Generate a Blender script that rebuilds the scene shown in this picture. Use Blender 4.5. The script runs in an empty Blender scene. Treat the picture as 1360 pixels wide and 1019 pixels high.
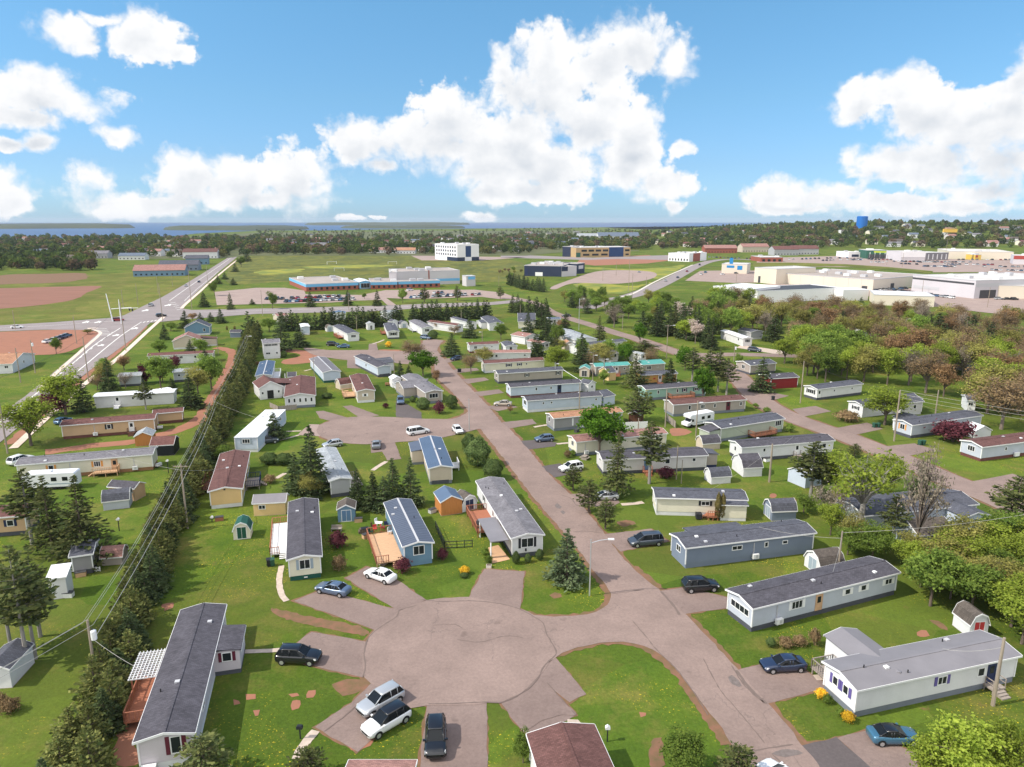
import bpy, math, random
import numpy as np
R = math.radians
sc = bpy.context.scene
COL = sc.collection
# ---------------------------------------------------------------- camera
FPX, HZ, CAMH = 944.0, 292.6, 46.0            # focal length and horizon row in a 1360 x 1019 frame
PITCH = math.atan((509.5 - HZ) / FPX)
cam = bpy.data.cameras.new('camera')
cam.sensor_width = 36.0
cam.lens = 36.0 * FPX / 1360.0
cam.clip_start, cam.clip_end = 0.5, 60000
camo = bpy.data.objects.new('camera', cam)
camo.location = (0, 0, CAMH)
camo.rotation_euler = (R(90) - PITCH, 0, 0)
COL.objects.link(camo)
sc.camera = camo
sc.view_settings.view_transform = 'Standard'
sc.view_settings.look = 'None'
sc.view_settings.exposure = 0.22
sc.view_settings.gamma = 1.0
sc.cycles.max_bounces = 6
sc.cycles.diffuse_bounces = 2
sc.cycles.glossy_bounces = 2
sc.cycles.transparent_max_bounces = 6
sc.cycles.use_denoising = True
# ---------------------------------------------------------------- sun and sky
SUN_EL, SUN_AZ = R(46), R(-103)                # azimuth from +y, clockwise: the sun stands to the left
sun = bpy.data.lights.new('sun', 'SUN')
sun.energy = 4.1
sun.angle = R(0.53)
sun.color = (1.0, 0.93, 0.82)
suno = bpy.data.objects.new('sun', sun)
suno.location = (-120, 40, 200)
suno.rotation_euler = (R(90) - SUN_EL, 0, -SUN_AZ + R(180))
COL.objects.link(suno)
world = bpy.data.worlds.new('World')
sc.world = world
world.use_nodes = True
def px_dir(px, py):
 u, v = (px - 680) / FPX, -(py - 509.5) / FPX
 x, y, z = u, math.cos(PITCH) + v * math.sin(PITCH), -math.sin(PITCH) + v * math.cos(PITCH)
 n = math.sqrt(x * x + y * y + z * z)
 return x / n, y / n, z / n
# clouds: where each puff hangs (as seen from the viewpoint) and how wide and high it is
PUFFS = [(88, 43, 38, 20), (190, 50, 44, 32), (240, 70, 15, 10), (135, 24, 22, 8), (50, 130, 78, 30), (52, 108, 36, 17),
 (25, 157, 52, 12), (8, 192, 18, 9), (47, 190, 17, 13), (160, 183, 24, 15), (6, 254, 34, 27), (120, 236, 26, 15),
 (190, 270, 76, 20), (250, 242, 56, 34), (320, 245, 52, 36), (395, 240, 52, 42), (350, 265, 92, 16), (150, 280, 38, 10),
 (475, 187, 46, 30), (520, 190, 52, 30), (585, 195, 52, 38), (630, 190, 56, 48), (690, 120, 46, 44), (690, 190, 60, 50), (505, 220, 20, 12), (550, 187, 46, 38), (600, 162, 58, 46), (665, 82, 22, 22), (650, 228, 58, 30),
 (655, 257, 36, 15), (730, 78, 46, 40), (735, 130, 60, 46), (845, 60, 56, 42), (896, 84, 34, 32), (800, 82, 40, 36),
 (780, 165, 74, 46), (845, 182, 36, 46), (730, 220, 84, 48), (830, 217, 54, 40), (882, 247, 40, 22), (905, 200, 14, 12),
 (896, 272, 18, 11), (700, 255, 56, 18), (465, 289, 20, 4), (500, 286, 14, 2), (640, 288, 22, 7),
 (1040, 260, 46, 24), (1100, 260, 46, 23), (1180, 270, 62, 16), (1050, 278, 62, 7), (1310, 256, 46, 20), (1280, 276, 84, 10),
 (1140, 136, 33, 28), (1196, 116, 36, 26), (1230, 155, 52, 32), (1285, 165, 56, 40), (1335, 172, 52, 46), (1180, 212, 46, 28),
 (1245, 216, 72, 30), (1335, 216, 62, 32), (1354, 96, 22, 34), (1318, 122, 26, 12)]
def build_world():
 nt = world.node_tree
 nt.nodes.clear()
 N, L = nt.nodes.new, nt.links.new
 def mth(op, a, b=None, c=None, clamp=False):
  n = N('ShaderNodeMath')
  n.operation = op
  n.use_clamp = clamp
  for i, v in enumerate((a, b, c)):
   if v is None:
    continue
   if isinstance(v, (int, float)):
    n.inputs[i].default_value = v
   else:
    L(v, n.inputs[i])
  return n.outputs[0]
 def vm(op, a, b=None, c=None):
  n = N('ShaderNodeVectorMath')
  n.operation = op
  for i, v in enumerate((a, b, c)):
   if v is None:
    continue
   if isinstance(v, tuple):
    n.inputs[i].default_value = v
   else:
    L(v, n.inputs[i])
  return n.outputs['Value'] if op in ('LENGTH', 'DOT_PRODUCT') else n.outputs[0]
 sky = N('ShaderNodeTexSky')
 sky.sky_type = 'NISHITA'
 sky.sun_disc = False
 sky.sun_elevation = SUN_EL
 sky.sun_rotation = SUN_AZ
 sky.altitude = 50
 sky.air_density = 1.0
 sky.dust_density = 0.35
 sky.ozone_density = 2.2
 tc = N('ShaderNodeTexCoord')
 d = tc.outputs['Generated']
 sep = N('ShaderNodeSeparateXYZ')
 L(d, sep.inputs[0])
 az = mth('ARCTAN2', sep.outputs[0], sep.outputs[1])
 el = mth('ARCSINE', sep.outputs[2])
 cmb = N('ShaderNodeCombineXYZ')
 L(az, cmb.inputs[0]); L(el, cmb.inputs[1])
 P = cmb.outputs[0]
 def noise(vec, scale, detail, rough=0.55, dist=0.0):
  n = N('ShaderNodeTexNoise')
  n.inputs['Scale'].default_value = scale
  n.inputs['Detail'].default_value = detail
  n.inputs['Roughness'].default_value = rough
  n.inputs['Distortion'].default_value = dist
  L(vec, n.inputs['Vector'])
  return n
 warp = noise(P, 16, 5, 0.6)
 w2 = vm('MULTIPLY_ADD', warp.outputs['Color'], (0.05, 0.034, 0), (-0.025, -0.017, 0))
 PW = vm('ADD', P, w2)
 def field(up):
  acc = None
  for (px, py, rx, ry) in PUFFS:
   x, y, z = px_dir(px, py)
   a, e = math.atan2(x, y), math.asin(z) - up
   ia, ie = FPX / (rx * 1.08), FPX / (ry * 1.08)
   ln = vm('LENGTH', vm('MULTIPLY_ADD', PW, (ia, ie, 0), (-a * ia, -e * ie, 0)))
   acc = ln if acc is None else mth('SMOOTH_MIN', acc, ln, 0.25)
  return acc
 acc = field(0)
 fb = noise(P, 34, 10, 0.6, 0.1).outputs['Fac']
 vo = N('ShaderNodeTexVoronoi')               # rounded heads
 vo.inputs['Scale'].default_value = 34
 vo.inputs['Detail'].default_value = 3
 vo.inputs['Roughness'].default_value = 0.55
 vo.inputs['Randomness'].default_value = 1
 L(PW, vo.inputs['Vector'])
 core = mth('SUBTRACT', 1.24, acc)
 dens = mth('ADD', mth('ADD', core, mth('MULTIPLY', mth('SUBTRACT', fb, 0.5), 1.0)), mth('MULTIPLY', mth('SUBTRACT', 0.56, vo.outputs['Distance']), 0.45))
 mr = N('ShaderNodeMapRange')
 mr.interpolation_type = 'SMOOTHSTEP'
 mr.inputs['From Min'].default_value = 0.0
 soft = noise(P, 9, 2, 0.5).outputs['Fac']
 L(mth('MULTIPLY_ADD', mth('SUBTRACT', soft, 0.4, clamp=True), 2.4, 0.26), mr.inputs['From Max'])
 L(dens, mr.inputs['Value'])
 mask = mr.outputs[0]
 # light on the puffs comes from the upper left, their undersides are pale grey
 fb2 = noise(vm('ADD', P, (-0.012, 0.016, 0)), 34, 6, 0.55, 0.1).outputs['Fac']
 low = noise(vm('MULTIPLY', P, (1, 1.8, 0)), 11, 3, 0.45).outputs['Fac']
 lit = mth('ADD', mth('MULTIPLY', mth('SUBTRACT', fb, fb2), 0.42), 0.90)
 thick = N('ShaderNodeMapRange')
 thick.inputs['From Min'].default_value = 0.35
 thick.inputs['From Max'].default_value = 1.1
 L(core, thick.inputs['Value'])
 over = mth('SUBTRACT', 1.0, field(0.026), clamp=True)   # cloud standing above this spot: its underside
 under = mth('MULTIPLY', thick.outputs[0], mth('MULTIPLY', over, mth('ADD', low, 0.05)), clamp=True)
 grey = mth('MULTIPLY', thick.outputs[0], mth('MULTIPLY', mth('SUBTRACT', low, 0.40), 2.4, clamp=True))
 lit = mth('SUBTRACT', mth('SUBTRACT', lit, mth('MULTIPLY', grey, 0.2)), mth('MULTIPLY', under, 0.72), clamp=True)
 ramp = N('ShaderNodeValToRGB')
 ramp.color_ramp.elements[0].position = 0.15
 ramp.color_ramp.elements[0].color = (0.44, 0.50, 0.58, 1)
 ramp.color_ramp.elements[1].position = 0.85
 ramp.color_ramp.elements[1].color = (0.87, 0.875, 0.885, 1)
 L(lit, ramp.inputs[0])
 b1 = N('ShaderNodeBackground')
 tint = N('ShaderNodeValToRGB')               # clear maritime air: bluer towards the horizon than the sky model's
 cr = tint.color_ramp
 cr.elements[0].color = (0.40, 0.65, 1.1, 1)
 cr.elements[1].color = (0.72, 0.92, 1.0, 1)
 for q, c in ((0.07, (0.44, 0.63, 0.90, 1)), (0.15, (0.50, 0.73, 0.87, 1)), (0.28, (0.56, 0.88, 0.96, 1))):
  cr.elements.new(q).color = c
 L(sep.outputs[2], tint.inputs[0])
 L(vm('MULTIPLY', sky.outputs[0], tint.outputs[0]), b1.inputs['Color'])
 b1.inputs['Strength'].default_value = SKY_STR
 # broken white cloud deck added unseen overhead and behind the viewer for fill light
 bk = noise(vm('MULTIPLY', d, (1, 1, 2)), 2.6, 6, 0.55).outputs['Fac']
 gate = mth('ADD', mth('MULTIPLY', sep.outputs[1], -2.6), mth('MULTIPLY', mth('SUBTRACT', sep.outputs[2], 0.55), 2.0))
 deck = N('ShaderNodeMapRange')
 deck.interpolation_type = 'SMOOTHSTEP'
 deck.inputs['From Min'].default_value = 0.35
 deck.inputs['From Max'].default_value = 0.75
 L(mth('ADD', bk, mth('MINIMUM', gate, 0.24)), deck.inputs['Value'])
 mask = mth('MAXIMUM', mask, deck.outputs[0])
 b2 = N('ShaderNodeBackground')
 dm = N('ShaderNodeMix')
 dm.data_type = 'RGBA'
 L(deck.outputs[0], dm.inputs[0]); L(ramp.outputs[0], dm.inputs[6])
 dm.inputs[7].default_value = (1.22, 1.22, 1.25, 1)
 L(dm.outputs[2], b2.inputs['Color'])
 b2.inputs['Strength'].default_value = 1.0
 mx = N('ShaderNodeMixShader')
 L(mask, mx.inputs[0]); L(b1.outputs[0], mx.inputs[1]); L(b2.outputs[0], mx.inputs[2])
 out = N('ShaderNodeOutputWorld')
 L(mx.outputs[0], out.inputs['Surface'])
SKY_STR = 0.15
build_world()
world.cycles.sampling_method = 'MANUAL'
world.cycles.sample_map_resolution = 512
# ---------------------------------------------------------------- picture -> place
def sm(a, b, x):
 t = min(1, max(0, (x - a) / (b - a)))
 return t * t * (3 - 2 * t)
def hill(x, y):
 if y < 900:
  return 0.0
 return 40.0 * sm(950, 1750, y) * sm(60, 1000, x - 0.12 * (y - 1700)) * (1 - sm(2400, 3800, y))
CROP = {'o': (0, 0, 1)}
for i in range(4): CROP['d%d' % (i + 1)] = (340 * i, 280, 4)
for i, x in enumerate((0, 220, 440, 660, 880)):
 CROP['m%d' % (i + 1)] = (x, 400, 5.6625)
 CROP['n%d' % (i + 1)] = (x, 550, 5.6625)
CROP['m6'], CROP['n6'] = (1100, 400, 5.227), (1100, 550, 5.227)
for i, x in enumerate((0, 280, 560, 840, 1060)): CROP['f%d' % (i + 1)] = (x, 700, 3.193)
for i, (x, y) in enumerate(((560, 405), (700, 405), (840, 405), (220, 405), (370, 405), (750, 520), (0, 380))): CROP['q%d' % (i + 1)] = (x, y, 8.494)
CROP['q8'] = (1120, 470, 5.6625)
for i in range(8): CROP['e%d' % (i + 1)] = (170 * i, 285, 8)
def O(c, x, y):
 a, b, s = CROP[c]
 return a + x / s, b + y / s
def G(c, x, y, z=0.0):
 """the point of the place at height z above the ground seen at this spot of the picture"""
 px, py = O(c, x, y)
 dx, dy, dz = px_dir(px, py)
 if dz > -0.0008:
  dz = -0.0008
 t = (z - CAMH) / dz
 if dy * t > 900:
  t = 880.0 / dy
  while t < 14000:
   if CAMH + dz * t <= hill(dx * t, dy * t) + z:
    break
   t *= 1.004
 X, Y = dx * t, dy * t
 return X, Y, (hill(X, Y) if Y > 900 else 0.0) + z
def HT(c, bx, by, tx, ty):
 """height of an upright thing whose foot and top are seen at these spots"""
 X, Y, Z = G(c, bx, by)
 px, py = O(c, tx, ty)
 dx, dy, dz = px_dir(px, py)
 return max(0.3, CAMH + dz / dy * Y - Z)
def PXM(c, x, y):
 """picture pixels per metre at a ground point (1360 frame)"""
 X, Y, Z = G(c, x, y)
 return FPX / (Y * math.cos(PITCH) + (CAMH - Z) * math.sin(PITCH))
# ---------------------------------------------------------------- materials (all procedural)
M = {}
def mat(name, col, rough=0.8, var=0.0, vscale=1.0, spec=0.3, metal=0.0, bump=0.0, bscale=20.0, detail=4, col2=None, stretch=None, coord='Object', thr=None, rand=0.0):
 m = bpy.data.materials.new(name)
 m.use_nodes = True
 nt = m.node_tree
 b = nt.nodes['Principled BSDF']
 b.inputs['Roughness'].default_value = rough
 b.inputs['Specular IOR Level'].default_value = spec
 b.inputs['Metallic'].default_value = metal
 b.inputs['Base Color'].default_value = (*col, 1)
 if var or bump or col2 or rand:
  tc = nt.nodes.new('ShaderNodeTexCoord')
  vec = tc.outputs[coord]
  if stretch:
   mp = nt.nodes.new('ShaderNodeMapping')
   mp.inputs['Scale'].default_value = stretch
   nt.links.new(vec, mp.inputs[0])
   vec = mp.outputs[0]
  n = nt.nodes.new('ShaderNodeTexNoise')
  n.inputs['Scale'].default_value = vscale
  n.inputs['Detail'].default_value = detail
  n.inputs['Roughness'].default_value = 0.6
  nt.links.new(vec, n.inputs['Vector'])
  r = nt.nodes.new('ShaderNodeValToRGB')
  lo, hi = thr or (0.3, 0.7)
  r.color_ramp.elements[0].position = lo
  r.color_ramp.elements[1].position = hi
  c2 = col2 or tuple(min(1, c * (1 + var)) for c in col)
  c1 = col if col2 else tuple(c * (1 - var) for c in col)
  r.color_ramp.elements[0].color = (*c1, 1)
  r.color_ramp.elements[1].color = (*c2, 1)
  nt.links.new(n.outputs[0], r.inputs[0])
  out = r.outputs[0]
  if rand:
   oi = nt.nodes.new('ShaderNodeObjectInfo')
   mr = nt.nodes.new('ShaderNodeMapRange')
   mr.inputs['To Min'].default_value = 1 - rand
   mr.inputs['To Max'].default_value = 1 + rand
   nt.links.new(oi.outputs['Random'], mr.inputs[0])
   mx = nt.nodes.new('ShaderNodeVectorMath')
   mx.operation = 'SCALE'
   nt.links.new(out, mx.inputs[0])
   nt.links.new(mr.outputs[0], mx.inputs['Scale'])
   out = mx.outputs[0]
  nt.links.new(out, b.inputs['Base Color'])
  if bump:
   n2 = nt.nodes.new('ShaderNodeTexNoise')
   n2.inputs['Scale'].default_value = bscale
   n2.inputs['Detail'].default_value = 5
   nt.links.new(vec, n2.inputs['Vector'])
   bp = nt.nodes.new('ShaderNodeBump')
   bp.inputs['Strength'].default_value = bump
   bp.inputs['Distance'].default_value = 0.1
   nt.links.new(n2.outputs[0], bp.inputs['Height'])
   nt.links.new(bp.outputs[0], b.inputs['Normal'])
 M[name] = m
 return m
def srgb(r, g, b):
 f = lambda c: (c / 12.92 if c <= 0.04045 else ((c + 0.055) / 1.055) ** 2.4)
 return f(r / 255), f(g / 255), f(b / 255)
def siding(name, rgb, k=0.82):
 """painted clapboard: board lines, a little weathering"""
 c = tuple(v * k for v in srgb(*rgb))
 m = mat(name, c, 0.55, 0.05, 0.7, spec=0.35)
 nt = m.node_tree
 b = nt.nodes['Principled BSDF']
 tc = nt.nodes.new('ShaderNodeTexCoord')
 sp = nt.nodes.new('ShaderNodeSeparateXYZ')
 nt.links.new(tc.outputs['Object'], sp.inputs[0])
 a = nt.nodes.new('ShaderNodeMath'); a.operation = 'MULTIPLY'; a.inputs[1].default_value = 6.5
 nt.links.new(sp.outputs[2], a.inputs[0])
 f = nt.nodes.new('ShaderNodeMath'); f.operation = 'FRACT'
 nt.links.new(a.outputs[0], f.inputs[0])
 bp = nt.nodes.new('ShaderNodeBump')
 bp.inputs['Strength'].default_value = 0.5
 bp.inputs['Distance'].default_value = 0.02
 bp.invert = True
 nt.links.new(f.outputs[0], bp.inputs['Height'])
 nt.links.new(bp.outputs[0], b.inputs['Normal'])
 return m
def shingle(name, rgb, k=0.8, var=0.2):
 """asphalt shingles: mottled tabs in rows, faded streaks down the slope"""
 c = tuple(v * k for v in srgb(*rgb))
 m = mat(name, c, 0.92, spec=0.2)
 nt = m.node_tree
 b = nt.nodes['Principled BSDF']
 tc = nt.nodes.new('ShaderNodeTexCoord')
 vec = tc.outputs['Object']
 br = nt.nodes.new('ShaderNodeTexBrick')
 br.inputs['Scale'].default_value = 1.0
 br.inputs['Brick Width'].default_value = 0.33
 br.inputs['Row Height'].default_value = 0.16
 br.inputs['Mortar Size'].default_value = 0.012
 br.inputs['Color1'].default_value = (*[x * (1 - var) for x in c], 1)
 br.inputs['Color2'].default_value = (*[x * (1 + var) for x in c], 1)
 br.inputs['Mortar'].default_value = (*[x * 0.6 for x in c], 1)
 nt.links.new(vec, br.inputs[0])
 n = nt.nodes.new('ShaderNodeTexNoise')
 n.inputs['Scale'].default_value = 0.55
 n.inputs['Detail'].default_value = 6
 n.inputs['Roughness'].default_value = 0.7
 nt.links.new(vec, n.inputs[0])
 mr = nt.nodes.new('ShaderNodeMapRange')
 mr.inputs['From Min'].default_value = 0.3
 mr.inputs['From Max'].default_value = 0.7
 mr.inputs['To Min'].default_value = 0.78
 mr.inputs['To Max'].default_value = 1.22
 nt.links.new(n.outputs[0], mr.inputs[0])
 mx = nt.nodes.new('ShaderNodeVectorMath'); mx.operation = 'SCALE'
 nt.links.new(br.outputs[0], mx.inputs[0]); nt.links.new(mr.outputs[0], mx.inputs['Scale'])
 nt.links.new(mx.outputs[0], b.inputs['Base Color'])
 return m
def foliage(name, c1, c2, trans=0.25, scale=0.9, rand=0.28):
 """leaf or needle card: two tones in clumps, some light passes through"""
 k = 1.15 if 'far' in name else 1.3 if name in ('f_maple', 'f_gold', 'f_pinkish', 'f_grey') else 1.5 if name == 'f_lime' else 2.0 if name in ('f_brown', 'f_olive', 'f_rust', 'f_green') else 1.65
 trans = min(.45, trans * 1.35)
 c1, c2 = tuple(v * k for v in c1), tuple(v * k for v in c2)
 m = bpy.data.materials.new(name)
 m.use_nodes = True
 nt = m.node_tree
 nt.nodes.remove(nt.nodes['Principled BSDF'])
 out = nt.nodes['Material Output']
 tc = nt.nodes.new('ShaderNodeTexCoord')
 n = nt.nodes.new('ShaderNodeTexNoise')
 n.inputs['Scale'].default_value = scale
 n.inputs['Detail'].default_value = 3
 nt.links.new(tc.outputs['Object'], n.inputs[0])
 wn = nt.nodes.new('ShaderNodeTexWhiteNoise')
 geo = nt.nodes.new('ShaderNodeNewGeometry')
 nt.links.new(geo.outputs['Random Per Island'], wn.inputs['Vector'])
 oi = nt.nodes.new('ShaderNodeObjectInfo')
 ad = nt.nodes.new('ShaderNodeMath'); ad.operation = 'MULTIPLY_ADD'
 ad.inputs[1].default_value = 0.5
 nt.links.new(wn.outputs[0], ad.inputs[0]); nt.links.new(n.outputs[0], ad.inputs[2])
 r = nt.nodes.new('ShaderNodeValToRGB')
 r.color_ramp.elements[0].position = 0.45
 r.color_ramp.elements[1].position = 1.05
 r.color_ramp.elements[0].color = (*c1, 1)
 r.color_ramp.elements[1].color = (*c2, 1)
 nt.links.new(ad.outputs[0], r.inputs[0])
 mr = nt.nodes.new('ShaderNodeMapRange')
 mr.inputs['To Min'].default_value = 1 - rand
 mr.inputs['To Max'].default_value = 1 + rand
 nt.links.new(oi.outputs['Random'], mr.inputs[0])
 mx = nt.nodes.new('ShaderNodeVectorMath'); mx.operation = 'SCALE'
 nt.links.new(r.outputs[0], mx.inputs[0]); nt.links.new(mr.outputs[0], mx.inputs['Scale'])
 df = nt.nodes.new('ShaderNodeBsdfDiffuse')
 tr = nt.nodes.new('ShaderNodeBsdfTranslucent')
 ms = nt.nodes.new('ShaderNodeMixShader')
 ms.inputs[0].default_value = trans
 nt.links.new(mx.outputs[0], df.inputs[0]); nt.links.new(mx.outputs[0], tr.inputs[0])
 nt.links.new(df.outputs[0], ms.inputs[1]); nt.links.new(tr.outputs[0], ms.inputs[2])
 nt.links.new(ms.outputs[0], out.inputs['Surface'])
 M[name] = m
 return m
def lawn(name, greens, dry, spots=None, dirt=None, big=0.035):
 """grass: patches of several greens, dry areas, mown streaks, yellow flowers, bare red soil"""
 m = mat(name, greens[0], 0.95, spec=0.12)
 nt = m.node_tree
 b = nt.nodes['Principled BSDF']
 tc = nt.nodes.new('ShaderNodeTexCoord')
 vec = tc.outputs['Object']
 def nz(scale, detail=5, rough=0.6, v=vec):
  n = nt.nodes.new('ShaderNodeTexNoise')
  n.inputs['Scale'].default_value = scale
  n.inputs['Detail'].default_value = detail
  n.inputs['Roughness'].default_value = rough
  nt.links.new(v, n.inputs['Vector'])
  return n.outputs[0]
 def step(f, lo, hi):
  r = nt.nodes.new('ShaderNodeMapRange')
  r.inputs['From Min'].default_value = lo
  r.inputs['From Max'].default_value = hi
  nt.links.new(f, r.inputs[0])
  return r.outputs[0]
 def mixc(f, a, c):
  x = nt.nodes.new('ShaderNodeMix')
  x.data_type = 'RGBA'
  nt.links.new(f, x.inputs[0])
  for s, v in ((6, a), (7, c)):
   if isinstance(v, tuple):
    x.inputs[s].default_value = (*v, 1)
   else:
    nt.links.new(v, x.inputs[s])
  return x.outputs[2]
 def mul(a, c):
  x = nt.nodes.new('ShaderNodeMath'); x.operation = 'MULTIPLY'
  nt.links.new(a, x.inputs[0])
  if isinstance(c, (int, float)):
   x.inputs[1].default_value = c
  else:
   nt.links.new(c, x.inputs[1])
  return x.outputs[0]
 col = mixc(step(nz(big, 6, 0.65), 0.38, 0.62), greens[0], greens[1])
 col = mixc(mul(step(nz(0.35, 6, 0.7), 0.42, 0.72), 0.8), col, greens[2])
 col = mixc(mul(step(nz(0.09, 7, 0.75), 0.50, 0.68), 0.85), col, dry)
 mp = nt.nodes.new('ShaderNodeMapping')
 mp.inputs['Rotation'].default_value = (0, 0, R(37))
 mp.inputs['Scale'].default_value = (1.3, 0.03, 1)
 nt.links.new(vec, mp.inputs[0])
 col = mixc(mul(step(nz(1.0, 2, 0.5, mp.outputs[0]), 0.4, 0.6), 0.22), col, greens[0])
 fine = nt.nodes.new('ShaderNodeVectorMath'); fine.operation = 'SCALE'
 mr = nt.nodes.new('ShaderNodeMapRange')
 mr.inputs['From Min'].default_value = 0.25
 mr.inputs['From Max'].default_value = 0.75
 mr.inputs['To Min'].default_value = 0.55
 mr.inputs['To Max'].default_value = 1.45
 nt.links.new(nz(2.6, 8, 0.8), mr.inputs[0])
 nt.links.new(col, fine.inputs[0]); nt.links.new(mr.outputs[0], fine.inputs['Scale'])
 col = fine.outputs[0]
 vo = nt.nodes.new('ShaderNodeTexVoronoi')      # every plot is kept a little differently
 vo.inputs['Scale'].default_value = 0.055
 nt.links.new(vec, vo.inputs['Vector'])
 sp = nt.nodes.new('ShaderNodeSeparateColor')
 nt.links.new(vo.outputs['Color'], sp.inputs[0])
 lot = nt.nodes.new('ShaderNodeVectorMath'); lot.operation = 'SCALE'
 ml = nt.nodes.new('ShaderNodeMapRange')
 ml.inputs['To Min'].default_value = 0.82
 ml.inputs['To Max'].default_value = 1.16
 nt.links.new(sp.outputs[0], ml.inputs[0]); nt.links.new(col, lot.inputs[0]); nt.links.new(ml.outputs[0], lot.inputs['Scale'])
 col = mixc(mul(sp.outputs[1], 0.22), lot.outputs[0], dry)
 if dirt:
  f = mul(step(nz(0.16, 5, 0.7), 0.665, 0.73), step(nz(1.7, 4, 0.7), 0.35, 0.6))
  col = mixc(f, col, dirt)
 if spots:
  f = mul(step(nz(4.2, 2, 0.5), 0.64, 0.68), step(nz(0.07, 4, 0.7), 0.50, 0.60))
  col = mixc(f, col, spots)
 nt.links.new(col, b.inputs['Base Color'])
 bp = nt.nodes.new('ShaderNodeBump')
 bp.inputs['Strength'].default_value = 0.5
 bp.inputs['Distance'].default_value = 0.15
 nt.links.new(nz(3.5, 6, 0.75), bp.inputs['Height'])
 nt.links.new(bp.outputs[0], b.inputs['Normal'])
 return m
def asphalt(name, c, c2, crack=(0.09, 0.075, 0.07), vor=0.14, width=0.012):
 """worn paving: blotches, grit, oil stains and a web of thin cracks"""
 m = mat(name, c, 0.9, spec=0.25)
 nt = m.node_tree
 b = nt.nodes['Principled BSDF']
 tc = nt.nodes.new('ShaderNodeTexCoord')
 vec = tc.outputs['Object']
 def nz(scale, detail=5, rough=0.6):
  n = nt.nodes.new('ShaderNodeTexNoise')
  n.inputs['Scale'].default_value = scale
  n.inputs['Detail'].default_value = detail
  n.inputs['Roughness'].default_value = rough
  nt.links.new(vec, n.inputs['Vector'])
  return n
 def mixc(f, a, c_):
  x = nt.nodes.new('ShaderNodeMix')
  x.data_type = 'RGBA'
  nt.links.new(f, x.inputs[0])
  for s, v in ((6, a), (7, c_)):
   if isinstance(v, tuple):
    x.inputs[s].default_value = (*v, 1)
   else:
    nt.links.new(v, x.inputs[s])
  return x.outputs[2]
 def step(f, lo, hi, t0=0, t1=1):
  r = nt.nodes.new('ShaderNodeMapRange')
  r.inputs['From Min'].default_value = lo
  r.inputs['From Max'].default_value = hi
  r.inputs['To Min'].default_value = t0
  r.inputs['To Max'].default_value = t1
  nt.links.new(f, r.inputs[0])
  return r.outputs[0]
 col = mixc(step(nz(0.13, 6, 0.7).outputs[0], 0.35, 0.65), c, c2)
 sc_ = nt.nodes.new('ShaderNodeVectorMath'); sc_.operation = 'SCALE'
 nt.links.new(col, sc_.inputs[0])
 nt.links.new(step(nz(3.0, 8, 0.8).outputs[0], 0.3, 0.7, 0.82, 1.18), sc_.inputs['Scale'])
 col = sc_.outputs[0]
 if vor:
  w = nz(0.5, 4, 0.6)
  mx = nt.nodes.new('ShaderNodeVectorMath'); mx.operation = 'MULTIPLY_ADD'
  mx.inputs[1].default_value = (3.5, 3.5, 0)
  nt.links.new(w.outputs['Color'], mx.inputs[0]); nt.links.new(vec, mx.inputs[2])
  v = nt.nodes.new('ShaderNodeTexVoronoi')
  v.feature = 'DISTANCE_TO_EDGE'
  v.inputs['Scale'].default_value = vor
  nt.links.new(mx.outputs[0], v.inputs['Vector'])
  gate = step(nz(0.09, 3).outputs[0], 0.48, 0.56)
  ck = nt.nodes.new('ShaderNodeMath'); ck.operation = 'MULTIPLY'
  nt.links.new(step(v.outputs['Distance'], 0.0, width, 0.42, 0), ck.inputs[0]); nt.links.new(gate, ck.inputs[1])
  col = mixc(ck.outputs[0], col, crack)
  st = nt.nodes.new('ShaderNodeMath'); st.operation = 'MULTIPLY'
  nt.links.new(step(nz(0.42, 3, 0.5).outputs[0], 0.68, 0.74, 0, 0.45), st.inputs[0]); st.inputs[1].default_value = 1
  col = mixc(st.outputs[0], col, tuple(x * 0.45 for x in c))
 nt.links.new(col, b.inputs['Base Color'])
 return m
def glass(name, c=(0.02, 0.025, 0.03), rough=0.06):
 m = mat(name, c, rough, spec=0.3)
 return m
# ground
lawn('grass', ((0.068, 0.120, 0.013), (0.104, 0.152, 0.016), (0.050, 0.098, 0.012)), (0.190, 0.160, 0.044), spots=(0.55, 0.42, 0.03), dirt=(0.20, 0.10, 0.06))
lawn('meadow', ((0.098, 0.128, 0.020), (0.140, 0.158, 0.026), (0.080, 0.108, 0.018)), (0.24, 0.185, 0.06), big=0.008)
lawn('sports_grass', ((0.088, 0.108, 0.030), (0.074, 0.098, 0.030), (0.086, 0.098, 0.034)), (0.30, 0.26, 0.04), big=0.01)
mat('dandelions', (0.30, 0.28, 0.035), 0.95, vscale=0.06, col2=(0.14, 0.18, 0.035), thr=(0.4, 0.6), detail=6)
asphalt('road', (0.285, 0.210, 0.183), (0.218, 0.161, 0.141))
asphalt('road_new', (0.29, 0.25, 0.245), (0.25, 0.215, 0.21), vor=0)
asphalt('drive', (0.250, 0.186, 0.164), (0.195, 0.143, 0.127), vor=0.25, width=0.010)
asphalt('drive_dark', (0.125, 0.105, 0.105), (0.10, 0.085, 0.085), vor=0)
asphalt('lot', (0.36, 0.275, 0.24), (0.30, 0.225, 0.20), vor=0)
mat('kerb_stone', srgb(215, 195, 180), 0.9, 0.1, 0.8)
mat('dirt', (0.34, 0.150, 0.092), 0.95, vscale=0.35, col2=(0.27, 0.125, 0.08), detail=8, bump=0.4, bscale=3)
mat('bare_soil', (0.24, 0.115, 0.075), 0.95, vscale=0.9, col2=(0.13, 0.10, 0.045), detail=8)
mat('field_soil', (0.27, 0.130, 0.090), 0.95, vscale=0.03, col2=(0.21, 0.100, 0.068), detail=8, stretch=(1, 6, 1))
mat('path', (0.50, 0.41, 0.34), 0.9, 0.16, 1.8)
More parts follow.
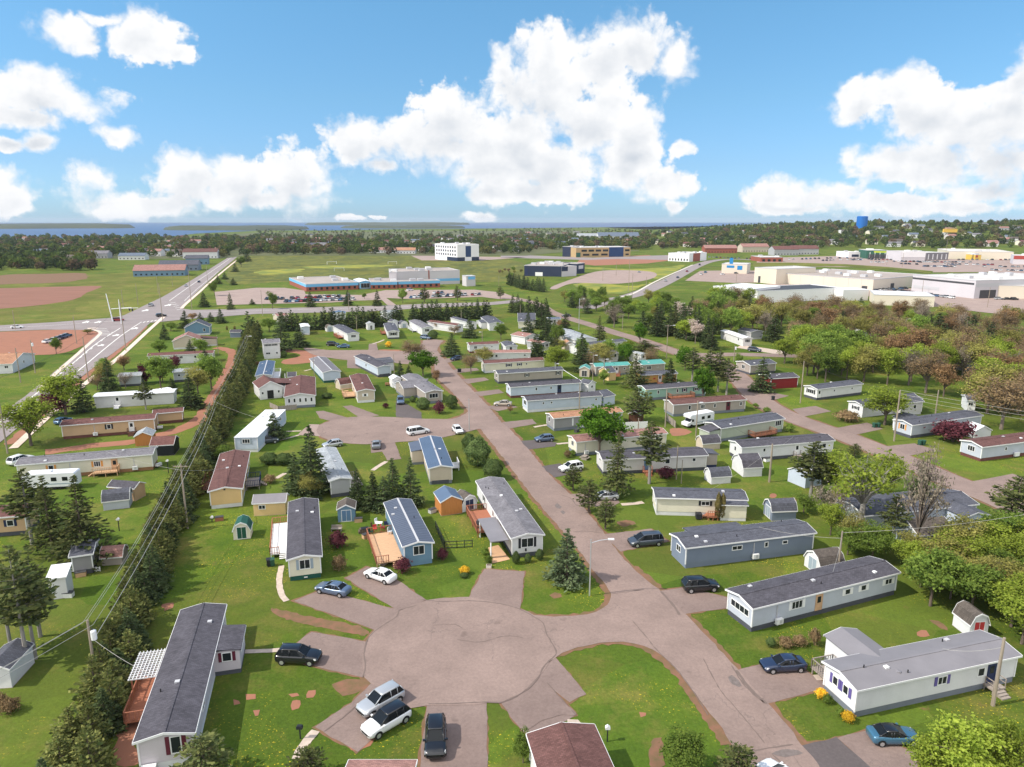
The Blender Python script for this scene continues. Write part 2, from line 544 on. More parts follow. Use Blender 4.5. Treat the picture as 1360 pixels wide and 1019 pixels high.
mat('paint', (0.80, 0.78, 0.74), 0.7, 0.08, 2)
mat('patch', (0.17, 0.14, 0.13), 0.85, 0.2, 3)
mat('crack', (0.165, 0.125, 0.11), 0.9)
# sea
w = mat('water', (0.035, 0.085, 0.20), 0.35, 0.25, 0.0016, spec=0.12, stretch=(0.3, 2.5, 1), detail=6)
mat('far_wood', (0.06, 0.08, 0.06), 0.95, vscale=0.004, col2=(0.06, 0.07, 0.035), detail=8, bump=1, bscale=0.05)
mat('far_field', (0.16, 0.13, 0.07), 0.95, 0.2, 0.003)
# walls
for nm, rgb in dict(w_white=(236, 236, 238), w_offwhite=(226, 222, 222), w_cream=(238, 232, 212), w_yellow=(238, 204, 148), w_tan=(212, 178, 142),
     w_beige=(214, 200, 182), w_grey=(186, 186, 190), w_midgrey=(160, 158, 160), w_bluegrey=(200, 206, 218), w_paleblue=(205, 216, 232),
     w_slate=(130, 142, 162), w_blue=(112, 146, 172), w_green=(166, 186, 166), w_sage=(188, 196, 178), w_mint=(160, 198, 184), w_orange=(222, 170, 96), w_red=(150, 40, 44),
     w_greige=(178, 168, 160), w_lilac=(214, 206, 212), w_navy=(38, 48, 70), w_shedgrey=(178, 186, 200)).items():
 siding(nm, rgb)
for nm, rgb in dict(r_dark=(92, 90, 98), r_slate=(96, 98, 108), r_grey=(132, 130, 136), r_pale=(172, 178, 184), r_brown=(122, 86, 82), r_pink=(168, 128, 120), r_tan=(186, 140, 112),
     r_redbrown=(116, 84, 80), r_weather=(106, 98, 92), r_bluegrey=(112, 124, 142)).items():
 shingle(nm, rgb)
mat('metal_white', (0.78, 0.79, 0.82), 0.45, 0.06, 0.5, spec=0.4)
mat('metal_grey', (0.215, 0.205, 0.22), 0.5, 0.08, 0.4, spec=0.3)
mat('metal_slate', srgb(86, 104, 128), 0.5, 0.07, 0.4, spec=0.25)
mat('metal_dark', srgb(88, 96, 112), 0.5, 0.07, 0.4, spec=0.25)
mat('metal_teal', srgb(84, 152, 144), 0.5, 0.07, 0.4, spec=0.4)
mat('roof_flat', (0.36, 0.31, 0.28), 0.9, 0.12, 0.08)
mat('roof_membrane', (0.55, 0.53, 0.51), 0.85, 0.1, 0.08)
mat('trim', (0.80, 0.80, 0.80), 0.5)
mat('trim_grey', (0.5, 0.5, 0.52), 0.5)
glass('glass')
glass('car_glass', (0.012, 0.014, 0.016), 0.04)
mat('curtain', (0.42, 0.42, 0.42), 0.8, 0.3, 2)
mat('skirt_grey', srgb(118, 124, 134), 0.8, 0.08, 1)
mat('skirt_dark', srgb(78, 80, 88), 0.8, 0.1, 1)
mat('skirt_white', srgb(214, 214, 216), 0.8, 0.08, 1)
mat('skirt_green', srgb(36, 84, 74), 0.8, 0.08, 1)
mat('skirt_brown', srgb(150, 112, 80), 0.8, 0.12, 1)
mat('skirt_red', srgb(104, 66, 60), 0.85, 0.12, 1)
for nm, rgb in dict(s_black=(40, 42, 48), s_burgundy=(96, 36, 52), s_orange=(214, 152, 84), s_purple=(98, 88, 150), s_grey=(150, 164, 176), s_white=(235, 235, 235), s_red=(190, 60, 62), s_navy=(38, 48, 82), s_green=(30, 82, 66), s_blue=(96, 126, 160), s_brown=(92, 62, 48)).items():
 mat(nm, srgb(*rgb), 0.6)
mat('deck_red', srgb(160, 104, 80), 0.8, 0.2, 1.5, stretch=(1, 9, 1))
mat('deck_tan', srgb(200, 162, 128), 0.8, 0.18, 1.5, stretch=(1, 9, 1))
mat('deck_grey', srgb(150, 140, 132), 0.85, 0.2, 1.5, stretch=(1, 9, 1))
mat('deck_white', (0.74, 0.74, 0.75), 0.7, 0.06, 1)
mat('wood_orange', srgb(186, 124, 70), 0.75, 0.15, 1.2, stretch=(8, 8, 0.6))
mat('pole_wood', srgb(150, 138, 124), 0.9, 0.2, 1.0, stretch=(4, 4, 0.3))
mat('bark', (0.13, 0.10, 0.08), 0.95, 0.3, 3, stretch=(3, 3, 0.5))
mat('bark_pale', (0.27, 0.25, 0.23), 0.95, 0.3, 3, stretch=(3, 3, 0.5))
mat('twig', (0.20, 0.16, 0.135), 0.95, 0.2, 1)
mat('steel', (0.55, 0.56, 0.58), 0.4, metal=0.6)
mat('black', (0.015, 0.015, 0.016), 0.6)
mat('dark_grey', (0.06, 0.06, 0.065), 0.6)
mat('rubber', (0.018, 0.018, 0.018), 0.85)
mat('bin_green', srgb(44, 84, 68), 0.6)
mat('wire', (0.045, 0.045, 0.05), 0.6)
mat('wire_pale', (0.42, 0.41, 0.38), 0.6)
mat('propane', (0.72, 0.73, 0.75), 0.4)
mat('lamp_red', (0.45, 0.02, 0.02), 0.25)
mat('lamp_white', (0.82, 0.83, 0.85), 0.15, spec=0.6)
mat('brick', srgb(150, 88, 74), 0.9, 0.15, 1.5)
mat('concrete', srgb(206, 198, 188), 0.9, 0.08, 0.4)
mat('cream_panel', srgb(214, 204, 188), 0.8, 0.04, 0.05)
mat('white_panel', srgb(232, 230, 232), 0.75, 0.04, 0.05)
mat('grey_panel', srgb(196, 192, 196), 0.8, 0.05, 0.05)
mat('sky_panel', srgb(112, 176, 220), 0.7, 0.05, 0.05)
mat('blue_panel', srgb(36, 62, 104), 0.6, 0.06, 0.05)
mat('navy_panel', srgb(40, 50, 74), 0.6, 0.06, 0.05)
mat('ochre_panel', srgb(178, 152, 112), 0.75, 0.05, 0.05)
mat('green_panel', srgb(50, 96, 80), 0.7, 0.05, 0.05)
mat('lime', srgb(196, 214, 70), 0.7)
mat('red_panel', srgb(160, 66, 60), 0.7)
mat('yellow_panel', srgb(214, 178, 84), 0.7)
mat('tank_blue', srgb(20, 104, 186), 0.5, 0.1, 0.1, stretch=(1, 1, 0.1))
mat('sign_blue', srgb(40, 130, 190), 0.5)
for nm, c, mt in (('white', (0.78, 0.79, 0.80), 0), ('silver', (0.50, 0.52, 0.54), 0.4), ('grey', (0.22, 0.24, 0.27), 0.3), ('black', (0.012, 0.013, 0.016), 0), ('navy', (0.025, 0.04, 0.085), 0.2),
     ('blue', (0.07, 0.15, 0.27), 0.3), ('teal', (0.06, 0.17, 0.27), 0.3), ('red', (0.30, 0.02, 0.03), 0.1), ('steelblue', (0.12, 0.17, 0.26), 0.3), ('slate', (0.07, 0.085, 0.11), 0.3), ('beige', (0.45, 0.40, 0.33), 0.2)):
 m = mat('paint_' + nm, c, 0.28, spec=0.5, metal=mt)
 m.node_tree.nodes['Principled BSDF'].inputs['Coat Weight'].default_value = 0.7
 m.node_tree.nodes['Principled BSDF'].inputs['Coat Roughness'].default_value = 0.05
# leaves
foliage('f_spruce', (0.026, 0.042, 0.020), (0.070, 0.090, 0.036), 0.12)
foliage('f_bluespruce', (0.036, 0.054, 0.028), (0.088, 0.112, 0.056), 0.12)
foliage('f_pine', (0.034, 0.050, 0.020), (0.098, 0.105, 0.038), 0.15)
foliage('f_hedge', (0.042, 0.060, 0.020), (0.140, 0.142, 0.046), 0.15)
foliage('f_maple', (0.042, 0.100, 0.012), (0.115, 0.220, 0.024), 0.35)
foliage('f_green', (0.055, 0.090, 0.018), (0.130, 0.175, 0.035), 0.3)
foliage('f_lime', (0.12, 0.165, 0.022), (0.26, 0.31, 0.05), 0.35)
foliage('f_olive', (0.095, 0.095, 0.026), (0.20, 0.185, 0.055), 0.3)
foliage('f_brown', (0.098, 0.066, 0.035), (0.170, 0.122, 0.066), 0.25)
foliage('f_rust', (0.112, 0.068, 0.034), (0.185, 0.118, 0.060), 0.25)
foliage('f_grey', (0.150, 0.125, 0.095), (0.26, 0.22, 0.165), 0.25)
foliage('f_pinkish', (0.30, 0.23, 0.20), (0.50, 0.42, 0.38), 0.25)
foliage('f_burgundy', (0.055, 0.018, 0.024), (0.125, 0.040, 0.050), 0.25)
foliage('f_yew', (0.040, 0.066, 0.022), (0.085, 0.115, 0.040), 0.15)
for a_, c1_, c2_ in (('green', (0.045, 0.075, 0.018), (0.105, 0.140, 0.034)), ('dark', (0.030, 0.050, 0.016), (0.065, 0.088, 0.032)), ('olive', (0.070, 0.075, 0.024), (0.145, 0.140, 0.045)), ('brown', (0.080, 0.058, 0.036), (0.150, 0.108, 0.066))):
 foliage('f_far_' + a_, c1_, c2_)
foliage('f_gold', (0.45, 0.27, 0.02), (0.75, 0.50, 0.05), 0.25)
foliage('f_cedar', (0.080, 0.070, 0.026), (0.160, 0.130, 0.050), 0.15)
# ---------------------------------------------------------------- mesh helpers
class MB:
 """collects faces, then links them as one mesh object"""
 def __init__(self):
  self.v, self.f, self.m = [], [], []
 def add(self, vs, fs, m=0):
  o = len(self.v)
  self.v += [tuple(p) for p in vs]
  self.f += [tuple(i + o for i in f) for f in fs]
  self.m += [m] * len(fs)
 def hexa(self, p, m=0):
  """8 corners: bottom ring 0-3 counter-clockwise from above, top ring 4-7"""
  self.add(p, [(3, 2, 1, 0), (4, 5, 6, 7), (0, 1, 5, 4), (1, 2, 6, 5), (2, 3, 7, 6), (3, 0, 4, 7)], m)
 def box(self, x0, x1, y0, y1, z0, z1, m=0):
  if x0 > x1: x0, x1 = x1, x0
  if y0 > y1: y0, y1 = y1, y0
  self.hexa([(x0, y0, z0), (x1, y0, z0), (x1, y1, z0), (x0, y1, z0), (x0, y0, z1), (x1, y0, z1), (x1, y1, z1), (x0, y1, z1)], m)
 def prism(self, poly, y0, y1, m=0, axis='y'):
  """poly of (x,z), counter-clockwise seen from -y, pushed from y0 to y1"""
  n = len(poly)
  if axis == 'y':
   vs = [(x, y0, z) for x, z in poly] + [(x, y1, z) for x, z in poly]
  else:                                     # poly of (y,z) seen from +x, pushed along x
   vs = [(y1, x, z) for x, z in poly] + [(y0, x, z) for x, z in poly]
  self.add(vs, [tuple(range(n)), tuple(range(2 * n - 1, n - 1, -1))] + [((i + 1) % n, i, i + n, (i + 1) % n + n) for i in range(n)], m)
 def tube(self, p0, p1, r0, r1=None, n=6, m=0, cap=True):
  r1 = r0 if r1 is None else r1
  p0, p1 = np.array(p0, float), np.array(p1, float)
  d = p1 - p0
  l = np.linalg.norm(d)
  if l < 1e-6:
   return
  d /= l
  a = np.cross(d, (0, 0, 1) if abs(d[2]) < 0.9 else (1, 0, 0))
  a /= np.linalg.norm(a)
  b = np.cross(d, a)
  vs = []
  for p, r in ((p0, r0), (p1, r1)):
   for i in range(n):
    t = 2 * math.pi * i / n
    vs.append(p + a * math.cos(t) * r + b * math.sin(t) * r)
  fs = [(i, (i + 1) % n, n + (i + 1) % n, n + i) for i in range(n)]
  if cap:
   fs += [tuple(range(n - 1, -1, -1)), tuple(range(n, 2 * n))]
  self.add(vs, fs, m)
 def wheel(self, c, r, w, n=14, m=0):
  self.tube((c[0], c[1] - w / 2, c[2]), (c[0], c[1] + w / 2, c[2]), r, r, n, m)
def mesh_of(mb, mats, smooth=False):
 me = bpy.data.meshes.new('m')
 me.from_pydata(mb.v, [], mb.f)
 for m in (mats if isinstance(mats, (list, tuple)) else [mats]):
  me.materials.append(M[m])
 me.polygons.foreach_set('material_index', mb.m)
 if smooth:
  me.polygons.foreach_set('use_smooth', [True] * len(me.polygons))
 me.update()
 return me
def obj(name, mb, mats, parent=None, smooth=False, loc=None):
 me = mb if isinstance(mb, bpy.types.Mesh) else mesh_of(mb, mats, smooth)
 me.name = name
 o = bpy.data.objects.new(name, me)
 COL.objects.link(o)
 if parent is not None:
  o.parent = parent
 if loc is not None:
  o.location = loc
 return o
def tag(o, label=None, cat=None, group=None, kind=None):
 if label: o['label'] = label
 if cat: o['category'] = cat
 if group: o['group'] = group
 if kind: o['kind'] = kind
 return o
def thing(name, label, cat, loc, rz=0.0, group=None):
 o = bpy.data.objects.new(name, None)
 COL.objects.link(o)
 o.location = loc
 o.rotation_euler = (0, 0, rz)
 o.empty_display_size = 0.5
 return tag(o, label, cat, group)
def copy_tree(o, parent=None):
 c = o.copy()
 COL.objects.link(c)
 if parent is not None:
  c.parent = parent
 for ch in list(o.children):
  copy_tree(ch, c)
 return c
def sheet(name, pts, z, m, parent=None, kind='structure', label=None, cat=None):
 """a flat patch of ground from a plan outline, its origin at the place's origin"""
 import mathutils
 vs = [(x, y, (hill(x, y) if y > 900 else 0) + z) for x, y in pts]
 tris = mathutils.geometry.tessellate_polygon([[mathutils.Vector((x, y, 0)) for x, y, _ in vs]])
 mb = MB()
 fs = []
 for t in tris:
  a, b, c = (vs[i] for i in t)
  n = (b[0] - a[0]) * (c[1] - a[1]) - (b[1] - a[1]) * (c[0] - a[0])
  fs.append(tuple(t) if n > 0 else tuple(reversed(t)))
 mb.add(vs, fs)
 o = obj(name, mb, m, parent)
 if parent is None:
  tag(o, label, cat, kind=kind)
 return o
def smooth_closed(pts, step=1.0, rough=0.0, seed=0, curve=True):
 """finer outline: rounds the corners a little, optionally frays the edge"""
 rnd = random.Random(seed)
 n = len(pts)
 out = []
 for i in range(n):
  p0, p1, p2, p3 = (np.array(pts[(i + k) % n]) for k in (-1, 0, 1, 2))
  L = np.linalg.norm(p2 - p1)
  k = max(1, int(L / step))
  for j in range(k):
   t = j / k
   if curve:
    q = 0.5 * ((2 * p1) + (-p0 + p2) * t + (2 * p0 - 5 * p1 + 4 * p2 - p3) * t * t + (-p0 + 3 * p1 - 3 * p2 + p3) * t ** 3)
   else:
    q = p1 + (p2 - p1) * t
   out.append((q[0] + rnd.uniform(-rough, rough), q[1] + rnd.uniform(-rough, rough)))
 return out
def gpts(c, pts):
 """plan points from picture spots; an item may name its own crop"""
 out = []
 for p in pts:
  q = G(p[0], p[1], p[2]) if isinstance(p[0], str) else G(c, p[0], p[1])
  out.append((q[0], q[1]))
 return out
def spline(pts, step):
 out = []
 n = len(pts)
 for i in range(n - 1):
  p0, p1, p2, p3 = (np.array(pts[min(max(i + k, 0), n - 1)]) for k in (-1, 0, 1, 2))
  k = max(1, int(np.linalg.norm(p2 - p1) / step))
  for j in range(k):
   t = j / k
   out.append(0.5 * ((2 * p1) + (-p0 + p2) * t + (2 * p0 - 5 * p1 + 4 * p2 - p3) * t * t + (-p0 + 3 * p1 - 3 * p2 + p3) * t ** 3))
 out.append(np.array(pts[-1]))
 return out
def ribbon(name, pts, width, z, m, kind='structure', rough=0.0, parent=None, step=2.0, off=0.0, seed=1, width2=None, label=None, cat=None):
 rnd = random.Random(seed)
 P = spline(pts, step)
 vs, fs = [], []
 for i, p in enumerate(P):
  d = P[min(i + 1, len(P) - 1)] - P[max(i - 1, 0)]
  d = d / (np.linalg.norm(d) + 1e-9)
  nrm = np.array((-d[1], d[0]))
  w = width if width2 is None else width + (width2 - width) * i / (len(P) - 1)
  a = p + nrm * (off + w / 2 + rnd.uniform(-rough, rough))
  b = p + nrm * (off - w / 2 + rnd.uniform(-rough, rough))
  for q in (b, a):
   vs.append((q[0], q[1], (hill(q[0], q[1]) if q[1] > 900 else 0) + z))
  if i:
   k = 2 * i
   fs.append((k - 2, k, k + 1, k - 1))
 mb = MB()
 mb.add(vs, fs)
 o = obj(name, mb, m, parent)
 if parent is None:
  tag(o, label, cat, kind=kind)
 return o
FOOT = []            # footprints of what is built, so that scattered plants keep clear of it: (x, y, radius)
HREC = {}            # houses by key, for pieces that are added to them afterwards
# ---------------------------------------------------------------- houses
def house(key, label, c, A, B, depth, wall, roof, skirt='skirt_grey', z=3.0, ridge='u', slope=0.21, o=0.28, feats=(), trim='trim', zs=0.65, name='mobile_home', cat='mobile home', metal=False, flat=False, group=None, seed=None, vents=3, gut=True):
 """A, B: the two ends of the eaves line facing the camera (left, right), seen at eaves height z; depth: metres or a spot on the far eaves"""
 sd = seed if seed is not None else sum(ord(ch) * (i + 3) for i, ch in enumerate(key))
 rnd = random.Random(sd)
 sp = lambda p: np.array(G(*(p if isinstance(p[0], str) else (c, *p)), z)[:2])
 a, b = sp(A), sp(B)
 L = float(np.linalg.norm(b - a))
 du = (b - a) / L
 dv = np.array((-du[1], du[0]))
 W = float(depth) if isinstance(depth, (int, float)) else abs(float(np.dot(sp(depth) - a, dv)))
 rz = math.atan2(du[1], du[0])
 root = thing(name, label, cat, (a[0], a[1], 0), rz, group)
 ctr = a + du * L / 2 + dv * W / 2
 for k in range(max(1, int(max(L, W) / 4))):
  t = (k + 0.5) / max(1, int(max(L, W) / 4))
  q = a + du * (L * t if L > W else L / 2) + dv * (W / 2 if L > W else W * t)
  FOOT.append((q[0], q[1], min(L, W) / 2 + 1.6))
 HREC[key] = dict(root=root, L=L, W=W, o=o, z=z, zs=zs, wall=wall, roof=roof, a=a, du=du, dv=dv)
 span = W if ridge == 'u' else L
 rise = 0.0 if flat else span / 2 * slope
 x0, x1, y0, y1 = o, L - o, o, W - o
 # walls: one prism with the gables
 mb = MB()
 ze = z - 0.04 + o * slope * (0 if flat else 1)
 if flat:
  mb.box(x0, x1, y0, y1, zs, z - 0.03)
 elif ridge == 'u':
  mb.prism([(y0, zs), (y1, zs), (y1, ze), (W / 2, z + rise - 0.05), (y0, ze)], x0, x1, axis='x')
 else:
  mb.prism([(x0, zs), (x1, zs), (x1, ze), (L / 2, z + rise - 0.05), (x0, ze)], y0, y1)
 for x, y in ((x0, y0), (x1, y0), (x1, y1), (x0, y1)) if gut else ():
  mb.box(x - 0.07, x + 0.07, y - 0.07, y + 0.07, zs - 0.01, z - 0.14, 1)
 obj('wall', mb, [wall, trim or 'trim'], root)
 mb = MB()
 mb.box(x0 + 0.04, x1 - 0.04, y0 + 0.04, y1 - 0.04, -0.05, zs - 0.002)
 obj('skirting', mb, skirt, root)
 # roof
 mb = MB()
 tr = MB()
 t = 0.09
 if flat:
  mb.hexa([(0, 0, z), (L, 0, z), (L, W, z), (0, W, z), (0, 0, z + 0.10), (L, 0, z + 0.10), (L, W, z + 0.10), (0, W, z + 0.10)])
  for k in range(int(L / 1.3)):
   mb.box(k * 1.3 + 0.6, k * 1.3 + 0.66, 0.02, W - 0.02, z + 0.10, z + 0.125)
 elif ridge == 'u':
  for s in (0, 1):
   y = (0, W)[s]
   q = [(0, y, z), (L, y, z), (L, W / 2, z + rise), (0, W / 2, z + rise)]
   if s: q = [q[1], q[0], q[3], q[2]]
   mb.hexa(q + [(p[0], p[1], p[2] + t) for p in q])
   tr.box(-0.03, L + 0.03, y - 0.05 * (1 - s) - 0.0, y + 0.05 * s, z - 0.12, z + 0.07)
   for x in (-0.05, L + 0.0):
    yy0, yy1 = (y, W / 2)
    p = [(x, yy0, z - 0.12), (x + 0.05, yy0, z - 0.12), (x + 0.05, yy1, z + rise - 0.12), (x, yy1, z + rise - 0.12)]
    if s: p = [p[3], p[2], p[1], p[0]]
    tr.hexa(p + [(r_[0], r_[1], r_[2] + 0.22) for r_ in p])
  if metal:
   for k in range(int(L / 0.6)):
    x = k * 0.6 + 0.3
    for y, s in ((0.02, 0), (W - 0.02, 1)):
     p = [(x, y, z + t), (x + 0.05, y, z + t), (x + 0.05, W / 2, z + rise + t), (x, W / 2, z + rise + t)]
     if s: p = [p[3], p[2], p[1], p[0]]
     mb.hexa(p + [(r_[0], r_[1], r_[2] + 0.035) for r_ in p])
  mb.box(0.02, L - 0.02, W / 2 - 0.14, W / 2 + 0.14, z + rise + t - 0.05, z + rise + t + 0.03, 1)
 else:
  for s in (0, 1):
   x = (0, L)[s]
   q = [(x, W, z), (x, 0, z), (L / 2, 0, z + rise), (L / 2, W, z + rise)]
   if s: q = [q[1], q[0], q[3], q[2]]
   mb.hexa(q + [(p[0], p[1], p[2] + t) for p in q])
   tr.box(x - 0.05 * (1 - s), x + 0.05 * s, -0.03, W + 0.03, z - 0.12, z + 0.07)
   for y in (-0.05, W):
    p = [(x, y + 0.05, z - 0.12), (x, y, z - 0.12), (L / 2, y, z + rise - 0.12), (L / 2, y + 0.05, z + rise - 0.12)]
    if s: p = [p[3], p[2], p[1], p[0]]
    tr.hexa(p + [(r_[0], r_[1], r_[2] + 0.22) for r_ in p])
  if metal:
   for k in range(int(W / 0.6)):
    y = k * 0.6 + 0.3
    for x, s in ((0.02, 0), (L - 0.02, 1)):
     p = [(x, y + 0.05, z + t), (x, y, z + t), (L / 2, y, z + rise + t), (L / 2, y + 0.05, z + rise + t)]
     if s: p = [p[3], p[2], p[1], p[0]]
     mb.hexa(p + [(r_[0], r_[1], r_[2] + 0.035) for r_ in p])
  mb.box(L / 2 - 0.14, L / 2 + 0.14, 0.02, W - 0.02, z + rise + t - 0.05, z + rise + t + 0.03, 1)
 rf = obj('roof', mb, [roof, 'trim_grey' if metal else roof], root)
 if tr.f:
  obj('fascia', tr, trim, root)
 for k in range(vents):
  u, v = rnd.uniform(0.12, 0.88), rnd.uniform(0.12, 0.88)
  zz = z + t + (0 if flat else rise * (1 - abs((v if ridge == 'u' else u) - 0.5) * 2))
  mb = MB()
  if rnd.random() < 0.6:
   mb.tube((L * u, W * v, zz - 0.05), (L * u, W * v, zz + 0.3), 0.06, n=6)
   obj('vent_pipe', mb, 'black', rf)
  else:
   mb.box(L * u - 0.22, L * u + 0.22, W * v - 0.2, W * v + 0.2, zz - 0.05, zz + 0.14)
   obj('roof_vent', mb, 'trim_grey' if rnd.random() < .5 else 'trim', rf)
 for ft in feats:
  feature(HREC[key], ft)
 return root
def wallmap(H, wall):
 """maps (s along the wall left to right seen from outside, outward offset, z) to the house frame; returns map and wall length"""
 L, W, o = H['L'], H['W'], H['o']
 if wall == 'f': return (lambda s, d, z: (o + s, o - d, z)), L - 2 * o
 if wall == 'b': return (lambda s, d, z: (L - o - s, W - o + d, z)), L - 2 * o
 if wall == 'a': return (lambda s, d, z: (o - d, W - o - s, z)), W - 2 * o
 return (lambda s, d, z: (L - o + d, o + s, z)), W - 2 * o
def wbox(mb, mp, s0, s1, d0, d1, z0, z1, m=0):
 mb.hexa([mp(s0, d1, z0), mp(s1, d1, z0), mp(s1, d0, z0), mp(s0, d0, z0), mp(s0, d1, z1), mp(s1, d1, z1), mp(s1, d0, z1), mp(s0, d0, z1)], m)
def wframe(mb, mp, s0, s1, z0, z1, w, d0, d1, m=0):
 wbox(mb, mp, s0, s1, d0, d1, z1 - w, z1, m)
 wbox(mb, mp, s0, s1, d0, d1, z0, z0 + w, m)
 wbox(mb, mp, s0, s0 + w, d0, d1, z0 + w, z1 - w, m)
 wbox(mb, mp, s1 - w, s1, d0, d1, z0 + w, z1 - w, m)
def feature(H, ft):
 root, zs = H['root'], H['zs']
 k = ft[0]
 if k == 'roofvents':
  return
 mp, WL = wallmap(H, ft[1])
 at = lambda t: t * WL if abs(t) <= 1 else t
 if k == 'w':                                   # window: wall, place, width, height, sill above floor, shutters, panes
  _, wl, t, w, h, sill = ft[:6]
  sh = ft[6] if len(ft) > 6 else None
  n = ft[7] if len(ft) > 7 else (2 if w > 0.8 else 1)
  w, h, sill = w * 1.22, h * 1.25, sill - .12
  if zs + sill + h > H['z'] - .1: h = H['z'] - .1 - zs - sill
  cs, z0 = at(t), zs + sill
  mb = MB()
  wframe(mb, mp, cs - w / 2, cs + w / 2, z0, z0 + h, 0.09, -0.02, 0.06)
  for i in range(1, n):
   x = cs - w / 2 + w * i / n
   wbox(mb, mp, x - 0.03, x + 0.03, -0.02, 0.05, z0 + 0.07, z0 + h - 0.07)
  win = obj('window', mb, 'trim', root)
  mb = MB()
  wbox(mb, mp, cs - w / 2 + 0.03, cs + w / 2 - 0.03, -0.02, 0.02, z0 + 0.03, z0 + h - 0.03)
  obj('pane', mb, 'glass', win)
  if sh:
   for sg in (-1, 1):
    mb = MB()
    sw = 0.34 if w < 2 else 0.4
    x = cs + sg * (w / 2 + 0.03 + sw / 2)
    wbox(mb, mp, x - sw / 2, x + sw / 2, -0.02, 0.05, z0 - 0.02, z0 + h + 0.02)
    obj('shutter', mb, sh, win)
 elif k == 'd':                                 # door with a pane and steps
  _, wl, t = ft[:3]
  st = ft[3] if len(ft) > 3 else 'deck_grey'
  dm = ft[4] if len(ft) > 4 else 'trim'
  cs = at(t)
  mb = MB()
  wbox(mb, mp, cs - 0.45, cs + 0.45, -0.02, 0.04, zs + 0.02, zs + 2.02)
  wframe(mb, mp, cs - 0.55, cs + 0.55, zs + 0.0, zs + 2.12, 0.09, -0.02, 0.06)
  d = obj('door', mb, dm, root)
  mb = MB()
  wbox(mb, mp, cs - 0.27, cs + 0.27, -0.02, 0.055, zs + 1.0, zs + 1.8)
  obj('pane', mb, 'glass', d)
  if st:
   mb = MB()
   wbox(mb, mp, cs - 0.8, cs + 0.8, -0.05, 1.1, zs - 0.22, zs - 0.06)
   n = 3
   for i in range(n):
    wbox(mb, mp, cs - 0.55, cs + 0.55, 1.1 + 0.28 * i, 1.1 + 0.28 * (i + 1) + 0.02, 0, (zs - 0.1) * (1 - (i + 1) / (n + 1)))
   for sx in (-0.8, 0.74):
    for dd in (0.08, 1.0):
     wbox(mb, mp, cs + sx, cs + sx + 0.07, dd, dd + 0.07, 0, zs + 0.8)
    wbox(mb, mp, cs + sx, cs + sx + 0.07, 0.08, 1.07, zs + 0.8, zs + 0.87)
    wbox(mb, mp, cs + sx + 0.015, cs + sx + 0.055, 0.08, 1.07, zs + 0.35, zs + 0.42)
   obj('door_steps', mb, st, root)
 elif k == 'box':                               # wall, s0, s1, d0, d1, z0, z1, material, name
  _, wl, s0, s1, d0, d1, z0, z1, m, nm = ft
  mb = MB()
  wbox(mb, mp, at(s0), at(s1), d0, d1, z0, z1)
  obj(nm, mb, m, root)
 elif k == 'ac':                                # heat pump on the wall with its pipe
  cs = at(ft[2])
  mb = MB()
  wbox(mb, mp, cs - 0.45, cs + 0.45, 0.18, 0.55, 0.45, 1.1)
  wbox(mb, mp, cs - 0.42, cs - 0.36, 0.0, 0.5, 0.38, 0.45)
  wbox(mb, mp, cs + 0.36, cs + 0.42, 0.0, 0.5, 0.38, 0.45)
  hp = obj('heat_pump', mb, 'trim', root)
  mb = MB()
  wbox(mb, mp, cs - 0.2, cs - 0.1, 0.0, 0.09, 1.0, H['z'] - 0.5)
  wbox(mb, mp, cs - 0.1, cs + 0.3, 0.02, 0.56, 0.55, 1.0, 0)
  obj('pipe_cover', mb, 'trim_grey', hp)
 elif k == 'deck':                              # wall, s0, s1, depth, top, floor, rails, where the stairs leave ('o' outward, 'l', 'r' or None)
  _, wl, s0, s1, dp, zt, fm, rm, stair = ft[:9]
  s0, s1 = at(s0), at(s1)
  mb = MB()
  wbox(mb, mp, s0, s1, 0.02, dp, zt - 0.16, zt)
  n = max(1, int((s1 - s0) / 0.45))
  for i in range(n):
   x = s0 + (s1 - s0) * (i + 0.5) / n
   wbox(mb, mp, x - 0.01, x + 0.01, 0.04, dp - 0.02, zt, zt + 0.006)
  for x in (s0 + 0.1, (s0 + s1) / 2, s1 - 0.1):
   for d in (0.2, dp - 0.1):
    wbox(mb, mp, x - 0.06, x + 0.06, d - 0.06, d + 0.06, 0, zt - 0.16)
  dk = obj('deck', mb, fm, root)
  if rm:
   mb = MB()
   hr = 0.95
   def rail(p0, p1):
    ln = math.hypot(p1[0] - p0[0], p1[1] - p0[1])
    nn = max(2, int(ln / 0.28))
    for i in range(nn + 1):
     q = (p0[0] + (p1[0] - p0[0]) * i / nn, p0[1] + (p1[1] - p0[1]) * i / nn)
     r_ = 0.05 if i % 5 == 0 or i == nn else 0.028
     wbox(mb, mp, q[0] - r_, q[0] + r_, q[1] - r_, q[1] + r_, zt - 0.1, zt + hr)
    a0, a1 = min(p0[0], p1[0]) - 0.05, max(p0[0], p1[0]) + 0.05
    b0, b1 = min(p0[1], p1[1]) - 0.05, max(p0[1], p1[1]) + 0.05
    wbox(mb, mp, a0, a1, b0, b1, zt + hr, zt + hr + 0.06)
    wbox(mb, mp, a0 + .02, a1 - .02, b0 + .02, b1 - .02, zt + 0.12, zt + 0.17)
   if stair == 'o':
    m_ = (s0 + s1) / 2
    rail((s0, dp), (m_ - 0.6, dp)) if m_ - 0.6 - s0 > 0.4 else None
    rail((m_ + 0.6, dp), (s1, dp)) if s1 - m_ - 0.6 > 0.4 else None
   else:
    rail((s0, dp), (s1, dp))
   for sd, x in (('l', s0), ('r', s1)):
    if stair == sd:
     rail((x, dp * 0.55), (x, dp)) if dp > 2.6 else None
    else:
     rail((x, 0.1), (x, dp))
   obj('railing', mb, rm, dk)
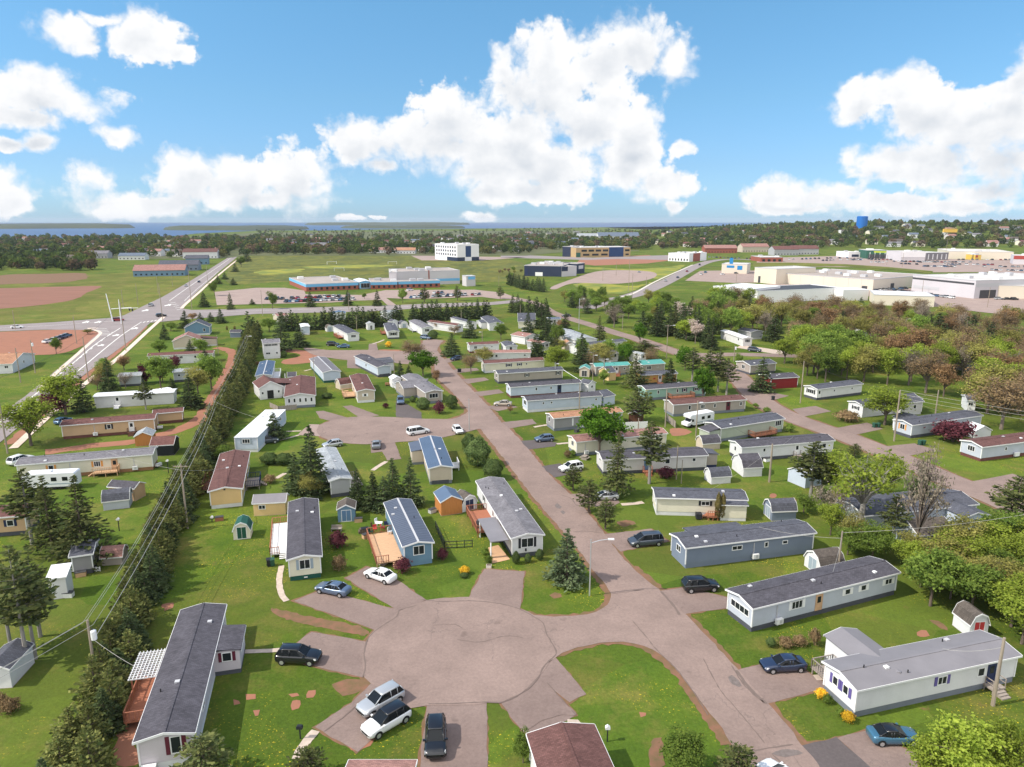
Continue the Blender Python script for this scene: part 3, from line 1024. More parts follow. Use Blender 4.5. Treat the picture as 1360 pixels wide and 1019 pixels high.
  if stair:
   mb = MB()
   n = max(2, int(zt / 0.19))
   for i in range(n):
    zz = zt * (1 - (i + 1) / (n + 1))
    if stair == 'o':
     m_ = (s0 + s1) / 2
     wbox(mb, mp, m_ - 0.6, m_ + 0.6, dp + 0.27 * i, dp + 0.27 * (i + 1), zz - 0.06, zz)
     wbox(mb, mp, m_ - 0.58, m_ + 0.58, dp + 0.27 * i, dp + 0.27 * i + 0.05, 0, zz - 0.06)
    else:
     x, sg = (s0, -1) if stair == 'l' else (s1, 1)
     q0, q1 = sorted((x + sg * 0.27 * i, x + sg * 0.27 * (i + 1)))
     wbox(mb, mp, q0, q1, 0.15, min(dp * 0.55, 1.5), zz - 0.06, zz)
     wbox(mb, mp, min(x + sg * .27 * i, x + sg * (.27 * i + .05)), max(x + sg * .27 * i, x + sg * (.27 * i + .05)), 0.17, min(dp * 0.55, 1.5) - .02, 0, zz - 0.06)
   obj('stairs', mb, fm, dk)
 elif k == 'annex':                             # wall, s0, s1, depth, eaves, roof, wall material, skirt, shape, features on its front
  _, wl, s0, s1, dp, ze, rm, wm, sk = ft[:9]
  shape = ft[9] if len(ft) > 9 else 'gable'
  s0, s1 = at(s0), at(s1)
  an = bpy.data.objects.new('annex', None)
  COL.objects.link(an); an.parent = root
  w = s1 - s0
  mb = MB()
  wbox(mb, mp, s0, s1, -0.2, dp, 0.5, ze)
  rs = w / 2 * 0.26 if shape == 'gable' else 0
  if shape == 'gable':
   m_ = (s0 + s1) / 2
   A_ = [mp(s0, dp, ze), mp(s1, dp, ze), mp(m_, dp, ze + rs - 0.02), mp(s0, -0.2, ze), mp(s1, -0.2, ze), mp(m_, -0.2, ze + rs - 0.02)]
   mb.add(A_, [(0, 1, 2), (5, 4, 3), (0, 2, 5, 3), (1, 4, 5, 2)])
  obj('wall', mb, wm, an)
  mb = MB()
  wbox(mb, mp, s0 + 0.03, s1 - 0.03, -0.1, dp - 0.03, -0.02, 0.498)
  obj('skirting', mb, sk, an)
  mb = MB()
  e = 0.22
  back = ft[10] if len(ft) > 10 else 0.35
  if shape == 'gable':
   m_ = (s0 + s1) / 2
   dz = e * 0.26
   bk = -back - W_half(H, wl) * 0.0
   for sg, x in ((-1, s0 - e), (1, s1 + e)):
    lo = [mp(x, dp + e, ze - dz), mp(m_, dp + e, ze + rs), mp(m_, bk - rs * 3, ze + rs), mp(x, bk, ze - dz)]
    if sg > 0: lo = lo[::-1]
    mb.hexa(lo + [(p[0], p[1], p[2] + 0.08) for p in lo])
  else:
   hi = ze + dp * 0.16
   lo = [mp(s0 - e, dp + e, ze - 0.02), mp(s1 + e, dp + e, ze - 0.02), mp(s1 + e, -back, hi), mp(s0 - e, -back, hi)]
   mb.hexa(lo + [(p[0], p[1], p[2] + 0.08) for p in lo])
  n_roof = len(mb.f)
  wbox(mb, mp, s0 - e - 0.02, s1 + e + 0.02, dp + e, dp + e + 0.04, ze - 0.16, ze - 0.03) if shape != 'gable' else None
  if shape == 'gable':
   m_ = (s0 + s1) / 2
   for sg, x in ((-1, s0 - e), (1, s1 + e)):
    lo = [mp(x, dp + e + 0.04, ze - dz - 0.1), mp(m_, dp + e + 0.04, ze + rs - 0.1), mp(m_, dp + e, ze + rs - 0.1), mp(x, dp + e, ze - dz - 0.1)]
    if sg > 0: lo = [lo[1], lo[0], lo[3], lo[2]]
    mb.hexa(lo + [(p[0], p[1], p[2] + 0.18) for p in lo])
  mb.m[n_roof:] = [1] * (len(mb.f) - n_roof)
  obj('roof', mb, [rm, 'trim'], an)
  H2 = dict(H, root=an)
  for g in (ft[11] if len(ft) > 11 else ()):      # (kind, s, width, height, sill)
   mp0 = mp
   cs, w_, h_, sl = g[1], g[2], g[3], g[4]
   cs = s0 + cs * w
   mb = MB()
   wframe(mb, mp0, cs - w_ / 2, cs + w_ / 2, zs + sl, zs + sl + h_, 0.07, dp - 0.02, dp + 0.05)
   wn = obj('window', mb, 'trim', an)
   mb = MB()
   wbox(mb, mp0, cs - w_ / 2 + 0.03, cs + w_ / 2 - 0.03, dp - 0.02, dp + 0.02, zs + sl + 0.03, zs + sl + h_ - 0.03)
   obj('pane', mb, 'glass', wn)
   if len(g) > 5 and g[5]:
    for sg in (-1, 1):
     mb = MB()
     x = cs + sg * (w_ / 2 + 0.2)
     wbox(mb, mp0, x - 0.16, x + 0.16, dp - 0.02, dp + 0.045, zs + sl, zs + sl + h_)
     obj('shutter', mb, g[5], wn)
def W_half(H, wl):
 return (H['W'] if wl in 'fb' else H['L']) / 2
def autowin(wl, n, seed, sh=None, door=None, w=0.8, h=0.9, sill=0.95):
 rnd = random.Random(seed)
 out = []
 for i in range(n):
  t = (i + 0.5) / n + rnd.uniform(-0.1, 0.1) / n
  if door is not None and i == door:
   out.append(('d', wl, t))
  else:
   out.append(('w', wl, t, rnd.choice((w, w, w * 1.5, w * 0.7)), h * rnd.choice((1, 1, 0.7)), sill, sh))
 return out
# ---------------------------------------------------------------- sheds
def shed(label, c, A, B, depth, h, wall, roof, shape='gable', axis='v', door=None, doorm='s_white', trim='trim', name='garden_shed', cat='shed', slope=0.5, win=None, group=None, lean=0.0, dw=None):
 """A, B: foot of the wall facing the camera; the ridge runs away from the camera (v) or along that wall (u)"""
 sp = lambda p: np.array(G(*(p if isinstance(p[0], str) else (c, *p)))[:2])
 a, b = sp(A), sp(B)
 L = float(np.linalg.norm(b - a))
 du = (b - a) / L
 root = thing(name, label, cat, (a[0], a[1], 0), math.atan2(du[1], du[0]), group)
 W = depth
 q = a + du * L / 2 + np.array((-du[1], du[0])) * W / 2
 FOOT.append((q[0], q[1], max(L, W) / 2 + 0.8))
 H = dict(root=root, L=L, W=W, o=0.0, z=h, zs=0.0)
 span = L if axis == 'v' else W
 e = 0.15
 if shape == 'gable':
  prof = [(0, 0.04), (span, 0.04), (span, h), (span / 2, h + span / 2 * slope), (0, h)]
  line = [(-e, h - e * slope), (span / 2, h + span / 2 * slope), (span + e, h - e * slope)]
 elif shape == 'gambrel':
  hb = h * 0.62
  prof = [(0, 0.04), (span, 0.04), (span, hb), (span * 0.84, h), (span / 2, h + span * 0.16), (span * 0.16, h), (0, hb)]
  line = [(-e * 0.6, hb - 0.08), (span * 0.16, h), (span / 2, h + span * 0.16), (span * 0.84, h), (span + e * 0.6, hb - 0.08)]
 else:                                          # single slope, low towards the front
  prof = [(0, 0.04), (span, 0.04), (span, h + span * 0.22), (0, h)]
  line = [(-e, h - e * 0.22), (span + e, h + (span + e) * 0.22)]
 mb = MB()
 if axis == 'v':
  mb.prism(prof, 0, W)
 else:
  mb.prism(prof, 0, L, axis='x')
 obj('wall', mb, wall, root)
 mb, tr = MB(), MB()
 far = W if axis == 'v' else L
 for i in range(len(line) - 1):
  (s0, z0), (s1, z1) = line[i], line[i + 1]
  if axis == 'v':
   lo = [(s0, -e, z0), (s1, -e, z1), (s1, W + e, z1), (s0, W + e, z0)]
   fr = [[(s0, y, z0 - 0.1), (s1, y, z1 - 0.1), (s1, y + 0.04, z1 - 0.1), (s0, y + 0.04, z0 - 0.1)] for y in (-e - 0.04, W + e)]
  else:
   lo = [(-e, s0, z0), (L + e, s0, z0), (L + e, s1, z1), (-e, s1, z1)]
   fr = [[(x, s0, z0 - 0.1), (x + 0.04, s0, z0 - 0.1), (x + 0.04, s1, z1 - 0.1), (x, s1, z1 - 0.1)] for x in (-e - 0.04, L + e)]
  mb.hexa([(p[0], p[1], p[2] + 0.005) for p in lo] + [(p[0], p[1], p[2] + 0.075) for p in lo])
  for q in fr:
   tr.hexa(q + [(p[0], p[1], p[2] + 0.19) for p in q])
 for (q, z_), g in ((line[0], -1), (line[-1], 1)):
  if axis == 'v': tr.box(q - .035, q + .035, -e - .02, W + e + .02, z_ - .1, z_ + .06)
  else: tr.box(-e - .02, L + e + .02, q - .035, q + .035, z_ - .1, z_ + .06)
 obj('roof', mb, roof, root)
 obj('fascia', tr, trim, root)
 if door:
  mp, WL = wallmap(H, door)
  hh = min(1.9, h * 0.92)
  w2 = (dw or min(1.5, WL * 0.52)) / 2
  mb = MB()
  wbox(mb, mp, WL / 2 - w2, WL / 2 + w2, -0.02, 0.03, 0.08, hh)
  d = obj('door', mb, doorm, root)
  mb = MB()
  wframe(mb, mp, WL / 2 - w2 - 0.09, WL / 2 + w2 + 0.09, 0.05, hh + 0.09, 0.085, -0.02, 0.045)
  wbox(mb, mp, WL / 2 - 0.02, WL / 2 + 0.02, 0.0, 0.04, 0.1, hh - 0.01)
  obj('door_frame', mb, trim, d)
 for wn in (win or ()):
  feature(H, ('w', wn[0], wn[1], wn[2], wn[3], wn[4], wn[5] if len(wn) > 5 else None))
 mb = MB()
 mb.box(-0.03, L + 0.03, -0.03, W + 0.03, -0.05, 0.045)
 obj('base', mb, 'deck_grey', root)
 return root
# ---------------------------------------------------------------- cars
def loft(mb, stations, m=0, close=True):
 """stations: list of (x, [(y,z)...] half outline from bottom centre to top centre); mirrored"""
 rings = []
 for x, half in stations:
  r = [(x, y, z) for y, z in half] + [(x, -y, z) for y, z in reversed(half) if abs(y) > 1e-6]
  rings.append(r)
 n = len(rings[0])
 vs = [p for r in rings for p in r]
 fs = []
 for i in range(len(rings) - 1):
  for j in range(n):
   k = (j + 1) % n
   fs.append((i * n + j, i * n + k, (i + 1) * n + k, (i + 1) * n + j))
 fs.append(tuple(range(n - 1, -1, -1)))
 e = (len(rings) - 1) * n
 fs.append(tuple(range(e, e + n)))
 fs = [tuple(reversed(f)) for f in fs]
 mb.add(vs, fs, m)
CARS = dict(
 # length, width, belt, roof, bonnet height, cabin: rear glass foot, roof rear, roof front, windscreen foot (fractions of the length from the tail), tail height
 sedan=dict(L=4.65, W=1.80, belt=0.93, roof=1.44, hood=0.92, tail=1.00, cab=(0.10, 0.26, 0.53, 0.73), clr=0.2, wr=0.32),
 hatch=dict(L=4.15, W=1.75, belt=0.95, roof=1.48, hood=0.93, tail=0.98, cab=(0.01, 0.13, 0.52, 0.74), clr=0.2, wr=0.31),
 suv=dict(L=4.70, W=1.90, belt=1.08, roof=1.72, hood=1.06, tail=1.10, cab=(0.01, 0.10, 0.55, 0.74), clr=0.26, wr=0.36),
 van=dict(L=5.05, W=1.98, belt=1.05, roof=1.78, hood=1.02, tail=1.05, cab=(0.0, 0.06, 0.60, 0.82), clr=0.22, wr=0.34),
 coupe=dict(L=4.40, W=1.78, belt=0.92, roof=1.40, hood=0.90, tail=0.98, cab=(0.08, 0.28, 0.52, 0.72), clr=0.2, wr=0.32))
CAR_N = {}
def car_meshes(kind, paint, roofm=None):
 k = (kind, paint, roofm)
 if k in CAR_N:
  return CAR_N[k]
 s = CARS[kind]
 L, W, bl, rf, hd, tl = s['L'], s['W'], s['belt'], s['roof'], s['hood'], s['tail']
 hw = W / 2
 X = lambda t: (t - 0.5) * L
 def half(w, zb, zt, cr=0.02):
  return [(0, zb), (w * 0.80, zb), (w * 0.96, zb + 0.10), (w, zb + 0.30), (w * 0.99, zt - 0.16), (w * 0.93, zt - 0.03), (w * 0.72, zt + cr * 0.5), (0, zt + cr)]
 c0, c1, c2, c3 = s['cab']
 cl = s['clr']
 body = MB()
 st = [(X(0.0), half(hw * 0.80, cl + 0.16, tl - 0.18)), (X(0.012), half(hw * 0.90, cl + 0.06, tl - 0.06)), (X(0.05), half(hw * 0.975, cl, tl)),
   (X(0.15), half(hw, cl - 0.02, max(tl, bl))), (X(0.35), half(hw, cl - 0.03, bl + 0.01)), (X(0.60), half(hw, cl - 0.03, bl)), (X(c3), half(hw, cl - 0.02, hd + 0.02)),
   (X(0.86), half(hw * 0.985, cl, hd - 0.05)), (X(0.955), half(hw * 0.93, cl + 0.02, hd - 0.17)), (X(0.988), half(hw * 0.84, cl + 0.08, hd - 0.25)), (X(1.0), half(hw * 0.72, cl + 0.15, hd - 0.34))]
 loft(body, st)
 # cabin: glass shell, roof skin and pillars
 def ring(t, w, z):
  return (X(t), w, z)
 wb, wt = hw * 0.90, hw * 0.72
 zr = rf - 0.07
 g = MB()
 low = [ring(c0 + 0.005, wb * 0.94, bl - 0.03), ring(c0 + 0.12, wb, bl - 0.03), ring(c3 - 0.12, wb, bl - 0.03), ring(c3, wb * 0.90, hd - 0.01)]
 top = [ring(c1, wt * 0.95, zr - 0.01), ring(c1 + 0.09, wt, zr + 0.02), ring(c2 - 0.05, wt, zr + 0.02), ring(c2, wt * 0.95, zr - 0.02)]
 P = low + [(x, -y, z) for x, y, z in reversed(low)]
 T = top + [(x, -y, z) for x, y, z in reversed(top)]
 n = 8
 g.add(P + T, [(j, (j + 1) % n, n + (j + 1) % n, n + j)[::-1] for j in range(n)] + [tuple(range(n, 2 * n))[::-1]])
 r = MB()
 e = 0.035
 ro = [(x + (-e if i in (0, 7) else e if i in (3, 4) else 0), y * 1.04, z) for i, (x, y, z) in enumerate(T)]
 ri = [(x * 0.92 + X((c1 + c2) / 2) * 0.08, y * 0.82, z + 0.07) for x, y, z in T]
 r.add(ro + ri, [(j, (j + 1) % n, n + (j + 1) % n, n + j)[::-1] for j in range(n)] + [tuple(range(n, 2 * n))[::-1], tuple(range(n))])
 pl = MB()
 for sg in (1, -1):
  for (p, q) in ((low[0], top[0]), (low[3], top[3])):
   pl.tube((p[0], p[1] * sg, p[2]), (q[0], q[1] * sg, q[2] + 0.02), 0.055, 0.045, 6)
  for t in ((c1 + c2) / 2 + 0.02, c1 + 0.085):
   pl.tube((X(t), (wb + 0.002) * sg, bl - 0.02), (X(t), (wt + 0.004) * sg, zr + 0.02), 0.04, 0.035, 5)
 r.add(pl.v, pl.f)
 wr = s['wr']
 tyre, rim, arch = MB(), MB(), MB()
 tyre.wheel((0, 0, 0), wr, 0.22, 18)
 for sg in (-1, 1):
  rim.wheel((0, sg * 0.105, 0), wr * 0.62, 0.03, 12)
 lamp = MB()
 lamp.add([(X(0.955) + 0.012, hw * 0.915, hd - 0.33), (X(0.992), hw * 0.60, hd - 0.40), (X(0.985), hw * 0.58, hd - 0.27), (X(0.93), hw * 0.935, hd - 0.19)], [(0, 1, 2, 3)])
 la = MB(); lb = MB(); ta = MB(); tb = MB()
 la.hexa([(X(0.93), hw * 0.70, hd - 0.38), (X(0.99), hw * 0.62, hd - 0.40), (X(0.955), hw * 0.955, hd - 0.36), (X(0.92), hw * 0.95, hd - 0.36), (X(0.93), hw * 0.66, hd - 0.2), (X(0.972), hw * 0.60, hd - 0.235), (X(0.945), hw * 0.935, hd - 0.19), (X(0.90), hw * 0.95, hd - 0.17)])
 lb.add([(x, -y, z) for x, y, z in la.v], [tuple(reversed(f)) for f in la.f])
 ta.hexa([(X(0.0) - 0.005, hw * 0.55, tl - 0.33), (X(0.06), hw * 0.98, tl - 0.36), (X(0.08), hw * 0.7, tl - 0.35), (X(0.05), hw * 0.55, tl - 0.33), (X(0.006), hw * 0.55, tl - 0.16), (X(0.05), hw * 0.97, tl - 0.14), (X(0.07), hw * 0.7, tl - 0.14), (X(0.05), hw * 0.55, tl - 0.14)])
 tb.add([(x, -y, z) for x, y, z in ta.v], [tuple(reversed(f)) for f in ta.f])
 mir = MB()
 mir.box(-0.08, 0.08, -0.11, 0.11, -0.07, 0.07)
 gr = MB()
 gr.box(X(0.985), X(1.0) + 0.012, -hw * 0.5, hw * 0.5, cl + 0.22, hd - 0.40)
 gr.box(X(0.975), X(0.997), -hw * 0.55, hw * 0.55, cl + 0.10, cl + 0.17)
 sill = MB()
 for sg in (-1, 1):
  for t in (0.17, 0.81):
   vs = [(X(t) + 1.22 * wr * math.cos(a), sg * (hw + 0.004), wr + 1.22 * wr * math.sin(a)) for a in [math.pi * i / 10 for i in range(11)]]
   sill.add(vs, [tuple(range(11)) if sg < 0 else tuple(range(10, -1, -1))])
 out = dict(body=mesh_of(body, 'paint_' + paint, True), glass=mesh_of(g, 'car_glass'), roof=mesh_of(r, roofm or 'paint_' + paint, True),
    tyre=mesh_of(tyre, 'rubber', False), rim=mesh_of(rim, 'steel'), la=mesh_of(la, 'lamp_white'), lb=mesh_of(lb, 'lamp_white'), ta=mesh_of(ta, 'lamp_red'), tb=mesh_of(tb, 'lamp_red'),
    mir=mesh_of(mir, 'paint_' + paint), gr=mesh_of(gr, 'black'), arch=mesh_of(sill, 'black'))
 CAR_N[k] = out
 return out
def car(label, c, tail, nose, kind, paint, roofm=None, group=None, name='parked_car', cat='car', centre=None):
 """tail, nose: ground spots under the two ends; the car keeps its own length about their middle"""
 t, n = np.array(G(c, *tail)), np.array(G(c, *nose))
 mid = (t + n) / 2
 rz = math.atan2(n[1] - t[1], n[0] - t[0])
 s = CARS[kind]
 k = car_meshes(kind, paint, roofm)
 root = thing(name, label, cat, (mid[0], mid[1], 0.03), rz, group)
 FOOT.append((mid[0], mid[1], 2.6))
 b = obj('body', k['body'], None, root)
 obj('wheel_arch', k['arch'], None, b)
 obj('grille', k['gr'], None, b)
 cb = obj('cabin_roof', k['roof'], None, root)
 obj('windows', k['glass'], None, root)
 L, W, wr = s['L'], s['W'], s['wr']
 for t_ in (0.17, 0.81):
  for sg in (-1, 1):
   w = obj('wheel', k['tyre'], None, root, loc=((t_ - 0.5) * L, sg * (W / 2 - 0.085), wr))
   obj('rim', k['rim'], None, w)
 for q in ('la', 'lb'): obj('headlight', k[q], None, root)
 for q in ('ta', 'tb'): obj('tail_light', k[q], None, root)
 for sg in (-1, 1):
  obj('mirror', k['mir'], None, root, loc=((s['cab'][3] - 0.055 - 0.5) * L, sg * (W / 2 + 0.05), s['belt'] + 0.03))
 return root
SMALL = {}
def small_car(label, x, y, rz, kind, paint, group, name='parked_car', cat='car', z=0.03):
 """a car a few pixels long: one mesh"""
 k = (kind, paint)
 if k not in SMALL:
  s = CARS[kind]
  L, W, bl, rf, hd = s['L'], s['W'], s['belt'], s['roof'], s['hood']
  X = lambda t: (t - 0.5) * L
  hw = W / 2
  c0, c1, c2, c3 = s['cab']
  mb = MB()
  def half(w, zb, zt):
   return [(0, zb), (w, zb), (w, zt - 0.1), (w * 0.9, zt), (0, zt)]
  loft(mb, [(X(0), half(hw * 0.85, 0.35, s['tail'] - 0.1)), (X(0.05), half(hw, 0.22, s['tail'])), (X(c3), half(hw, 0.22, hd)), (X(0.95), half(hw * 0.95, 0.25, hd - 0.15)), (X(1), half(hw * 0.8, 0.35, hd - 0.3))])
  lo = [(X(c0), hw * 0.86, bl - 0.02), (X(c3), hw * 0.86, hd - 0.02), (X(c3), -hw * 0.86, hd - 0.02), (X(c0), -hw * 0.86, bl - 0.02)]
  hi = [(X(c1), hw * 0.7, rf - 0.06), (X(c2), hw * 0.7, rf - 0.06), (X(c2), -hw * 0.7, rf - 0.06), (X(c1), -hw * 0.7, rf - 0.06)]
  mb.add(lo + hi, [(0, 1, 5, 4)[::-1], (1, 2, 6, 5)[::-1], (2, 3, 7, 6)[::-1], (3, 0, 4, 7)[::-1]], 1)
  h2 = [(p[0], p[1], p[2] + 0.06) for p in hi]
  mb.add(hi + h2, [(4, 7, 6, 5)[::-1][::-1], (0, 1, 5, 4)[::-1], (1, 2, 6, 5)[::-1], (2, 3, 7, 6)[::-1], (3, 0, 4, 7)[::-1]], 0)
  for t in (0.17, 0.81):
   for sg in (-1, 1):
    mb.wheel((X(t), sg * (hw - 0.08), s['wr']), s['wr'], 0.2, 10, 2)
  SMALL[k] = mesh_of(mb, ['paint_' + paint, 'car_glass', 'rubber'])
 o = bpy.data.objects.new(name, SMALL[k])
 COL.objects.link(o)
 o.location = (x, y, z)
 o.rotation_euler = (0, 0, rz)
 return tag(o, label, cat, group)
# ---------------------------------------------------------------- plants
rng = np.random.default_rng(7)
def cards(P, D, U, ln, wd):
 """leaf quads at P, long side along D, width along U; as a vertex array and face list"""
 n = len(P)
 a = D * (ln[:, None] / 2)
 b = U * (wd[:, None] / 2)
 V = np.empty((n * 4, 3))
 V[0::4] = P - a - b * 0.55
 V[1::4] = P - a * 0.1 - b + a * 0.2
 V[2::4] = P + a
 V[3::4] = P - a * 0.1 + b + a * 0.2
 V[0::4] = P - a
 return V
def mesh_cards(V, m, extra=None):
 n = len(V) // 4
 me = bpy.data.meshes.new('m')
 me.vertices.add(len(V))
 me.vertices.foreach_set('co', V.astype(np.float32).ravel())
 me.loops.add(n * 4)
 me.loops.foreach_set('vertex_index', np.arange(n * 4, dtype=np.int32))
 me.polygons.add(n)
 me.polygons.foreach_set('loop_start', np.arange(0, n * 4, 4, dtype=np.int32))
 try:
  me.polygons.foreach_set('loop_total', np.full(n, 4, dtype=np.int32))
 except Exception:
  pass
 me.update(calc_edges=True)
 me.materials.append(M[m])
 return me
def unit(v):
 return v / (np.linalg.norm(v, axis=1, keepdims=True) + 1e-9)
def rdir(n, up=0.0):
 v = rng.normal(size=(n, 3))
 v[:, 2] += up
 return unit(v)
def conifer(H=10.0, Rb=2.4, z0=0.8, levels=26, nb=9, per=12, leaf=0.42, droop=0.18, gap=0.12, mt='f_spruce', trunk=0.16, shape=1.0, top=0.0, wob=0.25, tm='bark'):
 """spruce or pine: whorls of branches dressed with needle cards"""
 Ps, Ds, Ls = [], [], []
 tr = MB()
 tr.tube((0, 0, -0.1), (0, 0, H * 0.5), trunk, trunk * 0.6, 7)
 tr.tube((0, 0, H * 0.5), (0, 0, H * 0.96), trunk * 0.6, 0.02, 6)
 for i in range(levels):
  t = (i + rng.uniform(-0.3, 0.3)) / levels
  z = z0 + (H - z0) * max(0, t)
  r = Rb * (1 - max(0, t) ** shape) * (1 if t > top else 0.55 + 0.45 * t / max(top, 1e-3)) + 0.12
  for j in range(max(3, int(nb * (0.45 + 0.55 * r / Rb)))):
   if rng.random() < gap: continue
   a = rng.uniform(0, 2 * math.pi)
   rr = r * rng.uniform(1 - wob * 1.4, 1 + wob * 0.6)
   d = np.array((math.cos(a), math.sin(a), -droop + 0.30 * t + rng.uniform(-0.12, 0.12)))
   n = max(3, int(per * (0.35 + 0.65 * rr / Rb)))
   s = np.linspace(0.18, 1, n) ** 0.8
   P = np.outer(s * rr, d) + (0, 0, z)
   P[:, 2] += -droop * 0.5 * rr * s ** 2 + 0.10 * rr * s ** 3
   side = np.array((-d[1], d[0], 0))
   off = rng.normal(size=(n, 1)) * (0.16 * rr * np.sin(np.clip(s * 2.6, 0, math.pi))[:, None] + 0.04)
   P = P + off * side + rng.normal(size=(n, 3)) * 0.05
   D = unit(d + side * np.sign(off) * 0.9 + rng.normal(size=(n, 3)) * 0.25)
   Ps.append(P); Ds.append(D); Ls.append(np.full(n, leaf * (0.6 + 0.5 * rr / Rb)))
   if rr > 0.9 and rng.random() < 0.5:
    tr.tube((0, 0, z), tuple(P[-1] * 0.75 + np.array((0, 0, z)) * 0.25), 0.035, 0.012, 3, cap=False)
 P, D, Ln = np.concatenate(Ps), np.concatenate(Ds), np.concatenate(Ls)
 U = unit(np.cross(D, rdir(len(P), 0.8)))
 Ln = Ln * rng.uniform(0.7, 1.4, len(P))
 V = cards(P, D, U, Ln * 1.25, Ln * 0.62)
 return mesh_cards(V, mt), mesh_of(tr, tm)
def broadleaf(H=9.0, Rx=3.2, cz=0.62, Rz=0.40, clusters=70, per=60, leaf=0.34, mt='f_green', trunk=0.2, inner=0.35, csize=0.95, limbs=14, twigs=0, tm='bark', lobes=7, low=0.28):
 """broad crown: lobes -> leaf clumps -> leaf cards, held by tapered limbs"""
 tr = MB()
 fork = H * low
 tr.tube((0, 0, -0.1), (0.05 * H * rng.uniform(-.3, .3), 0, fork), trunk, trunk * 0.75, 8)
 C = np.array((0, 0, H * cz))
 lob = []
 for i in range(lobes):
  a = 2 * math.pi * i / lobes + rng.uniform(-.4, .4)
  e = rng.uniform(-0.5, 1.0)
  q = np.array((math.cos(a) * math.cos(e), math.sin(a) * math.cos(e), math.sin(e)))
  lob.append((C + q * (Rx * 0.56, Rx * 0.56, H * Rz * 0.58) * rng.uniform(.75, 1.2), rng.uniform(0.34, 0.66)))
 lob.append((C, 0.75))
 pts = []
 for i in range(clusters):
  c, s = lob[i % len(lob)]
  d = rdir(1)[0]
  rad = rng.uniform(inner, 1.0) ** 0.6
  p = c + d * rad * (Rx * s, Rx * s, H * Rz * s)
  if p[2] < H * (low * 0.75): p[2] = H * low * 0.8 + rng.uniform(0, 0.4)
  pts.append(p)
 pts = np.array(pts)
 Ps, Ns = [], []
 for p in pts:
  n = int(per * rng.uniform(0.6, 1.4))
  g = rng.normal(size=(n, 3)) * (csize * 0.45, csize * 0.45, csize * 0.33)
  Ps.append(p + g)
 P = np.concatenate(Ps)
 out = unit(P - C)
 Nn = unit(out * 0.7 + rdir(len(P), 0.5))
 D = unit(np.cross(Nn, rdir(len(P))))
 U = np.cross(Nn, D)
 Ln = leaf * rng.uniform(0.45, 1.7, len(P)) ** 1.1
 V = cards(P, D, U, Ln, Ln * 0.75)
 for i in range(limbs):
  p = pts[rng.integers(len(pts))]
  mid = np.array((p[0] * 0.35, p[1] * 0.35, fork + (p[2] - fork) * 0.45))
  tr.tube((0, 0, fork * 0.9), mid, trunk * 0.5, trunk * 0.3, 5, cap=False)
  tr.tube(mid, p, trunk * 0.3, 0.02, 4, cap=False)
 for i in range(twigs):
  p = pts[rng.integers(len(pts))]
  q = p + rdir(1, 0.6)[0] * rng.uniform(0.6, 1.6) * Rx * 0.28
  s = np.array((p[0] * 0.5, p[1] * 0.5, fork + (p[2] - fork) * 0.6))
  tr.tube(s, p, 0.035, 0.022, 3, cap=False)
  tr.tube(p, q, 0.022, 0.008, 3, cap=False)
 return mesh_cards(V, mt), mesh_of(tr, tm)
def bush(H=1.2, Rx=0.8, n=1400, leaf=0.16, mt='f_yew', tight=0.85, nz=0.12):
 d = rdir(n, 0.15)
 d[:, 2] = np.abs(d[:, 2]) * np.sign(rng.random(n) - 0.22)
 w = 1 + nz * np.sin(d[:, 0] * 5 + 1) * np.cos(d[:, 1] * 6) + nz * 0.7 * np.sin(d[:, 2] * 9)
 r = (rng.uniform(tight, 1, n) * w)[:, None]
 P = d * r * (Rx, Rx, H * 0.5) + (0, 0, H * 0.5)
 P[:, 2] = np.maximum(P[:, 2], 0.04)
 N_ = unit(d + rng.normal(size=(n, 3)) * 0.45)
 D = unit(np.cross(N_, rdir(n)))
 U = np.cross(N_, D)
 Ln = leaf * rng.uniform(0.7, 1.4, n)
 tr = MB()
 tr.tube((0, 0, -0.05), (0, 0, H * 0.6), 0.05, 0.02, 5)
 return mesh_cards(cards(P, D, U, Ln, Ln * 0.7), mt), mesh_of(tr, 'bark')
PROTO = {}          # kind -> list of (crown, trunk, nominal height, nominal half width)
def proto(kind, maker, nv=3, **kw):
 PROTO[kind] = []
 for i in range(nv):
  c, t = maker(**kw)
  co = np.empty(len(c.vertices) * 3, dtype=np.float32)
  c.vertices.foreach_get('co', co)
  co = co.reshape(-1, 3)
  PROTO[kind].append((c, t, float(np.percentile(co[:, 2], 99.7)), float(np.percentile(np.hypot(co[:, 0], co[:, 1]), 96))))
proto('spruce', conifer, 3, H=10, Rb=2.6, z0=0.5, levels=30, nb=11, per=14, leaf=0.44)
proto('bluespruce', conifer, 1, H=7, Rb=2.5, z0=0.35, levels=28, nb=12, per=15, leaf=0.36, mt='f_bluespruce', droop=0.05)
proto('tallspruce', conifer, 2, H=14, Rb=3.2, z0=1.6, levels=32, nb=11, per=14, leaf=0.5, mt='f_pine', gap=0.15, wob=0.42, trunk=0.2)
proto('pine', conifer, 3, H=13, Rb=2.9, z0=4.8, levels=20, nb=9, per=15, leaf=0.55, mt='f_pine', gap=0.15, wob=0.4, droop=0.0, trunk=0.24, shape=1.5, top=0.2, tm='bark_pale')
proto('youngpine', conifer, 2, H=5, Rb=1.9, z0=1.0, levels=18, nb=9, per=12, leaf=0.34, mt='f_pine', gap=0.15, droop=-0.1, shape=1.6, top=0.15)
proto('hedge', conifer, 3, H=5, Rb=2.1, z0=0.15, levels=22, nb=11, per=13, leaf=0.36, mt='f_hedge', gap=0.08, droop=-0.1, shape=1.25, wob=0.35)
proto('darkhedge', conifer, 2, H=7, Rb=2.0, z0=0.2, levels=18, nb=9, per=10, leaf=0.5, mt='f_spruce', gap=0.1, droop=0.0, shape=1.4)
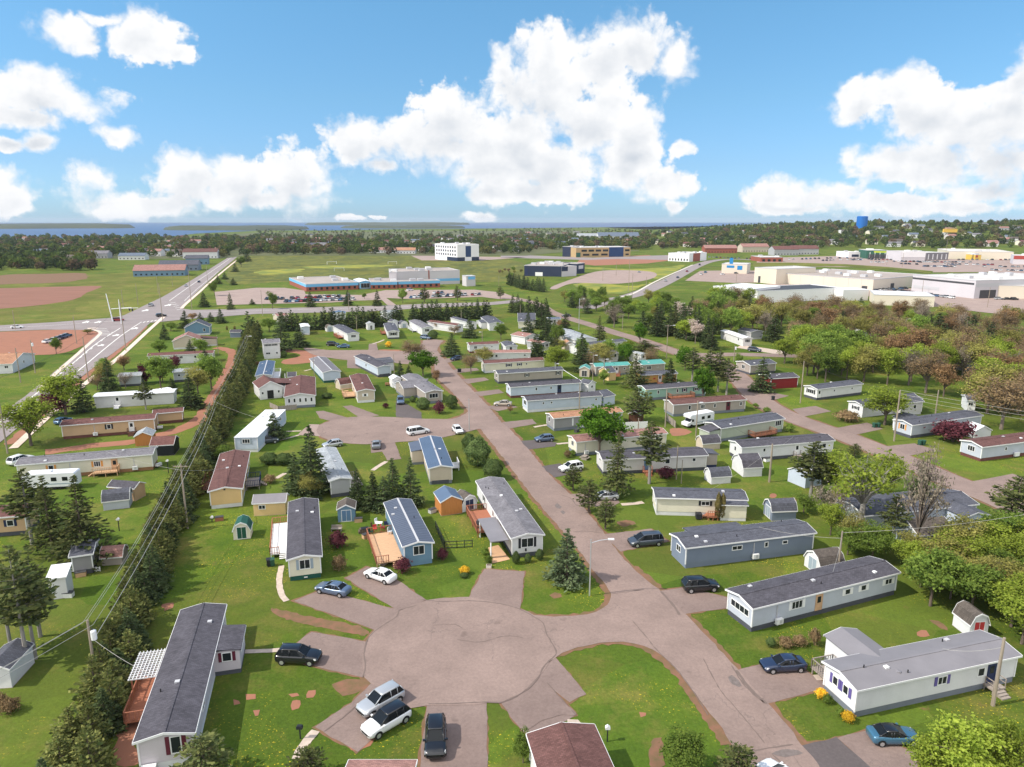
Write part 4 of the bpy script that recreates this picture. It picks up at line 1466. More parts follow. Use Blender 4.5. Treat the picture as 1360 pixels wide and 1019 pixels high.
proto('maple', broadleaf, 2, mt='f_maple', H=9, Rx=3.6, clusters=110, per=62, leaf=0.36)
proto('green', broadleaf, 3, mt='f_green', clusters=90, per=84, leaf=0.27, csize=1.05)
proto('lime', broadleaf, 2, mt='f_lime', H=10, Rx=3.0, Rz=.43, clusters=84, per=74, leaf=0.24, csize=1.05, limbs=22, twigs=60)
proto('olive', broadleaf, 3, mt='f_olive', H=10, Rx=2.9, Rz=.42, clusters=90, per=70, leaf=0.23, csize=1.15, limbs=24, twigs=120)
proto('brown', broadleaf, 3, mt='f_brown', H=10, Rx=3.0, Rz=.42, clusters=90, per=52, leaf=0.19, csize=1.2, limbs=26, twigs=260, tm='twig')
proto('rust', broadleaf, 2, mt='f_rust', clusters=80, per=64, leaf=0.22, csize=1.1, limbs=24, twigs=140)
proto('grey', broadleaf, 2, mt='f_grey', clusters=70, per=22, leaf=0.22, csize=1.0, limbs=30, twigs=170, tm='twig')
proto('blossom', broadleaf, 1, mt='f_pinkish', clusters=60, per=34, leaf=0.28, csize=0.8, limbs=24, twigs=60, tm='twig')
proto('sparse', broadleaf, 2, mt='f_lime', H=9, Rx=3.2, clusters=44, per=30, leaf=0.26, csize=0.8, limbs=40, twigs=120, tm='bark_pale', trunk=0.3, low=0.4)
proto('burgundy', broadleaf, 1, mt='f_burgundy', H=5, Rx=2.3, clusters=70, per=50, leaf=0.3, low=0.15, cz=0.5, Rz=0.45)
proto('yew', bush, 2, H=2.4, Rx=1.4, n=5200, leaf=0.17)
proto('shrub', bush, 2, H=1.4, Rx=1.0, n=1800, leaf=0.17, mt='f_green', tight=0.5, nz=0.3)
proto('brownbush', bush, 1, H=1.2, Rx=0.9, n=1500, leaf=0.15, mt='f_brown', tight=0.5, nz=0.3)
proto('redbush', bush, 1, H=1.3, Rx=1.0, n=1600, leaf=0.16, mt='f_burgundy', tight=0.5, nz=0.3)
proto('goldbush', bush, 1, H=1.1, Rx=0.8, n=1500, leaf=0.14, mt='f_gold', tight=0.6, nz=0.2)
proto('cedar', bush, 2, H=3.5, Rx=0.55, n=2600, leaf=0.2, mt='f_cedar', tight=0.75)
TREE_I = {}
TREES = []
def plant(kind, label, cat, x, y, h, w=None, group=None, name=None, rz=None, z=None, single=False):
 """w: full width in metres"""
 i = TREE_I.get(kind, 0)
 TREE_I[kind] = i + 1
 c, t, hh, rr = PROTO[kind][i % len(PROTO[kind])]
 rnd = random.Random(i * 31 + len(kind))
 sz = h / hh
 sx = (w / 2 / rr) if w else sz * rnd.uniform(0.9, 1.1)
 zz = (hill(x, y) if z is None else z)
 nm = name or {'spruce': 'spruce_tree', 'bluespruce': 'spruce_tree', 'tallspruce': 'spruce_tree', 'pine': 'pine_tree', 'youngpine': 'pine_tree', 'shrub': 'shrub', 'brownbush': 'shrub', 'redbush': 'shrub', 'goldbush': 'shrub', 'yew': 'clipped_shrub', 'cedar': 'cedar_shrub'}.get(kind, 'tree')
 root = thing(nm, label, cat, (x, y, zz), rnd.uniform(0, 6.28) if rz is None else rz, group)
 root.scale = (sx, sx, sz)
 obj('crown', c, None, root)
 obj('trunk', t, None, root)
 TREES.append((x, y))
 return root
def tree(kind, label, c, foot, top, w=None, group=None, cat='tree', name=None):
 """foot: ground spot; top: picture row of the tip in the same crop; w: width in picture pixels of the crop"""
 X, Y, Z = G(c, *foot)
 h = HT(c, foot[0], foot[1], foot[0], top)
 wm = None
 if w:
  wm = w / CROP[c][2] / PXM(c, *foot)
 return plant(kind, label, cat, X, Y, h, wm, group, name)
# ---------------------------------------------------------------- poles and wires
POLES = {}
def pole(key, label, c, foot, top, arms=0, trafo=None, lamp=None, m='pole_wood', r=0.14, name='utility_pole', cat='utility pole', az=0.0, h=None):
 X, Y, Z = G(c, *foot)
 if h is None:
  h = HT(c, foot[0], foot[1], top[0], top[1])
 root = thing(name, label, cat, (X, Y, Z), az)
 mb = MB()
 mb.tube((0, 0, -0.2), (0, 0, h), r, r * 0.7, 9)
 obj('pole', mb, m, root)
 for k in range(arms):
  mb = MB()
  z = h - 0.35 - 0.9 * k
  mb.box(-1.1, 1.1, -r * 0.7 - 0.1, -r * 0.7, z - 0.06, z + 0.06)
  ca = obj('crossarm', mb, 'pole_wood', root)
  mb = MB()
  for x in (-1.0, -0.5, 0.5, 1.0):
   mb.tube((x, -r * 0.7 - 0.05, z + 0.06), (x, -r * 0.7 - 0.05, z + 0.26), 0.05, 0.035, 6)
  obj('insulator', mb, 'dark_grey', ca)
 if trafo:
  mb = MB()
  z = h - trafo
  sd = 1
  mb.tube((0.42, 0, z - 0.5), (0.42, 0, z + 0.42), 0.27, 0.27, 12)
  mb.tube((0.42, 0, z + 0.42), (0.42, 0, z + 0.5), 0.27, 0.18, 12)
  mb.box(0.1, 0.25, -0.05, 0.05, z - 0.2, z + 0.2)
  tf = obj('transformer', mb, 'metal_white', root)
  mb = MB()
  mb.tube((0.34, 0, z + 0.48), (0.30, 0, z + 0.78), 0.05, 0.04, 6)
  obj('bushing', mb, 'dark_grey', tf)
 if lamp:                                       # (side length along x, rise)
  lx, rise = lamp
  mb = MB()
  z = h - 0.5
  p = [(0, 0, z), (lx * 0.5, 0, z + rise * 0.7), (lx, 0, z + rise)]
  for a, b in zip(p[:-1], p[1:]):
   mb.tube(a, b, 0.05, 0.045, 6)
  ar = obj('lamp_arm', mb, 'steel', root)
  mb = MB()
  s = 1 if lx > 0 else -1
  mb.box(lx - 0.1 * s, lx + 0.65 * s, -0.15, 0.15, z + rise - 0.06, z + rise + 0.08)
  obj('lamp_head', mb, 'metal_white', ar)
 POLES[key] = (X, Y, Z + h)
 return root
def wire(label, pts, sag=0.6, r=0.022, m='wire', group=None):
 mb = MB()
 for p, q in zip(pts[:-1], pts[1:]):
  p, q = np.array(p), np.array(q)
  n = 10
  prev = p
  for i in range(1, n + 1):
   t = i / n
   cur = p + (q - p) * t - np.array((0, 0, sag * 4 * t * (1 - t)))
   mb.tube(prev, cur, r, r, 4, cap=False)
   prev = cur
 return tag(obj('overhead_wire', mb, m), label, 'overhead wire', group)
# ---------------------------------------------------------------- ground, water, roads
def build_ground():
 ys = np.concatenate([np.linspace(-60, 900, 9), np.linspace(940, 2000, 54), np.linspace(2100, 6000, 24), np.linspace(6500, 14500, 9)])
 xs = np.concatenate([np.linspace(-12000, -1500, 8), np.linspace(-1300, -100, 9), np.linspace(-60, 1500, 60), np.linspace(1600, 4000, 16), np.linspace(5000, 12000, 6)])
 mb = MB()
 nx = len(xs)
 vs = [(x, y, hill(x, y)) for y in ys for x in xs]
 fs = [(j * nx + i, j * nx + i + 1, (j + 1) * nx + i + 1, (j + 1) * nx + i) for j in range(len(ys) - 1) for i in range(nx - 1)]
 mb.add(vs, fs)
 tag(obj('ground', mb, 'grass', smooth=True), kind='structure')
build_ground()
# the sea and the bay, from the shore out to the horizon
shore = gpts('o', [(-120, 321), (0, 320), (60, 317), (120, 317), (170, 314), (215, 316), (260, 310.5), (310, 308), (345, 306.5), (400, 306), (430, 306.5), (520, 304.5), (600, 304), (680, 303.4), (800, 302), (1000, 300.2)])
sea = shore + [(9000, 5600), (12000, 5200), (12000, 13800), (-12000, 13800), (-12000, 1700)]
sheet('sea', sea, 0.4, 'water')
def headland(name, base, top, m='far_wood', z1=None):
 """low land across the water: a mound with a rough wooded top"""
 pts = gpts('o', base)
 cx, cy = np.mean([p[0] for p in pts]), np.mean([p[1] for p in pts])
 out = smooth_closed(pts, 60, 8, 3)
 mb = MB()
 n = len(out)
 rnd = random.Random(5)
 vs = [(x, y, 0.2) for x, y in out]
 for k, f in ((top * 0.75, 0.96), (top, 0.75)):
  vs += [(cx + (x - cx) * f, cy + (y - cy) * f, k * rnd.uniform(0.72, 1.12)) for x, y in out]
 vs.append((cx, cy, top))
 fs = []
 for r_ in range(2):
  for i in range(n):
   j = (i + 1) % n
   fs.append((r_ * n + i, r_ * n + j, (r_ + 1) * n + j, (r_ + 1) * n + i))
 fs += [(2 * n + i, 2 * n + (i + 1) % n, 3 * n) for i in range(n)]
 mb.add(vs, fs)
 tag(obj(name, mb, m, smooth=True), kind='structure')
headland('far_headland', [(-300, 304), (-100, 304), (20, 304.2), (90, 303.6), (160, 303.4), (180, 302.5), (150, 301), (60, 300.6), (-300, 300.6)], 24)
headland('wooded_island', [(219, 305.6), (240, 306.2), (290, 306.4), (345, 306.6), (405, 305.2), (400, 303.6), (340, 303.2), (260, 303.4), (225, 304)], 17)
headland('wooded_island', [(455, 303.2), (500, 303.8), (560, 303.8), (610, 303.4), (612, 302.4), (560, 301.6), (470, 302)], 14)
headland('far_headland', [(410, 299.2), (480, 299.3), (560, 299.2), (620, 298.8), (600, 297.6), (430, 297.6)], 22)
# broad patches of ground (each a sheet a little above the one below)
S = sheet
S('meadow', smooth_closed(gpts('o', [(-60, 372), (100, 366), (190, 362), (262, 368), (225, 392), (170, 416), (130, 422), (60, 428), (-60, 433)]), 6, 0.8, 4), 0.03, 'meadow')
S('ploughed_field', smooth_closed(gpts('o', [(-60, 384), (0, 383), (60, 381.5), (125, 380), (134, 381.5), (118, 388), (104, 396), (76, 402.5), (40, 407), (0, 410.5), (-60, 413)]), 6, 0.6, 5), 0.06, 'field_soil')
S('scrub_ground', smooth_closed(gpts('o', [(0, 366), (60, 364), (110, 363), (112, 371), (70, 376), (20, 377), (0, 378)]), 6, 1.5, 6), 0.06, 'bare_soil')
S('dirt_lot', smooth_closed(gpts('o', [(-60, 442), (0, 441), (60, 438.5), (110, 438), (131, 442.5), (128, 450), (108, 460), (80, 470), (40, 472), (-60, 477)]), 3, 0.4, 7), 0.05, 'dirt')
S('sports_field', smooth_closed(gpts('o', [(328, 341), (480, 340.5), (640, 341), (700, 352), (690, 372), (560, 374), (380, 374), (322, 378), (300, 368)]), 12, 1, 8), 0.04, 'sports_grass')
for i, q in enumerate(([(345, 360), (400, 357), (395, 362), (350, 365)], [(400, 355), (440, 352.5), (520, 352), (500, 355), (430, 357)])):
 S('dandelion_drift', smooth_closed(gpts('o', q), 6, 2.5, 9 + i), 0.08, 'dandelions')
S('dandelion_drift', smooth_closed(gpts('d3', [(330, 390), (480, 385), (640, 400), (760, 376), (700, 400), (600, 440), (420, 430)]), 4, 1.5, 12), 0.08, 'dandelions')
S('dandelion_drift', smooth_closed(gpts('d3', [(400, 300), (620, 310), (820, 300), (920, 290), (800, 360), (740, 350), (760, 335), (640, 318), (420, 312)]), 4, 1.0, 13), 0.08, 'dandelions')
mat('town_ground', (0.085, 0.105, 0.035), 0.95, vscale=0.012, col2=(0.12, 0.12, 0.055), detail=6)
S('town_ground', gpts('o', [(-300, 343), (290, 344), (330, 340), (700, 340), (760, 334), (850, 334), (800, 306), (600, 307), (345, 309), (215, 317), (-300, 325)]), 0.2, 'town_ground')
S('gravel_yard', gpts('o', [(772, 343), (862, 339), (890, 346), (860, 350), (790, 353), (765, 350)]), 0.06, 'dirt')
S('gravel_yard', gpts('o', [(545, 339.5), (640, 341), (700, 342), (640, 346), (560, 346)]), 0.07, 'lot')
# --- the big road on the left with its junction
big_l = [(-30, 570), (0, 549), (31.8, 528), (58.3, 506.5), (81, 486.5), (101, 470), (123.6, 449), (131, 443), (127, 440), (110, 438.5), (60, 438.2), (0, 440.5), (-60, 443), (-60, 437), (0, 432.5), (75, 428), (150, 422.3), (165, 419), (190, 407), (215, 395), (240, 381), (265, 366), (300, 344), (314, 335)]
big_r = [(319, 336), (317, 340), (290, 362), (265, 385), (245, 404), (241, 410), (255, 412), (340, 410.3), (515, 406), (560, 404), (652, 401.5), (690, 398), (690, 402), (652, 405.5), (555, 410), (490, 414), (340, 417.3), (250, 424), (222, 427), (199.6, 429), (176.6, 450), (137.8, 478.5), (107.7, 501.5), (60, 540), (20, 572), (0, 588), (-30, 612)]
S('main_road', smooth_closed(gpts('o', big_l + big_r), 4, 0.05, 2, curve=False), 0.10, 'road_new')
walk = gpts('m1', [(100, 1110), (300, 925), (500, 745), (660, 608), (900, 420), (1130, 210), (1240, 112)])
ribbon('pavement', walk, 1.7, 0.115, 'kerb_stone')
ribbon('dirt_verge', gpts('m1', [(60, 1080), (300, 870), (640, 572), (880, 385), (1100, 190)]), 1.8, 0.05, 'dirt', rough=0.3)
ribbon('pavement', gpts('d1', [(965, 520), (985, 498), (1060, 432), (1100, 395), (1190, 318), (1275, 250)]), 1.8, 0.115, 'kerb_stone')
ribbon('pavement', gpts('d1', [(520, 625), (470, 625), (530, 645), (520, 668), (470, 712), (320, 845), (220, 940)]), 1.3, 0.115, 'kerb_stone')
def stripe(pts, w=0.22, c='o', dash=None, z=0.125):
 P = spline(gpts(c, pts), 1.0)
 if not dash:
  ribbon('road_marking', [tuple(p) for p in P], w, z, 'paint', step=3)
  return
 k = 0
 run = []
 for i, p in enumerate(P):
  if (i % (dash * 2)) < dash:
   run.append(tuple(p))
  else:
   if len(run) > 1: ribbon('road_marking', run, w, z, 'paint', step=3)
   run = []
stripe([(18, 566), (60, 530), (110, 488), (160, 447), (188, 428)], 0.35)
stripe([(-5, 566), (40, 530), (90, 489), (128, 457), (160, 436)], 0.35)
stripe([(20, 545), (60, 515), (100, 481), (150, 441)], 0.3, dash=4)
stripe([(225, 400), (250, 382), (285, 358), (314, 338)], 0.35)
stripe([(245, 400), (262, 384), (290, 361)], 0.25)
stripe([(-40, 438), (60, 433), (150, 427)], 0.3)
stripe([(260, 415), (400, 411.5), (560, 407)], 0.3)
for k in range(5):
 stripe([(226 + k * 2.2, 403 + k * 2.2), (233 + k * 2.2, 402 + k * 2.2)], 0.7, z=0.13)
 stripe([(128 + k * 1.5, 437.5 + k * 2), (142 + k * 1.5, 437 + k * 2)], 0.6, z=0.13)
 stripe([(190 + 5 * k, 429 - k * .7), (193 + 5 * k, 427.6 - k * .7)], 0.6, z=0.13)
for (x, y) in ((133, 459.5), (153, 446), (178, 437), (113, 428.5), (129, 428.5), (222, 406), (192, 413)):
 S('road_marking', gpts('o', [(x - 4, y + .3), (x + 2, y - 1.2), (x + 1.5, y - 2), (x + 6, y - 1), (x + 3, y + .8), (x + 2.6, y), (x - 3.2, y + 1)]), 0.13, 'paint')
# --- the street of the mobile home park
st_r = [(1095, 1030), (1087.4, 1016), (1065.4, 989.7), (1027.9, 944), (977.8, 888), (943, 850), (905.8, 812.7), (874, 783), (840, 754.8), (817, 728), (773, 672), (732, 633), (702, 597.7), (676, 569), (668, 563), (645, 536), (606, 496), (580, 465), (579, 459), (588, 454), (586, 452)]
st_l = [(563, 452), (563.6, 458), (576, 476), (578, 499), (592, 513), (609.5, 530.7), (620, 544), (620, 548), (614, 552), (599, 556.5), (560, 556.5), (535, 555), (502, 553.8), (470, 554), (440, 559), (422, 567), (424, 578), (440, 586), (470, 590), (500, 590), (524.8, 588), (560, 585), (590, 581), (625, 573), (636, 570), (641, 574), (660.6, 598.6), (686.5, 633), (713, 666.6), (746.5, 705.4), (776, 740.7), (790, 761), (804, 778), (811.5, 794), (801, 808), (779, 816), (748, 819), (710.3, 817.4), (690, 808), (660, 801), (622.6, 794), (590, 795), (567, 797.7), (533, 811), (499, 837), (487, 853), (482, 878), (484, 900), (494, 908), (520, 926), (543, 941), (567, 938), (600, 938), (646, 935), (665, 935), (700, 915), (716, 898), (737, 874), (766.7, 861), (798, 855), (826, 853.5), (857, 859), (884, 875), (899.5, 891), (943, 947), (970, 986), (985, 1012), (990, 1030)]
street_pts = gpts('o', st_r + st_l)
S('dirt_verge', smooth_closed([(x, y) for x, y in gpts('o', [(x + (5 if i < len(st_r) else 0), y) for i, (x, y) in enumerate(st_r + [(x - 5 if not (560 < x < 800 and 780 < y < 960) else x, y) for x, y in st_l])])], 1.0, 0.22, 11, curve=False), 0.0105, 'bare_soil')
S('street', smooth_closed(street_pts, 0.9, 0.13, 3), 0.06, 'road')
# upper cul-de-sac road
S('street', smooth_closed(gpts('o', [(404, 462), (440, 465.3), (490, 465), (535, 466.5), (555, 461), (566, 452), (586, 452), (581, 464), (578, 479), (565, 482), (540, 484), (500, 479), (470, 479), (440, 476), (415, 471)]), 2, 0.1, 4), 0.056, 'road')
# second street on the right, and the road that joins it from behind
ribbon('street', gpts('o', [(640, 388), (680, 395.5), (713, 403.5), (735, 416), (789, 433), (820, 443), (848, 451), (876, 460.5), (912, 472), (950, 480), (975, 496), (1000, 522), (1022, 540), (1060, 558), (1120, 579), (1176.5, 601.7), (1234, 626.5), (1291, 650), (1335, 668), (1400, 700), (1480, 740)]), 6.6, 0.05, 'road')
ribbon('dirt_verge', gpts('o', [(848, 451), (876, 460.5), (912, 472), (950, 480), (975, 496), (1000, 522), (1022, 540), (1060, 558), (1120, 579), (1176.5, 601.7), (1234, 626.5), (1291, 650), (1335, 668), (1400, 700)]), 8.0, 0.02, 'bare_soil', rough=0.3)
ribbon('street', gpts('o', [(905, 470), (940, 471.5), (979, 471), (1042, 472.5), (1075, 474)]), 6.5, 0.045, 'road')
ribbon('street', gpts('o', [(1291, 650), (1330, 643), (1365, 636)]), 5.5, 0.045, 'road')
# curved road towards the shops
ribbon('avenue', gpts('d3', [(380, 520), (520, 478), (640, 450), (740, 414), (830, 372), (910, 330), (985, 292), (1060, 268), (1160, 258), (1280, 262), (1500, 280)]), 12, 0.09, 'road_new', step=5)
ribbon('pavement', gpts('d3', [(540, 466), (640, 442), (740, 388), (830, 345), (960, 288)]), 1.6, 0.11, 'concrete', step=5)
# car parks
S('car_park', gpts('o', [(285, 388), (340, 382.5), (378, 382.5), (404, 386), (406, 391), (480, 392), (512, 385.5), (630, 385), (668, 389), (692, 398), (662, 397.5), (640, 394.5), (546, 397.5), (513, 396), (527, 405.8), (516, 407), (507, 398.5), (475, 399.5), (440, 402), (350, 404), (288, 405.5)]), 0.08, 'lot')
S('car_park', smooth_closed(gpts('d3', [(210, 405), (330, 360), (440, 325), (560, 316), (720, 322), (770, 340), (720, 368), (560, 388), (330, 386), (230, 418)]), 5, 0, 5), 0.09, 'lot')
S('car_park', gpts('d3', [(1000, 320), (1110, 318), (1400, 318), (1400, 380), (1180, 384), (920, 372), (960, 345)]), 0.085, 'lot')
S('car_park', gpts('d4', [(-60, 250), (100, 248), (430, 240), (760, 248), (1100, 262), (1420, 258), (1420, 350), (1180, 326), (880, 328), (700, 308), (420, 300), (-60, 295)]), 0.13, 'lot')
S('car_park', gpts('d4', [(-80, 395), (60, 388), (560, 422), (760, 412), (1420, 440), (1420, 560), (1180, 545), (880, 510), (640, 466), (400, 440), (-80, 420)]), 0.12, 'lot')
S('grass_strip', gpts('d4', [(-80, 276), (120, 276), (420, 285), (640, 300), (880, 322), (860, 334), (640, 312), (380, 296), (-80, 300)]), 0.16, 'meadow')
S('car_park', gpts('d3', [(-60, 232), (260, 244), (430, 250), (840, 236), (1000, 262), (820, 262), (560, 256), (400, 262), (-60, 250)]), 0.07, 'road_new')
# --- driveways
DW = [([(389.6, 798.7), (428.8, 783), (496, 801.8), (533.7, 811), (499, 837)], 'drive'), ([(458.5, 768.3), (488, 753), (527.4, 770.5), (566.6, 797.7), (532, 812), (504, 797)], 'drive'),
  ([(394.3, 853.5), (414.7, 839.4), (488, 853), (483, 901), (396, 880)], 'drive'), ([(494, 906), (466, 934), (417.8, 966), (474, 999), (543, 941)], 'drive'),
  ([(566.6, 936), (646, 934), (648, 1030), (556, 1030)], 'drive'), ([(665, 934), (717, 899), (766.7, 950.5), (710, 975.6), (694.7, 972.5)], 'drive'), ([(715, 899), (737, 873), (777.7, 922), (755.7, 934)], 'drive'),
  ([(621, 796), (643, 756), (697, 759.5), (690, 809)], 'drive'), ([(799, 710), (865, 702.8), (888, 719.5), (824, 733)], 'drive'), ([(876, 785), (912, 780), (977.8, 797), (974.6, 806.5), (902, 817)], 'drive'),
  ([(976, 891), (1015, 881.6), (1065.5, 888), (1103, 913), (1018, 936)], 'drive'), ([(1066, 990), (1112, 980), (1170, 1032), (1098, 1032)], 'drive_dark'), ([(1113, 980), (1151, 971), (1216.6, 1000.6), (1223, 1032), (1171, 1032)], 'drive'),
  ([(667, 561), (706.8, 557), (713, 563), (675, 569.8)], 'drive'), ([(690, 586), (711, 584.4), (739.5, 588), (737.7, 593), (700, 597.5)], 'drive_dark'), ([(718, 620), (743, 616), (774.8, 626), (736, 634.4)], 'drive_dark'),
  ([(743, 658), (792.5, 654), (812, 656), (824, 668), (813.6, 673), (772, 673)], 'drive'), ([(613, 504), (643, 501.5), (650, 505), (621, 510)], 'drive'), ([(629, 521), (662.5, 517.4), (669.6, 522), (638, 526.5)], 'drive'),
  ([(645, 540), (672, 537), (688, 541), (660, 546.5)], 'drive'), ([(598, 492.3), (609.5, 490), (633, 489), (636.5, 492), (605, 496.4)], 'drive'), ([(588, 477.3), (600, 475.6), (612, 478), (594, 482)], 'drive'),
  ([(492, 586), (508, 586), (524.8, 587.5), (532.7, 610), (514, 612), (508, 600), (493, 602)], 'drive'), ([(455, 540), (466.5, 538.6), (503.6, 552), (479, 556)], 'drive'), ([(525.7, 534), (539, 536), (560, 548), (560, 557), (526, 554)], 'drive_dark'),
  ([(419.6, 546.6), (430, 545.7), (465, 556), (449, 562), (425, 556)], 'drive'), ([(395, 578), (410.7, 564), (424, 564), (430, 580)], 'lot'), ([(1052, 543.5), (1083, 539.5), (1104, 546.6), (1066, 554)], 'drive'),
  ([(1108, 569), (1151.7, 561.5), (1172.7, 570), (1130, 579)], 'drive'), ([(1172, 593.5), (1214.8, 589), (1241.6, 597.8), (1205, 606.5)], 'drive'), ([(998, 524), (1028, 522), (1048, 526), (1022, 533)], 'drive'),
  ([(489, 466), (490, 457), (500, 456), (502, 466)], 'drive'), ([(461, 478), (461, 489), (488, 490), (486, 478)], 'drive'), ([(1040, 472), (1052, 468), (985, 458), (978, 462)], 'path')]
for i, (q, m) in enumerate(DW):
 p = gpts('o', q)
 S('driveway', smooth_closed(p, 1.0, 0.09, i + 20, curve=False), 0.035 + 0.002 * (i % 4), m)
 if i < 13 and m != 'path':
  cx, cy = np.mean([a[0] for a in p]), np.mean([a[1] for a in p])
  S('dirt_verge', smooth_closed([(cx + (x - cx) * 1.05, cy + (y - cy) * 1.05) for x, y in p], 0.7, 0.16, i + 60, curve=False), 0.012 + 0.001 * i, 'bare_soil')
# dirt tracks and bare patches
ribbon('dirt_track', gpts('o', [(286, 462), (300, 464), (311, 471), (306, 488), (294, 512), (281, 535), (268, 555), (240, 570), (180, 586), (120, 592.5), (60, 601)]), 3.8, 0.03, 'dirt', rough=0.35, step=1.5)
S('dirt_track', smooth_closed(gpts('q5', [(20, 500), (280, 515), (540, 575), (500, 600), (430, 640), (160, 672), (40, 660), (60, 620), (240, 580), (200, 545), (20, 530)]), 2, 0.3, 14), 0.03, 'dirt')
S('dirt_patch', smooth_closed(gpts('q5', [(1130, 505), (1359, 508), (1400, 525), (1359, 540), (1150, 535)]), 2, 0.3, 15), 0.03, 'dirt')
PATCH = [('f1', [(500, 880), (560, 800), (600, 790), (570, 900), (590, 1000), (480, 1000)], 'dirt'), ('f2', [(520, 665), (600, 645), (680, 655), (640, 690), (560, 720)], 'bare_soil'), ('f2', [(330, 710), (365, 705), (370, 720), (340, 725)], 'dirt'),
   ('f2', [(340, 738), (385, 735), (380, 765), (345, 775)], 'dirt'), ('f2', [(180, 775), (212, 775), (208, 800), (182, 802)], 'dirt'), ('f2', [(410, 695), (438, 692), (436, 720), (414, 722)], 'dirt'), ('f2', [(95, 735), (122, 735), (120, 752), (98, 752)], 'dirt'), ('f2', [(150, 712), (190, 712), (186, 730), (152, 730)], 'dirt'),
   ('f2', [(260, 345), (420, 380), (640, 425), (660, 460), (480, 430), (300, 385)], 'bare_soil'), ('f2', [(565, 895), (640, 870), (690, 905), (640, 945), (590, 945)], 'dirt'), ('f3', [(545, 290), (562, 278), (588, 284), (592, 298), (565, 304)], 'bare_soil'),
   ('f5', [(500, 445), (545, 440), (560, 460), (525, 470)], 'dirt'), ('f5', [(560, 395), (600, 400), (640, 440), (600, 430)], 'bare_soil'), ('m5', [(60, 960), (160, 960), (220, 985), (150, 1012), (70, 1010)], 'dirt'), ('f4', [(85, 900), (120, 890), (135, 1010), (75, 1019)], 'bare_soil'),
   ('n5', [(800, 605), (850, 600), (860, 625), (815, 630)], 'dirt'), ('n5', [(900, 635), (990, 630), (1000, 660), (920, 665)], 'bare_soil'), ('n4', [(905, 810), (1000, 800), (1040, 825), (950, 845)], 'bare_soil'), ('f1', [(690, 330), (740, 320), (735, 345), (700, 355)], 'dirt'), ('f3', [(925, 785), (950, 785), (952, 805), (928, 808)], 'dirt')]
for i, (c, q, m) in enumerate(PATCH):
 S('dirt_patch', smooth_closed(gpts(c, q), 0.5, 0.16, 90 + i), 0.0165 + 0.001 * (i % 5), m)
# dirt verges: strips of bare soil between the paving and the grass
for i_, (c, q, w) in enumerate((('f3', [(440, 362), (480, 382), (600, 385), (700, 375), (775, 347), (803, 300), (780, 248), (735, 192), (690, 128)], 1.4), ('f3', [(572, 540), (660, 507), (760, 488), (850, 484), (945, 505), (1010, 545)], 1.3), ('f4', [(100, 532), (190, 600), (260, 695), (330, 790), (415, 922)], 1.8),
    ('f4', [(0, 168), (110, 260), (210, 362), (330, 482), (440, 605), (600, 785), (720, 925)], 1.3), ('n4', [(0, 268), (150, 465), (300, 655), (490, 878)], .9), ('n4', [(95, 112), (240, 275), (410, 472), (640, 692)], .8))):
 ribbon('dirt_verge', gpts(c, q), w, 0.0265 + 0.0008 * i_, 'bare_soil', rough=0.22, step=0.6)
# garden paths
for c, q, w in (('f2', [(300, 165), (290, 230), (300, 285), (322, 315)], 0.75), ('f2', [(130, 530), (220, 527), (300, 522)], 0.7), ('f2', [(445, 865), (410, 905), (380, 950), (365, 985)], 0.9), ('f2', [(785, 100), (770, 130), (745, 150), (722, 165)], 0.8),
    ('n4', [(935, 682), (1020, 676), (1100, 665)], 1.0), ('n4', [(278, 100), (330, 90), (385, 82)], 0.9), ('n4', [(450, 226), (540, 218)], 0.9), ('n3', [(310, 425), (360, 390), (415, 358)], 0.9), ('n2', [(825, 208), (910, 185), (1000, 160)], 0.7), ('n2', [(905, 132), (1020, 128)], 0.7),
    ('n2', [(830, 485), (910, 440)], 0.9), ('f3', [(618, 830), (655, 832), (720, 960), (770, 1030)], 0.9), ('f5', [(70, 640), (130, 630), (160, 570)], 0.9), ('q5', [(290, 748), (470, 700)], 0.7), ('q5', [(1060, 440), (1130, 420), (1190, 395)], 0.9)):
 ribbon('garden_path', gpts(c, q), w, 0.045, 'path', rough=0.04, step=0.6)
